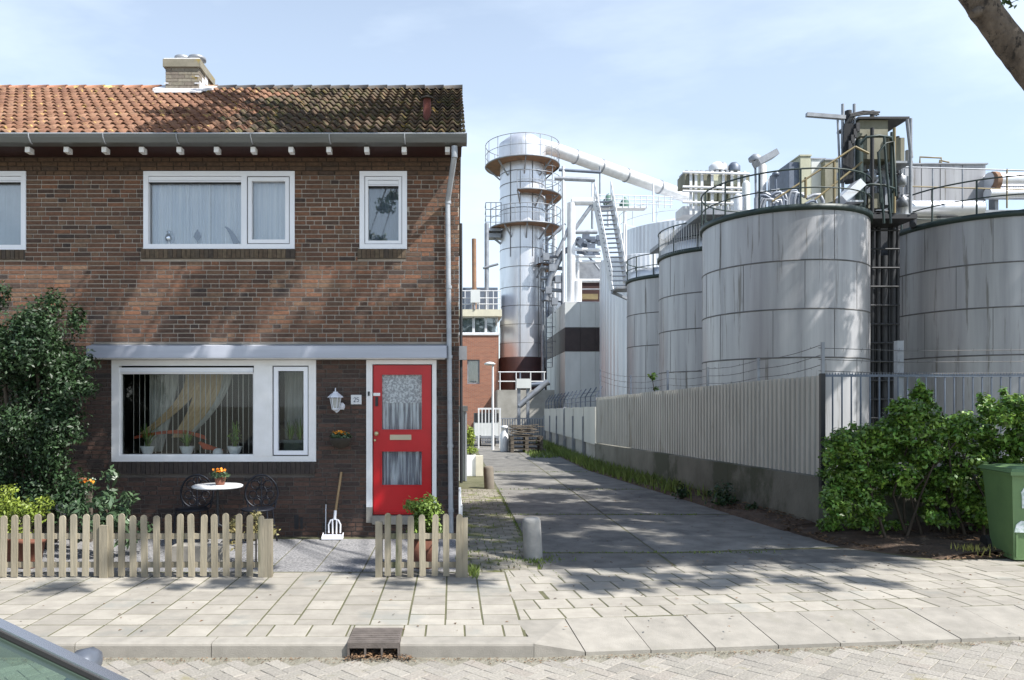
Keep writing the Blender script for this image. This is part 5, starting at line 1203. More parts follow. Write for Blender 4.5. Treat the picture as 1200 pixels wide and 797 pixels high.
# pale flat fence, second stretch of the alley side
F2 = thing('pale_sheet_fence', 'pale flat sheet fence with concrete base at the far end of the alley', 'fence', (4.06, 21.4, 0))
for i in range(6):
    y0 = 21.45 + i * 1.9; y1 = y0 + 1.88; x0 = wallx(y0) + .02
    zt_ = 1.68 - (y0 - 21.4) * .012; MB().box(x0, x0 + .05, y0, y1, .62 if i > 0 else .60, zt_).build('sheet', 'corr_l', F2)
    MB().box(x0 + .06, x0 + .16, y0, y1, -.1, .61).build('base_panel', 'wallc_l', F2)
    MB().box(x0 - .05, x0 + .05, y1 - .04, y1 + .04, -.1, zt_ - .3 if i != 2 else zt_ + .02).build('post', 'grey_m', F2)
for i in range(14):
    g = MB(); y0 = 21.6 + i * .85; x0 = wallx(y0) + .08; z0_ = 1.66 - (y0 - 21.4) * .012; g.tube((x0, y0, z0_ - .1), (x0, y0, z0_ + .35), .02, 5); g.tube((x0, y0, z0_ + .35), (x0 + .18, y0, z0_ + .62), .018, 5); g.build('stay', 'blue_m', F2)
g = MB()
for s_ in (.2, .35, .48): g.path([(wallx(y0) + .08 + max(0, s_ - .3) * .7, y0, 1.66 - (y0 - 21.4) * .012 + s_) for y0 in (21.6, 24, 27, 30, 33)], .012, 4)
g.build('wire', 'blue_m', F2)
# sprig poking over fence
SPG = thing('creeper_sprig', 'thin leafy sprig rising above the corrugated fence', 'plant', (4.35, 17.6, 1.8)); x_ = wallx(17.4) + .25
g = MB(); g.path([(x_, 17.4, 1.0), (x_ + .02, 17.4, 1.9), (x_ - .05, 17.4, 2.35)], .008, 4); g.build('stem', 'twig', SPG)
leaves('foliage', 'leaf_m', SPG, [(x_ - .05, 17.4, 2.40, .13, .1, .12, 26), (x_ + .03, 17.4, 2.12, .08, .08, .05, 10), (x_ - .1, 17.4, 1.98, .12, .08, .04, 10)], size=.10, aspect=.7, shell=.2)

# bush at right
BU = thing('green_bush', 'large bright green leafy bush between the bar fence and the wheelie bin', 'bush', (6.2, 9.5, 0)); bl = []
def prof_top(px):
    pts = [(965, 520), (985, 495), (1010, 500), (1040, 480), (1060, 465), (1075, 448), (1095, 460), (1110, 482), (1130, 478), (1150, 462), (1175, 458), (1200, 462), (1260, 470)]
    for a, b in zip(pts, pts[1:]):
        if a[0] <= px <= b[0]: return a[1] + (b[1] - a[1]) * (px - a[0]) / (b[0] - a[0])
    return 480
for k in range(420):
    px = random.uniform(970, 1250); yy = random.uniform(9.15, 10.2); top = prof_top(px) + 10; pyy = top + (616 - top) * random.random() ** 1.25
    r_ = random.choice([random.uniform(.06, .11), random.uniform(.09, .17)]); bl.append((PX(px, yy), yy, PZ(pyy, yy), r_ * 1.2, r_, r_ * .8, int(230 * (r_ / .13) ** 2)))
for (px, py) in ((1078, 452), (1070, 462), (1088, 468), (1150, 466), (1176, 460), (1000, 500), (985, 508), (1192, 468), (1062, 480)): bl.append((PX(px, 9.5), 9.5, PZ(py, 9.5), .06, .06, .08, 60))
leaves('foliage', 'leaf_m', BU, bl, size=.062, aspect=.52, shell=.15, up=.8)
g = MB()
for k in range(16):
    x = random.uniform(5.4, 7.6); y = random.uniform(9.4, 10.0); g.path([(x, y, 0), (x + random.uniform(-.2, .2), y, .6), (x + random.uniform(-.4, .4), y + random.uniform(-.2, .2), 1.3)], .014, 5, radii=[.022, .014, .007])
g.build('stem', 'twig', BU)
pts = [(random.gauss(6.02, .09), random.gauss(8.66, .05), .02, random.uniform(.04, .14)) for _ in range(140)]
grass('grass_tuft', mat('yellow_grass', (.30, .30, .06), (.38, .36, .10), rough=.7, island=.3), None, pts, wd=.006, label='small yellow-green grass tuft beside the wheelie bin', cat='grass', kind='stuff')

# =================================================================== FAR END OF THE ALLEY
# pallets
PLT = None
def pallet_stack():
    Y = 27.3; x0, x1 = PX(598.5, Y), PX(636.5, Y)
    for lv in range(4):
        z0_ = lv * .15; root = thing('wooden_pallet', ['bottom pallet of the stack at the far end of the alley', 'second pallet from the bottom of the far stack', 'third pallet from the bottom of the far stack', 'topmost pallet of the far stack, under the loose boards'][lv], 'pallet', ((x0 + x1) / 2, Y, z0_), 'stacked wooden pallets at the far end of the alley')
        for k in range(5): MB().box(x0, x1, Y + k * .20, Y + k * .20 + .12, z0_ + .115, z0_ + .14).build('plank', 'old_wood', root)
        for k in range(3):
            xx = x0 + (x1 - x0 - .12) * k / 2; m_ = MB(); m_.box(xx, xx + .12, Y, Y + .92, z0_ + .005, z0_ + .022); m_.box(xx, xx + .12, Y, Y + .12, z0_ + .022, z0_ + .113); m_.box(xx, xx + .12, Y + .4, Y + .52, z0_ + .022, z0_ + .113); m_.box(xx, xx + .12, Y + .8, Y + .92, z0_ + .022, z0_ + .113); m_.build('block', 'old_wood', root)
    for k in range(16):
        a = random.uniform(-.12, .12); m_ = MB(); xx = x0 + random.uniform(-.05, .15); L = random.uniform(.7, 1.15); yy = Y + random.uniform(-.05, .7); zz = .62 + k * .022 + random.uniform(0, .03)
        beam(m_, (xx, yy, zz + .03), (xx + L, yy + random.uniform(-.3, .3), zz + .03 + L * a), .10, .025)
        m_.build('loose_board', 'old_wood', None, label='rough loose board lying on top of the pallet stack', cat='board', group='loose boards on the pallet stack', loc=(xx, yy, zz))
pallet_stack()
# white rail fence/gate at end
GT = thing('end_gate', 'tall grey bar gate closing the far end of the alley', 'gate', (PX(600, 33.5), 33.5, 0))
for k in range(36):
    px = 560 + k * 2.9
    if px > 652: break
    MB().box(PX(px, 33.5) - .02, PX(px, 33.5) + .02, 33.48, 33.52, 0, 1.15).build('bar', 'blue_m', GT)
MB().box(PX(558, 33.5), PX(655, 33.5), 33.47, 33.53, 1.10, 1.15).build('top_rail', 'grey_m', GT); MB().box(PX(558, 33.5), PX(655, 33.5), 33.47, 33.53, .12, .18).build('bottom_rail', 'grey_m', GT)
WG = thing('white_railing', 'white painted railing left of the grey gate at the end of the alley', 'railing', (PX(572, 30), 30, 0))
g = MB(); g.box(PX(560, 30), PX(587, 30), 29.98, 30.02, PZ(480, 30), PZ(478, 30)); g.build('rail', 'white_m', WG)
for px in (565, 569, 573, 577, 581): MB().box(PX(px, 30) - .02, PX(px, 30) + .02, 29.98, 30.02, .5, PZ(480, 30)).build('bar', 'white_m', WG)
for px in (561, 586): MB().box(PX(px, 30) - .03, PX(px, 30) + .03, 29.97, 30.03, 0, PZ(480, 30)).build('post', 'white_m', WG)
# white van-like container behind railing
VN = thing('parked_trailer', 'low white trailer parked behind the white railing', 'trailer', (PX(567, 31.5), 31.5, 0)); x0, x1 = PX(556, 31.5), PX(584, 31.5)
MB().box(x0, x1, 31.3, 32.6, .35, 1.0).build('body', 'panelw', VN); MB().box(x0, x1, 31.28, 32.6, 1.02, 1.38).build('cover', 'black_m', VN); MB().box(x0 - .02, x1 + .02, 31.24, 31.29, .34, .44).build('bumper', 'grey_m', VN)
for x_ in (x0 + .15, x1 - .25): m_ = MB(); m_.tube((x_, 31.5, .28), (x_ + .12, 31.5, .28), .28, 14); m_.build('wheel', 'rubber', VN)
# gas bottle/white barrel near pallets
MB().lathe((PX(591, 28), 28, 0), [(.14, 0), (.16, .05), (.16, .62), (.10, .75), (.10, .85), (.13, .86), (.13, .95), (0, .97)], 14).build('white_drum', 'pot_w', None, label='white gas cylinder standing left of the pallet stack', cat='cylinder', loc=(PX(591, 28), 28, 0))
# street lamp
SLm = thing('street_lamp', 'slim white street lamp in front of the red brick factory', 'street lamp', (PX(577.5, 29), 29, 0))
MB().tube((PX(577.5, 29), 29, 0), (PX(577.5, 29), 29, PZ(428, 29)), .055, 8, r1=.04).build('pole', 'white_m', SLm)
m_ = MB(); m_.lathe((PX(574, 29), 29, PZ(427, 29)), [(.02, -.05), (.2, -.02), (.22, .03), (.12, .08), (0, .1)], 14); m_.build('lamp_head', 'white_m', SLm)
# left garden extras: clipped shrub, white planter, pillar
PLn = thing('clipped_shrub', 'yellow-green clipped shrub in a white planter on the left of the alley', 'shrub', (PX(551, 18.5), 18.5, 0)); xx = PX(551, 18.5)
MB().box(xx - .14, xx + .14, 18.35, 18.65, 0, PZ(533, 18.5)).build('planter', 'pot_w', PLn)
leaves('foliage', 'leaf_y', PLn, [(xx, 18.5, PZ(510, 18.5) - .03, .13, .14, .27, 700), (xx + .03, 18.5, PZ(528, 18.5), .17, .15, .1, 200)], size=.06, shell=.3); MB().tube((xx, 18.5, .3), (xx, 18.5, .9), .02, 5).build('stem', 'twig', PLn)
MB().box(PX(557.5, 18.4), PX(566, 18.4), 18.3, 18.5, 0, PZ(534, 18.4)).build('gate_pier', mat('pale_cream', (.62, .58, .48), (.5, .47, .38), rough=.9), None, label='low cream concrete pier right of the white planter', cat='pier', loc=(PX(562, 18.4), 18.4, 0))
AX = thing('garden_shed', 'white corner post and roof edge of the shed behind the brick house', 'shed', (PX(543, 17.2), 17.2, 0))
MB().box(.10, PX(546, 17.2), 17.2, 21, 0, PZ(482, 17.2)).build('wall', 'panelw', AX); MB().box(.06, PX(548, 17.2), 17.1, 21.1, PZ(482, 17.2), PZ(476, 17.2)).build('roof', 'zinc_d', AX)
m_ = MB(); m_.box(PX(545.2, 17.2), PX(547, 17.2), 17.14, 17.18, 0, PZ(483, 17.2)); m_.build('corner_pipe', 'zinc', AX)
UP = thing('utility_pole', 'dark pole with a junction box just right of the brick house', 'pole', (PX(541.5, 16.8), 16.8, 0))
MB().tube((PX(540.5, 16.8), 16.8, 0), (PX(540.0, 16.8), 16.8, PZ(262, 16.8)), .035, 8).build('pole', 'black_m', UP); MB().box(PX(536.5, 16.8), PX(547, 16.8), 16.7, 16.86, PZ(422, 16.8), PZ(406, 16.8)).build('junction_box', 'grey_m', UP)

# brick factory
BF_ = thing('factory_building', 'red brick factory building with window band at the end of the alley', 'building', (PX(565, 40), 40, 0)); Y = 40
X0, X1 = PX(505, Y), PX(584.5, Y); zb, zm, zt_ = PZ(491, Y), PZ(392, Y), PZ(369, Y)
g = MB(); wx0, wx1, wz0, wz1 = PX(547.5, Y), PX(562, Y), PZ(450, Y), PZ(421.5, Y)
for (a, b, c, d) in ((X0, wx0, 0, zm), (wx1, X1, 0, zm), (wx0, wx1, 0, wz0), (wx0, wx1, wz1, zm)): g.box(a, b, Y, Y + 6, c, d)
g.build('wall', 'redbrick', BF_)
wn = MB(); frame_rect(wn, wx0, wx1, wz0, wz1, .07, Y + .1, Y + .16); W1 = wn.build('window', 'grey_m', BF_); pane(W1, wx0 + .07, wx1 - .07, wz0 + .07, wz1 - .07, y=Y + .12); curtain(W1, wx0, wx1, wz0, wz1, Y + .3, mt='greyc', n=3)
MB().box(X0, X1 - .15, Y + .25, Y + 5.8, zm, zt_).build('clerestory', mat('pale_blind', (.45, .5, .5), (.3, .34, .34), rough=.8), BF_)
for i in range(5):
    a = PX(512 + i * 14.4, Y); b = PX(512 + (i + 1) * 14.4, Y) - .01; wn = MB(); frame_rect(wn, a, b, zm + .06, zt_ - .10, .06, Y + .10, Y + .17); W_ = wn.build('window', 'white_m', BF_); pane(W_, a + .06, b - .06, zm + .12, zt_ - .16, y=Y + .13)
MB().box(X0 - .1, PX(588, Y), Y - .15, Y + 6, zt_ - .09, PZ(363, Y)).build('parapet', mat('cream_parapet', (.66, .62, .48), (.55, .52, .42), rough=.8), BF_); MB().box(X0, X1 + .04, Y - .05, Y + .2, zm - .04, zm + .05).build('window_sill', 'white_m', BF_)
g = MB()
for (z_) in (PZ(363, Y) + .3, PZ(363, Y) + .62, PZ(363, Y) + 1.0): g.tube((X0, Y, z_), (PX(587, Y), Y, z_), .025, 5)
for i in range(9): g.tube((PX(520 + i * 8.3, Y), Y, PZ(363, Y)), (PX(520 + i * 8.3, Y), Y, PZ(363, Y) + 1.0), .025, 5)
g.build('railing', 'white_m', BF_)
MB().box(PX(543, Y), PX(586, Y), Y + 2, Y + 5, PZ(363, Y), PZ(337, Y + 2)).build('plant_room', 'blue_m', BF_)
RFU = thing('flue_pipe', 'slim rusty brown flue on the roof of the brick factory', 'flue', (PX(555, 41), 41, PZ(363, 40)))
MB().tube((PX(556, 41), 41, PZ(363, 40)), (PX(555.5, 41), 41, PZ(280, 41)), .13, 10).build('flue', 'rust', RFU); m_ = MB(); m_.box(PX(551.5, 39.9), PX(562.5, 39.9), 39.75, 39.9, PZ(355, 39.9), PZ(340, 39.9)); m_.build('cabinet', 'panelw', RFU)
MB().tube((PX(556, 39.9), 39.85, PZ(363, 39.9)), (PX(556, 39.9), 39.85, PZ(355, 39.9)), .06, 6).build('cabinet_leg', 'grey_m', RFU)
m_ = MB(); m_.path([(PX(570.5, 41), 41.2, PZ(363, 41)), (PX(570.5, 41), 41.2, PZ(262, 41.2))], .12, 8); m_.tube((PX(566, 41), 41.1, PZ(314, 41)), (PX(584, 41), 41.1, PZ(309, 41)), .07, 6); m_.build('riser_pipe', 'grey_m', RFU)
# lower concrete block, machinery left of the tower foot
CB = thing('concrete_plinth', 'mossy concrete retaining block below the steel tower', 'plinth', (PX(612, 38), 38, 0))
MB().box(PX(583, 38), PX(650, 38), 38, 50, 0, PZ(457, 38)).build('block', 'wallc_l', CB); 
g = MB()
for z_ in (PZ(447, 38), PZ(436, 38)): g.tube((PX(584, 38), 38.1, z_), (PX(640, 38), 38.1, z_), .03, 5)
for px in (586, 605, 622, 638): g.tube((PX(px, 38), 38.1, PZ(458, 38)), (PX(px, 38), 38.1, PZ(436, 38)), .03, 5)
g.build('railing', 'white_m', CB)
HOP = thing('pump_unit', 'white box on two steel legs with a slanting pipe before the tower', 'machine', (PX(613, 35), 35, 0))
MB().box(PX(605, 35), PX(622, 35), 34.8, 35.4, PZ(455, 35), PZ(444, 35)).build('box', 'panelw', HOP)
for px in (608, 618.5): MB().box(PX(px, 35) - .07, PX(px, 35) + .07, 34.9, 35.1, 0, PZ(455, 35)).build('leg', 'grey_m', HOP)
MB().tube((PX(608, 35), 35, PZ(476, 35)), (PX(642, 35), 35, PZ(447, 35)), .14, 8).build('slanting_pipe', 'grey_m', HOP)
g = MB(); g.tube((PX(622, 35), 35.2, PZ(451, 35)), (PX(645, 35), 35.2, PZ(449, 35)), .10, 8); g.tube((PX(610, 35), 35.2, PZ(444, 35)), (PX(610, 35), 35.2, PZ(436, 35)), .04, 6); g.build('pipe', 'blue_m', HOP)

# =================================================================== STEEL TOWER
TWR = thing('steel_tower', 'tall silver cylindrical tower with round platforms and railings', 'tower', (PX(612, 45), 45, 0)); Y = 45
cx = PX(612, Y); s = Y / F
def zz(py): return PZ(py, Y - 1.3)
g = MB(); g.lathe((cx, Y, 0), [(26.5 * s, zz(420)), (26.2 * s, zz(300)), (26 * s, zz(200)), (26 * s, zz(172))], 48); g.build('shaft', 'tower', TWR)
g = MB(); g.lathe((cx, Y, 0), [(27.5 * s, zz(185)), (27.5 * s, zz(166)), (27 * s, zz(161)), (16 * s, zz(152) + .0), (0, zz(150))], 48); g.build('dome', 'tower', TWR)
g = MB(); g.lathe((cx, Y, 0), [(28 * s, -.1), (28 * s, zz(420)), (26.6 * s, zz(418))], 40); g.build('skirt', 'maroon', TWR)
for py in (199, 213, 228, 243, 290, 312, 336, 358, 380, 402):
    g = MB(); g.lathe((cx, Y, zz(py)), [(26.35 * s, 0), (26.6 * s, .02), (26.35 * s, .04)], 48, capb=False, capt=False); g.build('seam', 'seam', TWR)
for k, (ang_, a, b) in enumerate(((-1.2, 172, 300), (-1.75, 200, 420), (-.9, 300, 420), (-2.2, 172, 300))):
    g = MB(); g.tube((cx + 26.5 * s * math.cos(ang_), Y + 26.5 * s * math.sin(ang_), zz(a)), (cx + 26.8 * s * math.cos(ang_), Y + 26.8 * s * math.sin(ang_), zz(b)), .018, 4); g.build('seam', 'seam', TWR)
def ring_platform(parent, c, r0, r1, z, a0, a1, railh=1.05, mt='grey_m', tk=.06, nposts=12, deck='rust'):
    g = MB(); n = 30
    vs = []
    for i in range(n + 1):
        t = a0 + (a1 - a0) * i / n
        for (r_, z_) in ((r0, z), (r1, z), (r1, z + tk), (r0, z + tk)): vs.append((c[0] + r_ * math.cos(t), c[1] + r_ * math.sin(t), z_))
    fs = []
    for i in range(n):
        for k in range(4): fs.append((4 * i + k, 4 * i + (k + 1) % 4, 4 * (i + 1) + (k + 1) % 4, 4 * (i + 1) + k))
    g.add(vs, fs, False); PLf = g.build('platform', deck, parent)
    g = MB(); g.arc(c, r1 + .01, z + tk / 2, a0, a1, .045, 36, 5); g.build('rim', mt, PLf)
    g = MB(); g.arc(c, r1, z + railh, a0, a1, .022, 40, 5); g.arc(c, r1, z + railh * .52, a0, a1, .018, 40, 5)
    for i in range(nposts + 1):
        t = a0 + (a1 - a0) * i / nposts; g.tube((c[0] + r1 * math.cos(t), c[1] + r1 * math.sin(t), z), (c[0] + r1 * math.cos(t), c[1] + r1 * math.sin(t), z + railh), .02, 5)
    g.build('railing', mt, PLf)
    for i in range(nposts // 2 + 1):
        t = a0 + (a1 - a0) * i / (nposts // 2); g = MB(); beam(g, (c[0] + r1 * math.cos(t) * .98, c[1] + r1 * math.sin(t) * .98, z - .03), (c[0] + r0 * math.cos(t), c[1] + r0 * math.sin(t), z - .75), .07, .07); g.build('bracket', 'grey_m', PLf)
    return PLf
ring_platform(TWR, (cx, Y), 26 * s, 43 * s, zz(183) - .25, 0, 2 * math.pi, 1.3, nposts=16)
ring_platform(TWR, (cx + 4 * s, Y), 24 * s, 41 * s, zz(226), -1.9, .9, 1.1, nposts=8)
ring_platform(TWR, (cx + 3 * s, Y), 25 * s, 42 * s, zz(264), -2.9, 1.0, 1.1, nposts=12)
ring_platform(TWR, (cx + 3 * s, Y), 25 * s, 38 * s, zz(310), -1.1, .9, 1.1, nposts=6)
g = MB(); x0, x1 = PX(569, 44.6), PX(587, 44.6); g.box(x0, x1, 44.2, 45.4, zz(268), zz(265)); 
for zq in (.35, .7, 1.1, 1.5): g.tube((x0, 44.2, zz(265) + zq), (x1, 44.2, zz(265) + zq), .022, 5); g.tube((x0, 44.2, zz(265) + zq), (x0, 45.4, zz(265) + zq), .022, 5)
for px in (569, 575, 581, 587): g.tube((PX(px, 44.4), 44.2, zz(265)), (PX(px, 44.4), 44.2, zz(265) + 1.5), .025, 5)
beam(g, (x0, 44.5, zz(268)), (PX(589, 45), 44.8, zz(283)), .1, .1); g.box(x0 + .1, x1, 44.4, 45.2, zz(275), zz(270)); g.build('side_balcony', 'grey_m', TWR)
# ladder with cage
g = MB(); lx_ = cx + 29 * s; ly_ = Y - 18 * s
for dx in (-.2, .2): g.tube((lx_ + dx, ly_, zz(430)), (lx_ + dx, ly_, zz(185)), .03, 5)
for k in range(44): zk = zz(430) + k * .29; g.tube((lx_ - .2, ly_, zk), (lx_ + .2, ly_, zk), .015, 4)
for k in range(14): zk = zz(400) + k * .85; g.arc((lx_, ly_ - .1), .38, zk, math.pi, 2 * math.pi, .015, 8, 4)
g.build('ladder', 'grey_m', TWR)
# pipes hugging the tower
for (px, a, b, r_, m__) in ((645, 300, 437, .13, 'grey_m'), (650, 240, 430, .10, 'white_m'), (641, 225, 330, .09, 'blue_m'), (655, 330, 450, .14, 'tower'), (636, 330, 440, .10, 'grey_m'), (659, 320, 420, .08, 'blue_m')):
    yq = 51 if px > 640 else 43.6; MB().tube((PX(px, yq), yq, 0), (PX(px, yq), yq, PZ(a, yq)), r_ * yq / 43.6, 8).build('riser_pipe', m__, TWR)
g = MB()
for k in range(5): zk = PZ(300 + k * 13, 43.4); g.tube((PX(634, 43.4), 43.4, zk), (PX(662, 43.4), 43.4, zk - .1), random.choice([.05, .08, .12]), 6); g.box(PX(636 + (k * 7) % 18, 43.3), PX(643 + (k * 7) % 18, 43.3), 43.0, 43.4, zk - .3, zk + .1)
g.path([(PX(640, 43.2), 43.2, PZ(352, 43.2)), (PX(645, 43.2), 43.2, PZ(325, 43.2)), (PX(660, 43.2), 43.2, PZ(296, 43.2)), (PX(672, 43.2), 43.2, PZ(288, 43.2))], .16, 8)
g.build('pipework', 'grey_m', TWR)
# big duct
DU = thing('exhaust_duct', 'thick white duct sloping from the tower down to the tank roofs', 'duct', (PX(730, 47), 47, PZ(210, 47)))
a = P(652, 176, 45); b = P(738, 207, 47); c = P(806, 231, 49); g = MB(); g.path([P(630, 170, 45), a, b, c, P(840, 236, 50)], .40, 18); g.build('pipe', 'white_m', DU)
for t in (.25, .6, .95): q = a.lerp(b, t); m_ = MB(); d = (b - a).normalized() * .04; m_.tube(q - d, q + d, .44, 18); m_.build('flange', 'grey_m', DU)
m_ = MB(); q = b.lerp(c, .5); d = (c - b).normalized() * .05; m_.tube(q - d, q + d, .44, 18); m_.build('flange', 'grey_m', DU)
# frame
FRM = thing('pipe_rack', 'white and grey steel frame carrying pipes between tower and tanks', 'steel frame', (PX(680, 43), 43, 0))
def bar_(a, b, r_, mt, Y=43, name='beam', n=6): return MB().tube(P(a[0], a[1], Y), P(b[0], b[1], Y), r_, n).build(name, mt, FRM)
bar_((661, 358), (660, 195), .10, 'white_m', name='column'); bar_((669.5, 460), (669.5, 238), .24, 'white_m', name='column', n=12); bar_((669.5, 236.5), (700, 236.5), .22, 'white_m', name='pipe', n=12)
bar_((655, 199), (704, 202), .09, 'blue_m'); bar_((650, 209), (697, 211), .13, 'grey_m'); bar_((694, 211), (694, 240), .05, 'white_m'); bar_((703, 195), (703, 250), .05, 'grey_m'); bar_((765.5, 215), (765.5, 260), .05, 'white_m')
bar_((664, 272), (700, 272), .12, 'grey_m'); bar_((667, 292), (704, 293), .10, 'white_m', name='pipe'); bar_((667, 300), (704, 301), .09, 'white_m', name='pipe'); bar_((676, 330), (676, 360), .30, 'white_m', name='column'); bar_((671, 305), (671, 355), .10, 'white_m', name='column'); bar_((677, 302), (677, 356), .09, 'white_m', name='column')
bar_((671, 307), (704, 307), .09, 'white_m'); bar_((671, 329), (704, 329), .11, 'white_m'); bar_((671, 339), (704, 339), .04, 'grey_m')
bar_((671, 272), (694, 240), .13, 'grey_m', name='brace'); bar_((667, 273), (704, 318), .06, 'grey_m', name='brace'); bar_((652, 300), (668, 264), .12, 'grey_m', name='brace')
bar_((694, 268), (694, 240), .07, 'grey_m'); bar_((648, 276), (662, 262), .1, 'grey_m')
MB().box(PX(672, 44), PX(706, 44), 44, 46, PZ(330, 44), PZ(305, 44)).build('cladding', 'grey_m', FRM); MB().box(PX(672, 44), PX(706, 44), 44.1, 45.8, PZ(356, 44), PZ(331, 44)).build('dark_bay', 'maroon', FRM); MB().box(PX(677, 43.9), PX(700, 43.9), 43.7, 43.95, PZ(351, 43.9), PZ(345, 43.9)).build('yellow_box', 'yellow_m', FRM)
for k in range(30): px = random.uniform(674, 704); py = random.uniform(276, 298); q = P(px, py, 44.5 + random.random()); r_ = random.uniform(.08, .25); g = MB(); g.box(q.x - r_, q.x + r_, q.y, q.y + r_, q.z - r_ * .7, q.z + r_ * .7); g.build('machine_block', 'blue_m', FRM)
# stairs
ST = thing('steel_staircase', 'white steel staircase descending in front of the ribbed tanks', 'staircase', (PX(712, 37.5), 37.5, 0)); Y = 37.5
a0_, a1_ = P(697, 237, Y), P(717, 340, Y - .8); b0_, b1_ = P(716, 236, Y + .2), P(735, 340, Y - .6)
nst = 20
for k in range(nst):
    t = k / (nst - 1); pa, pb = a0_.lerp(a1_, t), b0_.lerp(b1_, t); m_ = MB(); beam(m_, pa, pb, .24, .04); m_.build('tread', 'blue_m', ST)
for (p, q) in ((a0_, a1_), (b0_, b1_)):
    m_ = MB(); beam(m_, p, q, .06, .22); m_.build('stringer', 'white_m', ST)
    m_ = MB(); up = Vector((0, 0, 1.0)); m_.tube(p + up, q + up, .03, 6); m_.tube(p + up * .55, q + up * .55, .022, 5)
    for k in range(9): t = k / 8; c_ = p.lerp(q, t); m_.tube(c_, c_ + up, .025, 5)
    m_.build('handrail', 'white_m', ST)
m_ = MB(); m_.box(a1_.x, b1_.x + .3, Y - 1.8, Y - .6, a1_.z - .08, a1_.z); m_.build('landing', 'grey_m', ST); m_ = MB(); beam(m_, a1_ - Vector((0, 0, .1)), P(737, 351, Y), .12, .12); m_.build('brace', 'grey_m', ST)
m_ = MB(); m_.box(PX(697, Y), PX(760, Y), Y + .3, Y + .9, PZ(240, Y) - .08, PZ(240, Y)); m_.build('upper_walkway', 'white_m', ST)
m_ = MB()
for z_ in (.4, .8, 1.2): m_.tube((PX(697, Y), Y + .3, PZ(240, Y) + z_ * .5), (PX(790, Y), Y + .3, PZ(243, Y) + z_ * .5), .025, 5)
for k in range(14): x_ = PX(697 + k * 7, Y); m_.tube((x_, Y + .3, PZ(242, Y)), (x_, Y + .3, PZ(242, Y) + .62), .025, 5)
m_.build('walkway_railing', 'white_m', ST)
for px in (731, 733.5): m_ = MB(); m_.tube(P(px, 262, Y), P(px, 342, Y), .05, 6); m_.build('post', 'white_m', ST)
# green roof vents on white stalks
for (px, py, lb) in ((713, 232, 'left dark green cone vent above the stairs'), (732, 236, 'right dark green cone vent above the stairs')):
    q = P(px, py, 42); vt = thing('cone_vent', lb, 'vent', (q.x, q.y, q.z - .6)); MB().lathe((q.x, q.y, q.z - .35), [(.30, 0), (.30, .2), (.12, .5), (0, .62)], 12).build('cone', mat('faded_green', (.07, .15, .12), rough=.7), vt); MB().tube((q.x, q.y, q.z - 1.6), (q.x, q.y, q.z - .35), .09, 8).build('stalk', 'white_m', vt)

# white building with brown band
WB = thing('white_panel_building', 'white panel building with a brown band behind the pale fence', 'building', (6.3, 42, 0))
X0, X1 = PX(662, 42), PX(716, 42)
for (py0, py1, mt, nm) in ((500, 412, 'panelw', 'wall'), (411.6, 384, 'brown_band', 'band'), (383.6, 355, 'panelw', 'wall')):
    for i in range(3):
        a, b = X0 + (X1 - X0) * i / 3, X0 + (X1 - X0) * (i + 1) / 3; pr = .03 if nm == 'band' else 0
        MB().box(a + .006, b - .006, 42 - pr, 50 - i * .01, PZ(py0, 42), PZ(py1, 42)).build(nm, mt, WB)
for i in range(1, 4): MB().box(X0 - .004, X0 + .1, 42 + i * 2 - .01, 42 + i * 2 + .01, 0, PZ(355, 42) - .02).build('joint', 'seam', WB)
MB().box(X0, X1, 42, 50, PZ(354.8, 42), PZ(353.5, 42)).build('coping', 'white_m', WB)

# =================================================================== TANKS
def tank(name, label, pxc, Y, R_, ztop, mt='tank', rings=(), green=True, rails=True, rib=0, n=96, rail_h=1.02, seams=True, group='cylindrical metal storage tanks', railmt='green_m', a0=0, a1=2 * math.pi, dome=.35):
    cx = PX(pxc, Y); root = thing(name, label, 'tank', (cx, Y, 0), group)
    g = MB(); g.lathe((cx, Y, 0), [(R_, -.1), (R_, ztop)], n, rib=rib, smooth=not rib); g.build('shell', mt, root)
    g = MB(); g.lathe((cx, Y, 0), [(R_ - .02, ztop + .01), (R_ * .5, ztop + dome * .7), (0, ztop + dome)], n // 2, capb=False); g.build('roof', mt, root)
    for z_ in rings:
        g = MB(); g.lathe((cx, Y, z_), [(R_ + .002, 0), (R_ + .014, .012), (R_ + .014, .028), (R_ + .002, .04)], n, capb=False, capt=False); g.build('hoop', 'seam', root)
    if seams:
        zz_ = [0] + sorted(rings) + [ztop]
        for i in range(len(zz_) - 1):
            for k in range(9):
                t = 2 * math.pi * (k + .5 * (i % 2)) / 9 + .35; x_, y_ = cx + (R_ + .003) * math.cos(t), Y + (R_ + .003) * math.sin(t)
                if y_ > Y + R_ * .3: continue
                MB().tube((x_, y_, zz_[i]), (x_, y_, zz_[i + 1]), .006, 4, caps=False).build('seam', 'seam', root)
    if green:
        g = MB(); g.lathe((cx, Y, ztop - .02), [(R_ + .005, -.02), (R_ + .07, 0), (R_ + .07, .13), (R_ - .06, .13), (R_ - .06, 0)], n, capb=False, capt=False); g.build('rim', 'green_m', root)
    if rails:
        g = MB(); rr = R_ + .03; g.arc((cx, Y), rr, ztop + rail_h, a0, a1, .022, 64, 6); g.arc((cx, Y), rr, ztop + .12 + rail_h * .40, a0, a1, .018, 64, 6)
        for k in range(15):
            t = a0 + (a1 - a0) * k / 14; x_, y_ = cx + rr * math.cos(t), Y + rr * math.sin(t); g.tube((x_, y_, ztop), (x_, y_, ztop + rail_h), .024, 6)
        g.build('railing', railmt, root)
    return root
TA = tank('storage_tank', 'big grey tank in the middle, nearest, with green rim and railing', 917.4, 21.5, 2.19, 6.80, rings=(PZ(419, 19.1), PZ(361, 19.1), PZ(303, 19.1)))
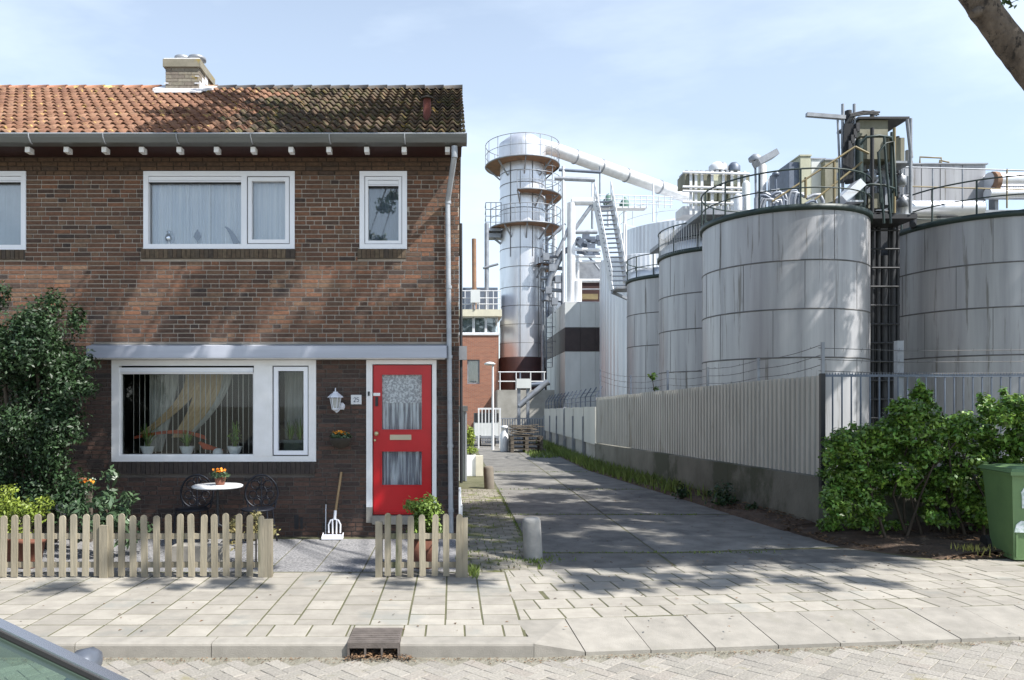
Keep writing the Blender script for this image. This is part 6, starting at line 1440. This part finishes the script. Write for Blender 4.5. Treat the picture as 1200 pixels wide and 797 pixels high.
TBk = tank('storage_tank', 'big grey tank at the right edge behind the bar fence', 1152, 22, 2.36, 6.74, rings=(PZ(416, 19.6), PZ(359, 19.6), PZ(306, 19.6)))
TC = tank('storage_tank', 'grey tank just left of and behind the nearest tank', 842, 28, 2.14, 7.15, rings=(PZ(435, 25.9), PZ(384, 25.9), PZ(341, 25.9)))
TD = tank('storage_tank', 'smaller grey tank with green band, third from the front', 787, 34, 1.97, 7.25, rings=(PZ(404, 32), PZ(365, 32)))
TE = tank('storage_tank', 'pale ribbed tank left of the small grey tank, under the stairs', 751, 40, 2.14, PZ(298, 38), mt='tank_l', rib=.02, n=120, green=False, rails=False, seams=False)
TF = tank('storage_tank', 'large pale ribbed tank with low domed roof behind the others', 800, 50, 4.15, PZ(262, 47), mt='tank_l', rib=.03, n=180, green=False, rails=True, railmt='white_m', seams=False, rail_h=1.3, dome=.9)
# white/green band tops with lighter upper part for C and D
for (T, pxc, Y, R_, zt_) in ((TC, 842, 28, 2.14, 7.15), (TD, 787, 34, 1.97, 7.25)):
    g = MB(); g.lathe((PX(pxc, Y), Y, zt_ + .11), [(R_ - .03, 0), (R_ - .03, .32), (R_ * .5, .5), (0, .6)], 48, capb=False); g.build('upper_ring', 'tank_l', T)
# grille (fine slats) behind railing of tank C
g = MB(); 
for k in range(40):
    t = math.pi * 1.0 + k * .045; x_, y_ = PX(842, 28) + 2.2 * math.cos(t), 28 + 2.2 * math.sin(t); g.tube((x_, y_, 7.2), (x_, y_, 8.1), .012, 4)
g.build('rail_bars', 'white_m', TC, kind='stuff')
# dark column of pipework between the two near tanks
PT = thing('pipe_riser_frame', 'black steel riser frame with ladder between the two near tanks', 'steel frame', (PX(1035, 22.5), 22.5, 0)); Y = 21.0
for (px, a, b, r_) in ((1022, 470, 130, .06), (1052, 480, 160, .05), (1042, 470, 160, .04), (1036, 500, 300, .10), (1029, 500, 250, .07), (1046, 500, 250, .09)):
    MB().tube(P(px, b, Y + .3), Vector((PX(px, Y + .3), Y + .3, 0)), r_, 8).build('riser', 'black_m', PT)
for k in range(14): MB().tube(P(1020, 490 - k * 22, Y), P(1054, 490 - k * 22, Y), .03, 5).build('rung', 'black_m', PT)
MB().box(PX(1008, 24.6), PX(1066, 24.6), 24.6, 24.7, 0, PZ(247, 24.6)).build('gap_shade_sheet', 'black_m', PT)  # added black sheet, stands in for the darkness of the gap between the tanks
# lattice tower on top with cabinets
LT = thing('elevator_tower', 'dark steel tower with dirty metal boxes above the near tanks', 'tower', (PX(1025, 21.5), 21.5, 0)); Y = 20.3
for (px, a, b, mt, r_) in ((987.5, 260, 122, 'grey_m', .04), (1001, 300, 122, 'grey_m', .04), (994, 215, 130, 'black_m', .09), (1006, 330, 165, 'green_m', .12), (1022, 250, 150, 'black_m', .05), (1048, 250, 150, 'yellow_m', .04), (1067, 250, 139, 'grey_m', .045), (1045, 250, 155, 'green_m', .04)):
    MB().tube(P(px, a, Y), P(px, b, Y), r_, 8).build('column', mt, LT)
MB().box(PX(1010, Y), PX(1043, Y), Y + .1, Y + 1.1, PZ(158, Y), PZ(139, Y)).build('upper_cabinet', 'dirty', LT); MB().box(PX(1006, Y), PX(1066, Y), Y, Y + 1.15, PZ(139, Y), PZ(136.5, Y)).build('top_beam', 'black_m', LT)
MB().box(PX(1011, Y), PX(1044, Y), Y + .1, Y + 1.0, PZ(185, Y), PZ(160, Y)).build('lower_cabinet', 'dirty', LT); MB().box(PX(1047, Y), PX(1064, Y), Y + .15, Y + .9, PZ(188, Y), PZ(159, Y)).build('side_cabinet', 'dirty', LT)
g = MB(); 
for k in range(8):
    pts_ = [P(988 + k * 1.6, 214, Y - .1), P(988 + k * 1.5, 175, Y - .1), P(990 + k * 1.3, 145, Y - .12)]
    for a_, b_ in zip(pts_, pts_[1:]): g.tube(a_, b_, .022, 5)
for k in range(6):
    pts_ = [P(990 + k * 2, 146 - k, Y - .1), P(996, 137 - k * .6, Y - .12), P(1012, 134 - k * .9 + (k % 2), Y - .12), P(1026 + k, 131.5 + (k * 37 % 5) * .9, Y - .12)]
    for a_, b_ in zip(pts_, pts_[1:]): g.tube(a_, b_, .025, 5)
for k in range(4): g.box(PX(990 + k * 3, Y), PX(994 + k * 3, Y), Y - .2, Y, PZ(178 - k * 7, Y), PZ(168 - k * 7, Y))
g.build('cable_bundle', 'black_m', LT)
m_ = MB(); beam(m_, P(945, 134.5, Y), P(990, 138, Y), .12, .10); m_.build('jib', 'grey_m', LT); MB().tube(P(981.5, 138, Y), P(984.5, 215, Y), .03, 5).build('stay', 'grey_m', LT)
MB().tube(P(1063, 140, Y), P(1068, 185, Y), .05, 5).build('stay', 'grey_m', LT); MB().box(PX(1044, Y), PX(1070, Y), Y, Y + 1.1, PZ(191, Y), PZ(188.5, Y)).build('shelf', 'grey_m', LT)
# stair flight up (yellowish handrails) and landing
for (a, b) in (((905, 236), (1002, 172)), ((955, 234), (1010, 190)), ((1002, 172), (1018, 180))): MB().tube(P(*a, Y - .3), P(*b, Y - .3), .03, 6).build('handrail', 'yellow_m', LT)
for px, a, b in ((944, 208, 232), (977.5, 190, 240)): MB().tube(P(px, a, Y - .3), P(px, b, Y - .3), .035, 6).build('rail_post', 'yellow_m', LT)
m_ = MB(); m_.box(PX(984, Y), PX(1006, Y), Y - .3, Y + .3, PZ(240, Y), PZ(238, Y)); beam(m_, P(984, 236, Y - .4), P(1006, 216, Y - .4), .5, .22); m_.build('chute', 'tank_l', LT)
for (pa, pb, ya, yb, mt_) in ((1012, 1024, 236, 214, 'grey_m'), (1026, 1040, 240, 222, 'dirty'), (1046, 1057, 236, 206, 'grey_m'), (1000, 1009, 250, 228, 'blue_m'), (1016, 1030, 210, 196, 'black_m')):
    MB().box(PX(pa, Y), PX(pb, Y), Y + .35, Y + .85, PZ(ya, Y), PZ(yb, Y)).build('equipment_box', mt_, LT)
# spiral rails round
g = MB(); 
g.path([P(1008, 170, Y - .5), P(1015, 161, Y - .6), P(1030, 159, Y - .6), P(1044, 161, Y - .5), P(1046, 170, Y - .3)], .035, 6); g.path([P(1032, 238, Y - .6), P(1030, 178, Y - .6), P(1038, 168, Y - .6), P(1047, 166, Y - .5), P(1050, 230, Y - .4)], .03, 6)
g.path([P(1008, 219, Y - .5), P(1020, 216, Y - .6), P(1036, 217, Y - .6), P(1048, 221, Y - .5), P(1046, 226, Y - .4)], .03, 6); g.tube(P(1036, 160, Y - .6), P(1044, 262, Y - .6), .03, 6); g.tube(P(1029, 178, Y - .6), P(1036, 262, Y - .6), .03, 6)
g.build('spiral_railing', 'green_m', LT)
for k in range(26): px = random.uniform(1012, 1066); py = random.uniform(192, 240); q = P(px, py, Y + .6); g = MB(); g.tube(q, q + Vector((0, 0, random.uniform(.1, .5))), random.uniform(.02, .08), 6); g.build('pipe_stub', 'grey_m', LT)
for (px, py) in ((1021, 205), (1056, 210), (1058, 235), (987, 205), (988, 230)): q = P(px, py, Y + .3); g = MB(); g.lathe((q.x, q.y, q.z - .2), [(.05, 0), (.13, .02), (.13, .26), (.05, .30), (.05, .36)], 10); g.build('valve', 'grey_m', LT)
MB().lathe((PX(1058, Y + .4), Y + .4, PZ(255, Y + .4)), [(.18, 0), (.18, .42), (.22, .43), (.22, .46)], 16).build('canister', 'tank_l', LT)
m_ = MB(); m_.box(PX(985, Y), PX(1075, Y), Y, Y + 1.2, PZ(256, Y), PZ(251, Y)); m_.build('deck', 'black_m', LT)
# supports so that the deck really stands
for px in (990, 1070): 
    m_ = MB(); m_.tube((PX(px, Y + 3.9), Y + 3.9, 0), (PX(px, Y + 3.9), Y + 3.9, PZ(250, Y + 3.9)), .1, 6); m_.tube((PX(px, Y + 3.9), Y + 3.9, PZ(253, Y)), (PX(px, Y + 1), Y + 1, PZ(253, Y)), .08, 6); m_.build('support', 'black_m', LT)
# process platform behind the tanks with cabinets
PP = thing('process_platform', 'steel platform behind the near tanks carrying cabinets', 'platform', (11, 27, 0)); Yd = 26.2; zd = PZ(246, 25)
MB().box(PX(800, 27), PX(1240, 27), 25.0, 31.5, zd - .15, zd).build('deck', 'grey_m', PP)
for px in (870, 960, 1050, 1150, 1235):
    for yy in (31,): MB().box(PX(px, 27) - .1, PX(px, 27) + .1, yy, yy + .2, 0, zd - .15).build('column', 'grey_m', PP)
MB().box(PX(1100, 25.2), PX(1120, 25.2), 25.1, 25.3, 0, zd - .15).build('column', 'grey_m', PP)
def cabinet(pxa, pxb, pya, Yf, dep, mt, label, name='process_cabinet', extra=None, cap='grey_m'):
    root = thing(name, label, 'cabinet', (PX((pxa + pxb) / 2, Yf), Yf, zd)); x0, x1, z1_ = PX(pxa, Yf), PX(pxb, Yf), PZ(pya, Yf)
    MB().box(x0, x1, Yf, Yf + dep, zd, z1_).build('housing', mt, root); MB().box(x0 - .03, x1 + .03, Yf - .03, Yf + dep, z1_, z1_ + .05).build('lid', cap, root)
    return root
c1 = cabinet(938, 950, 183, 25.9, 1.0, 'panelc', 'tall cream cabinet, left of the white one above the tank', cap='panelc'); MB().box(PX(925, 26), PX(938, 26) - .003, 26.0, 27.6, zd, PZ(190, 26)).build('side_wing', 'blue_m', c1)
cabinet(967, 983, 188, 26.2, 1.4, 'dirty', 'grey weathered cabinet right of the white one above the tank'); cabinet(951, 966.5, 187, 26.5, 1.3, 'panelw', 'white cabinet between the cream and grey ones above the tank')
BX = thing('steel_box_tank', 'long silver rectangular tank above the right-hand tank', 'tank', (PX(1110, 25.5), 25.5, zd)); Yf = 25.6
MB().box(PX(1058, Yf), PX(1155, Yf), Yf, Yf + 2.5, PZ(240, Yf), PZ(193, Yf)).build('housing', 'tank', BX); MB().box(PX(1056, Yf), PX(1157, Yf), Yf - .05, Yf + 2.55, PZ(193, Yf), PZ(191.5, Yf)).build('lid', 'grey_m', BX)
for px in (1080, 1102, 1128): MB().box(PX(px, Yf) - .008, PX(px, Yf) + .008, Yf - .01, Yf, PZ(240, Yf), PZ(193, Yf)).build('seam', 'seam', BX)
for px in (1062, 1148): MB().box(PX(px, Yf) - .1, PX(px, Yf) + .1, Yf + .2, Yf + .5, zd, PZ(240, Yf)).build('foot', 'grey_m', BX)
m_ = MB(); 
for (a, b) in ((1078, 1103), (1101, 1112)): m_.path([P(a, 192, 26), P(a, 184 if a < 1100 else 188, 26), P(b, 185 if a < 1100 else 190, 26), P(b, 192, 26)], .03, 5)
m_.build('handle_rail', 'yellow_m', BX)
MP = thing('main_pipe', 'silver horizontal pipes running right from the box tank', 'pipe', (PX(1180, 25), 25, zd))
for (py, px0, px1, r_, Yq) in ((212, 1158, 1290, .28, 25.4), (227, 1157, 1290, .20, 25.2), (244, 1060, 1150, .25, 24.9)): MB().tube(P(px0, py, Yq), P(px1, py, Yq), r_, 16).build('pipe', 'tank_l', MP)
m_ = MB(); q = P(1161, 214, 25.3); m_.tube(q, q + Vector((.15, 0, 0)), .36, 14); m_.build('flange', 'rust', MP); MB().box(PX(1161, 25.5), PX(1165, 25.5), 25.3, 25.6, zd, PZ(222, 25.4)).build('support', 'grey_m', MP); MB().box(PX(1230, 25.5), PX(1235, 25.5), 25.3, 25.6, zd, PZ(222, 25.4)).build('support', 'grey_m', MP)
WK = thing('walkway_railing', 'thin grey and yellow railing in front of the silver box tank', 'railing', (PX(1120, 24.5), 24.6, zd)); Yq = 24.4
for (py, mt) in ((199.5, 'grey_m'), (222, 'yellow_m')): MB().tube(P(1045, py - 4, Yq), P(1290, py + 3, Yq), .025, 5).build('rail', mt, WK)
for px in (1060, 1093, 1128, 1180, 1230): MB().tube(P(px, 244, Yq), P(px, 198, Yq), .025, 5).build('post', 'yellow_m' if px > 1150 else 'grey_m', WK)
# condenser rack at left (x 803-880)
CR = thing('condenser_rack', 'white framed condenser rack with cream panels left of the near tank railing', 'machine', (PX(840, 30), 30, zd)); Y = 30
for i in range(7):
    a, b = PX(802 + i * 11, Y), PX(802 + (i + 1) * 11, Y); MB().box(a + .02, b - .02, Y, Y + 1, PZ(216, Y), PZ(202, Y)).build('panel', 'panelc' if i % 2 else 'dirty', CR)
for i in range(5): MB().box(PX(824 + i * 11, Y), PX(832 + i * 11, Y), Y + .3, Y + 1.3, PZ(232, Y), PZ(212, Y)).build('panel', 'panelc', CR)
for px in (809, 815, 822, 834, 847, 857, 865, 872): MB().box(PX(px, Y) - .05, PX(px, Y) + .05, Y - .08, Y - .02, PZ(252, Y), PZ(201, Y)).build('post', 'white_m', CR)
for py in (202, 219, 224, 237): MB().tube(P(800, py, Y - .15), P(878, py + 2, Y - .15), .05, 5).build('rail', 'white_m', CR)
MB().box(PX(802, Y), PX(880, Y), Y + .2, Y + 1.2, PZ(250, Y), PZ(240, Y)).build('base', 'white_m', CR)
for k in range(9): MB().box(PX(803 + k * 6, Y), PX(806 + k * 6, Y), Y - .02, Y + .8, PZ(202, Y) , PZ(199.6, Y)).build('fin', 'grey_m', CR)
for (px, r_, m__) in ((840, .32, 'white_m'), (847, .22, 'grey_m'), (860, .25, 'blue_m')): q = P(px, 201, Y + .5); m_ = MB(); m_.lathe((q.x, q.y, q.z), [(r_, 0), (r_, .2), (r_ * .5, .35), (0, .38)], 14); m_.build('fan_cowl', m__, CR)
DL = thing('drum_and_lid', 'white vertical vessels with a raised hatch behind the near tank railing', 'vessel', (PX(890, 28), 28, zd)); 
for (px, w_, py, m__) in ((884, 9, 205, 'panelw'), (896, 9, 190, 'white_m'), (905, 10, 207, 'tank_l'), (873, 12, 222, 'white_m'), (915, 14, 212, 'grey_m')):
    r_ = w_ / 2 / F * 28; q = P(px, py, 28); MB().lathe((q.x, 28 + (px % 5) * .2, zd), [(r_, 0), (r_, q.z - zd - .1), (r_ * .6, q.z - zd), (0, q.z - zd)], 16).build('vessel', m__, DL)
m_ = MB(); beam(m_, P(886, 192, 27.5), P(908, 180, 27.5), .6, .22); m_.build('hatch', 'grey_m', DL)
m_ = MB(); q = P(885, 189, 27.8); m_.lathe((q.x, q.y, q.z), [(.22, 0), (.25, .12), (.1, .25), (0, .26)], 12); m_.tube(q, P(886, 238, 27.8), .04, 6); m_.build('vent_stalk', 'grey_m', DL)
m_ = MB(); q = P(909, 207, 26); m_.tube(P(910, 242, 26), q, .04, 6); m_.lathe((q.x, q.y, q.z), [(.02, 0), (.12, .02), (.12, .12), (.04, .16)], 10); m_.build('gauge_stalk', 'blue_m', DL)
for k in range(16):
    px = random.uniform(900, 948); py = random.uniform(226, 240); q = P(px, py, 25.6); r_ = random.uniform(.03, .07); dx = random.uniform(.2, .6) * random.choice((-1, 1)); g = MB()
    g.path([q, q + Vector((dx * .4, 0, .10)), q + Vector((dx * .8, 0, .12)), q + Vector((dx, 0, -.1)), q + Vector((dx, 0, -.5))], r_, 7); g.build('bent_pipe', random.choice(['grey_m', 'blue_m', 'grey_m', 'dirty']), DL)

# =================================================================== CAR
CARM = thing('parked_car', 'silver car with green tinted glass at the lower left corner', 'car', (-1.6, 1.7, -.1))
def carpts(y):  # side window belt/roof: pillar line
    return None
zr = -.1
def car_body():
    # cross-section widths at height: below belt y0=.86..2.50, roof y 1.02..2.34
    Yn, Yf = .80, 2.46; prof = [(x - 1.25, z - .11) for x, z in [(-3.9, .35), (-3.95, .75), (-3.75, .95), (.30, .95), (1.25, .84), (1.50, .66), (1.50, .25), (1.18, .2), (1.10, .42), (.80, .52), (.50, .42), (.42, .2), (-2.3, .2), (-2.38, .42), (-2.7, .52), (-3.0, .42), (-3.1, .2), (-3.8, .2)]]
    m_ = MB(); m_.prism([(x, z) for x, z in prof], Yn, Yf, axis='y'); b = m_.build('body', 'car', CARM)
    return b
car_body()
# the far windscreen pillar is the edge seen against the kerb; the near one mirrors it
fA = P(-8, 729, 2.28); fB = P(140, 799.5, 2.28); d = (fB - fA)
off_far = Vector((0, 1.22, 0))
A_top = fA + d * (-2.0) - off_far; A_bot = fA + d * 1.25 - off_far
m_ = MB()
for o_ in (Vector((0, 0, 0)), off_far): beam(m_, A_top + o_ - Vector((0, 0, .028)), A_bot + o_ - Vector((0, 0, .028)), .05, .028)
rt = [A_top, A_top + Vector((-.5, 0, .03)), A_top + Vector((-1.5, 0, -.02)), Vector((-4.4, 1.05, 1.22)), Vector((-4.9, 1.0, .86))]
vs = []
for p in rt: vs += [tuple(p), tuple(p + Vector((0, .6, .035))), tuple(p + off_far)]
vs += [(p[0], p[1], p[2] - .03) for p in vs]; n = len(rt) * 3; fs = []
for i in range(len(rt) - 2):
    for k in range(2): a = 3 * i + k; fs += [(a, a + 1, a + 4, a + 3), (n + a, n + a + 3, n + a + 4, n + a + 1)]
m_.add(vs, fs, True); beam(m_, rt[1] - Vector((0, 0, .02)), Vector((-2.6, .98, .84)), .06, .06); beam(m_, rt[1] + off_far - Vector((0, 0, .02)), Vector((-2.6, 2.34, .84)), .06, .06); beam(m_, rt[3], rt[4], .1, .06); beam(m_, rt[3] + off_far, rt[4] + off_far, .1, .06)
m_.build('roof', 'car', CARM)
for o_, sg in ((Vector((0, 0, 0)), -1), (off_far, 1)):
    A, B_ = A_top + o_, A_bot + o_
    m_ = MB(); beam(m_, A + Vector((0, 0, .004)), B_ + Vector((0, 0, .004)), .050, .008); m_.build('trim_strip', 'chrome', CARM)
    m_ = MB(); beam(m_, A + Vector((0, -.002, -.008)), B_ + Vector((0, -.002, -.008)), .058, .014); m_.build('door_seal', 'rubber', CARM)
    m_ = MB(); beam(m_, A + Vector((0, -.004, -.030)), B_ + Vector((0, -.004, -.030)), .060, .020); m_.build('pillar_cover', 'car_trim', CARM)
def quadp(name, pts, mt): return MB().add([tuple(p) for p in pts], [(0, 1, 2, 3)], False).build(name, mt, CARM)
dn = Vector((0, 0, -.045))
for o_, yb in ((Vector((0, 0, 0)), .99), (off_far, 2.33)):
    quadp('side_window', [A_top + o_ + dn, A_bot + o_ + dn * .8, Vector((A_bot.x - .05, yb, .845)), Vector((-2.6, yb, .845))], 'carglass')
quadp('windscreen', [A_top + Vector((0, .03, -.015)), A_bot + Vector((0, .03, -.015)), A_bot + off_far + Vector((0, -.03, -.015)), A_top + off_far + Vector((0, -.03, -.015))], 'carglass')
m_ = MB(); m_.box(A_bot.x - .38, A_bot.x + .06, .98, 2.32, .70, .838); m_.build('dashboard', 'interior', CARM)
for yy in (1.05, 1.75):
    m_ = MB(); m_.box(-2.45, -1.95, yy, yy + .48, .25, .46); mx_ = Matrix.Translation((-2.5, yy, .38)) @ Matrix.Rotation(R(-14), 4, 'Y'); m_.box(-.08, .06, 0, .48, 0, .62, mx=mx_); m_.box(-.06, .04, .12, .36, .64, .82, mx=mx_); m_.build('seat', 'interior', CARM)
m_ = MB(); m_.path([(-1.62 + .05 * math.sin(t), 1.35 + .18 * math.cos(t), .74 + .16 * math.sin(t)) for t in [i / 16 * 2 * math.pi for i in range(16)]], .014, 6, closed=True); m_.build('steering_wheel', 'interior', CARM)
for (x_, y_) in ((-.45, .78), (-.45, 2.30), (-3.95, .78), (-3.95, 2.30)):
    W_ = MB().tube((x_, y_, .22), (x_, y_ + .18, .22), .32, 24).build('wheel', 'rubber', CARM)
    m_ = MB(); m_.tube((x_, y_ - .006, .22), (x_, y_ + .186, .22), .21, 20); m_.build('rim', 'chrome', W_)
mz = P(100, 777, 2.62); m_ = MB(); K_ = 8
for (yy, sc_) in ((2.52, .75), (2.60, 1.0), (2.70, .92), (2.74, .5)): pass
rings_ = []; vs = []
for (xx, sc_) in ((-.045, .35), (-.03, .85), (.01, 1.0), (.035, .8), (.05, .3)):
    for k in range(12): t = 2 * math.pi * k / 12; vs.append((mz.x + xx, mz.y + .075 * sc_ * math.cos(t), mz.z + .052 * sc_ * math.sin(t) + .0))
m_.add(vs, [(i * 12 + k, i * 12 + (k + 1) % 12, (i + 1) * 12 + (k + 1) % 12, (i + 1) * 12 + k) for i in range(4) for k in range(12)] + [tuple(range(11, -1, -1)), tuple(range(48, 60))], True)
m_.tube(mz + Vector((0, -.24, -.05)), mz + Vector((0, -.05, -.02)), .02, 8)
m_.build('wing_mirror', mat('pale_blue_silver', (.12, .135, .165), rough=.35, metal=.3), CARM)

# =================================================================== TREES (trunk at top right; crowns shade the street)
TREE = thing('leaning_tree', 'leaning rough-barked street tree trunk crossing the top right corner', 'tree', (11.1, 7.4, 0))
TY = 7.4
q = [Vector((11.2, TY, -.1)), Vector((10.0, TY, 1.4)), Vector((8.4, TY, 3.2)), P(1290, 200, TY), P(1222, 102, TY), P(1184, 52, TY), P(1147, 0, TY), P(1092, -90, TY), Vector((4.1, TY, 8.2)), Vector((3.2, 7.2, 9.6))]
fine = []; rad = []
R0 = [.36, .27, .21, .155, .132, .130, .128, .125, .12, .10]
for i in range(len(q) - 1):
    for k in range(6):
        t = k / 6; p0 = q[max(i - 1, 0)]; p1 = q[i]; p2 = q[i + 1]; p3 = q[min(i + 2, len(q) - 1)]
        pt = .5 * ((2 * p1) + (-p0 + p2) * t + (2 * p0 - 5 * p1 + 4 * p2 - p3) * t * t + (-p0 + 3 * p1 - 3 * p2 + p3) * t ** 3); fine.append(pt); rad.append((R0[i] + (R0[i + 1] - R0[i]) * t) * (1 + random.uniform(-.04, .05)))
g = MB(); g.path(fine, .1, 16, radii=rad)
kn = P(1141, 18, TY - .04); g.tube(kn + Vector((.08, 0, .05)), kn + Vector((-.05, -.04, -.015)), .065, 10, r1=.033)
g.build('trunk', 'bark', TREE)
SV = Vector((.70, -.40, 1.0))
def ok_hidden(p):
    if p.y < .5: return True
    if (p.z - 1.75) > .545 * p.y + .55: return True
    return p.x / p.y > .80
def roofhit(p):
    # shadow point on the front roof plane
    t = 0
    # plane: z = EZ + (y-EY)*k
    k = (RZ - EZ) / (RY - EY); t = (p.z - EZ - (p.y - EY) * k) / (SV.z - SV.y * k); h = p - SV * t; return h
cl1, cl2 = [], []
def target(x, y, z, tmin=4, tmax=9, r=(.35, .6), lst=None, dens=1.0):
    for _ in range(20):
        t = random.uniform(tmin, tmax); c = Vector((x, y, z)) + SV * t
        if not ok_hidden(c) or c.z < 6.5: continue
        gnd = c - SV * c.z
        if 3.5 < gnd.y < 6.95 and gnd.x < 7: continue
        hb = c - SV * (c.z - 1.4)
        if 5.5 < hb.x < 8.2 and 8.7 < hb.y < 10.2 and random.random() < .75 and not (5 < x < 8 and y < 9.6): continue
        h = roofhit(c)
        if EY < h.y < RY and h.x < -4.55 + (h.y - EY) * -.0 and h.x > -9: continue
        rr = random.uniform(*r); (lst if lst is not None else (cl2 if c.x > 8 else cl1)).append((c, rr, dens)); return
cl1 += [(Vector((-1.75, .6, 6.9)), .3, 1), (Vector((-1.5, 1.2, 7.0)), .22, 1), (Vector((-1.9, .2, 6.1)), .25, 1), (Vector((-2.2, .3, 6.2)), .2, 1)]
def U_(a, b): return random.uniform(a, b)
for _ in range(44): target(U_(-6.2, .1), 10, U_(.2, 2.5), 5, 10, r=(.3, .5))
for _ in range(14): target(U_(-6.2, .1), 10, U_(2.9, 5.0), 4, 8, r=(.22, .42))
for _ in range(44):
    y = U_(9.7, 12.6); target(U_(-4.6 + (12.6 - y) * .25, .2), y, EZ + (y - EY) * .587, 2.6, 6.5, r=(.3, .55))
for _ in range(200): target(U_(.0, 5.0), U_(8.1, 13.4), 0, 7.5, 11.5, r=(.28, .5))
for _ in range(10): target(U_(1.2, 4.4), U_(7.3, 8.0), 0, 7.5, 10, r=(.15, .3))
for _ in range(14): target(U_(1.0, 3.6), U_(7.1, 7.7), 0, 7.5, 10, r=(.12, .28))
for _ in range(26): target(U_(-4.0, .2), U_(7.15, 8.4), 0, 7.5, 10, r=(.14, .30))
for _ in range(24): target(U_(1.5, 4.2), U_(12.5, 19), 0, 8, 13, r=(.35, .7), lst=cl2)
for _ in range(36): target(wallx(14) + .3, U_(10.4, 18), U_(.2, 2.0), 8, 13, r=(.35, .6), lst=cl2)
for _ in range(30): target(U_(7.4, 12), 19.5, U_(1.5, 6.4), 5.8, 12, r=(.35, .7), lst=cl2)
for _ in range(28): target(U_(11.6, 16), 20, U_(1.5, 6.6), 5.8, 12, r=(.35, .7), lst=cl2)
for _ in range(6): target(U_(5.2, 7.8), 9.4, U_(.6, 1.6), 6, 11, r=(.25, .45), lst=cl2)
for _ in range(4): target(U_(5.0, 6.2), 9.3, .1, 6, 11, r=(.2, .4), lst=cl2)
leaves('crown', 'leaf_t', TREE, [(c.x, c.y, c.z, r_, r_, r_ * .8, int(720 * r_ * r_ * 2.2)) for c, r_, d_ in cl1], size=.12, aspect=.6, shell=.15)
def limbs(lst, nodes, parent, rr=.05):
    g = MB()
    for c, r_, d_ in lst:
        n0 = min(nodes, key=lambda p: (p - c).length); mid = n0.lerp(c, .5) + Vector((0, 0, .12 * (n0 - c).length)); L = (n0 - c).length
        g.path([n0, mid, c], .03, 5, radii=[.012 + .006 * L, .01 + .003 * L, .006])
    return g.build('limb', 'bark', parent, kind='stuff')
def hid(a, b, n=6): return all(ok_hidden(a.lerp(b, k / n)) for k in range(n + 1))
crown_nodes = [Vector((3.2, 7.2, 9.6)), Vector((2.4, 6.5, 9.4)), Vector((4, 7, 9.6)), Vector((6.0, 7.5, 9.8)), Vector((.5, 6.5, 8.6)), Vector((2, 8.5, 11))]
g = MB()
for a, b in ((0, 4), (0, 1), (1, 2), (2, 3), (1, 5)): g.path([crown_nodes[a], crown_nodes[a].lerp(crown_nodes[b], .5) + Vector((0, 0, .2)), crown_nodes[b]], .07, 8, radii=[.09, .07, .05])
g.build('limb', 'bark', TREE); limbs(cl1, crown_nodes, TREE)
T2 = thing('street_tree', 'tall leafy tree off the right edge casting dappled shade on the tanks', 'tree', (15.5, 12.0, 0))
g = MB(); g.path([(15.5, 12, -.1), (15.4, 12, 4), (15.2, 12, 8), (14.5, 12, 11)], .3, 12, radii=[.38, .30, .24, .16]); g.build('trunk', 'bark', T2)
leaves('crown', 'leaf_t', T2, [(c.x, c.y, c.z, r_, r_, r_ * .8, int(560 * r_ * r_ * 2.2)) for c, r_, d_ in cl2], size=.14, aspect=.6, shell=.15)
nd2 = [Vector((15.2, 12, 8)), Vector((14.5, 12, 11)), Vector((12.5, 10, 11.5)), Vector((16, 15, 11.5)), Vector((18, 16.5, 12.5)), Vector((11, 8.5, 11)), Vector((20, 17, 13))]
g = MB()
for a, b in ((1, 2), (2, 5), (1, 3), (3, 4), (4, 6)): g.path([nd2[a], nd2[a].lerp(nd2[b], .5) + Vector((0, 0, .2)), nd2[b]], .07, 8, radii=[.14, .10, .07])
g.build('limb', 'bark', T2)
# a few near leaves hanging by the trunk at the top right
leaves('hanging_leaves', 'leaf_t', TREE, [(PX(1187, 6.9), 6.9, PZ(3, 6.9), .05, .03, .05, 7), (PX(1178, 6.9), 6.9, PZ(2, 6.9), .03, .03, .03, 3)], size=.08, aspect=.6)
print('things', len([o for o in sc.objects if o.parent is None]), 'objects', len(sc.objects), 'tris~', sum(len(o.data.polygons) for o in sc.objects if o.type == 'MESH') * 2, 'bricks', nbrick, 'tiles', ntile, 'slabs', nslab, 'clinkers', nb)
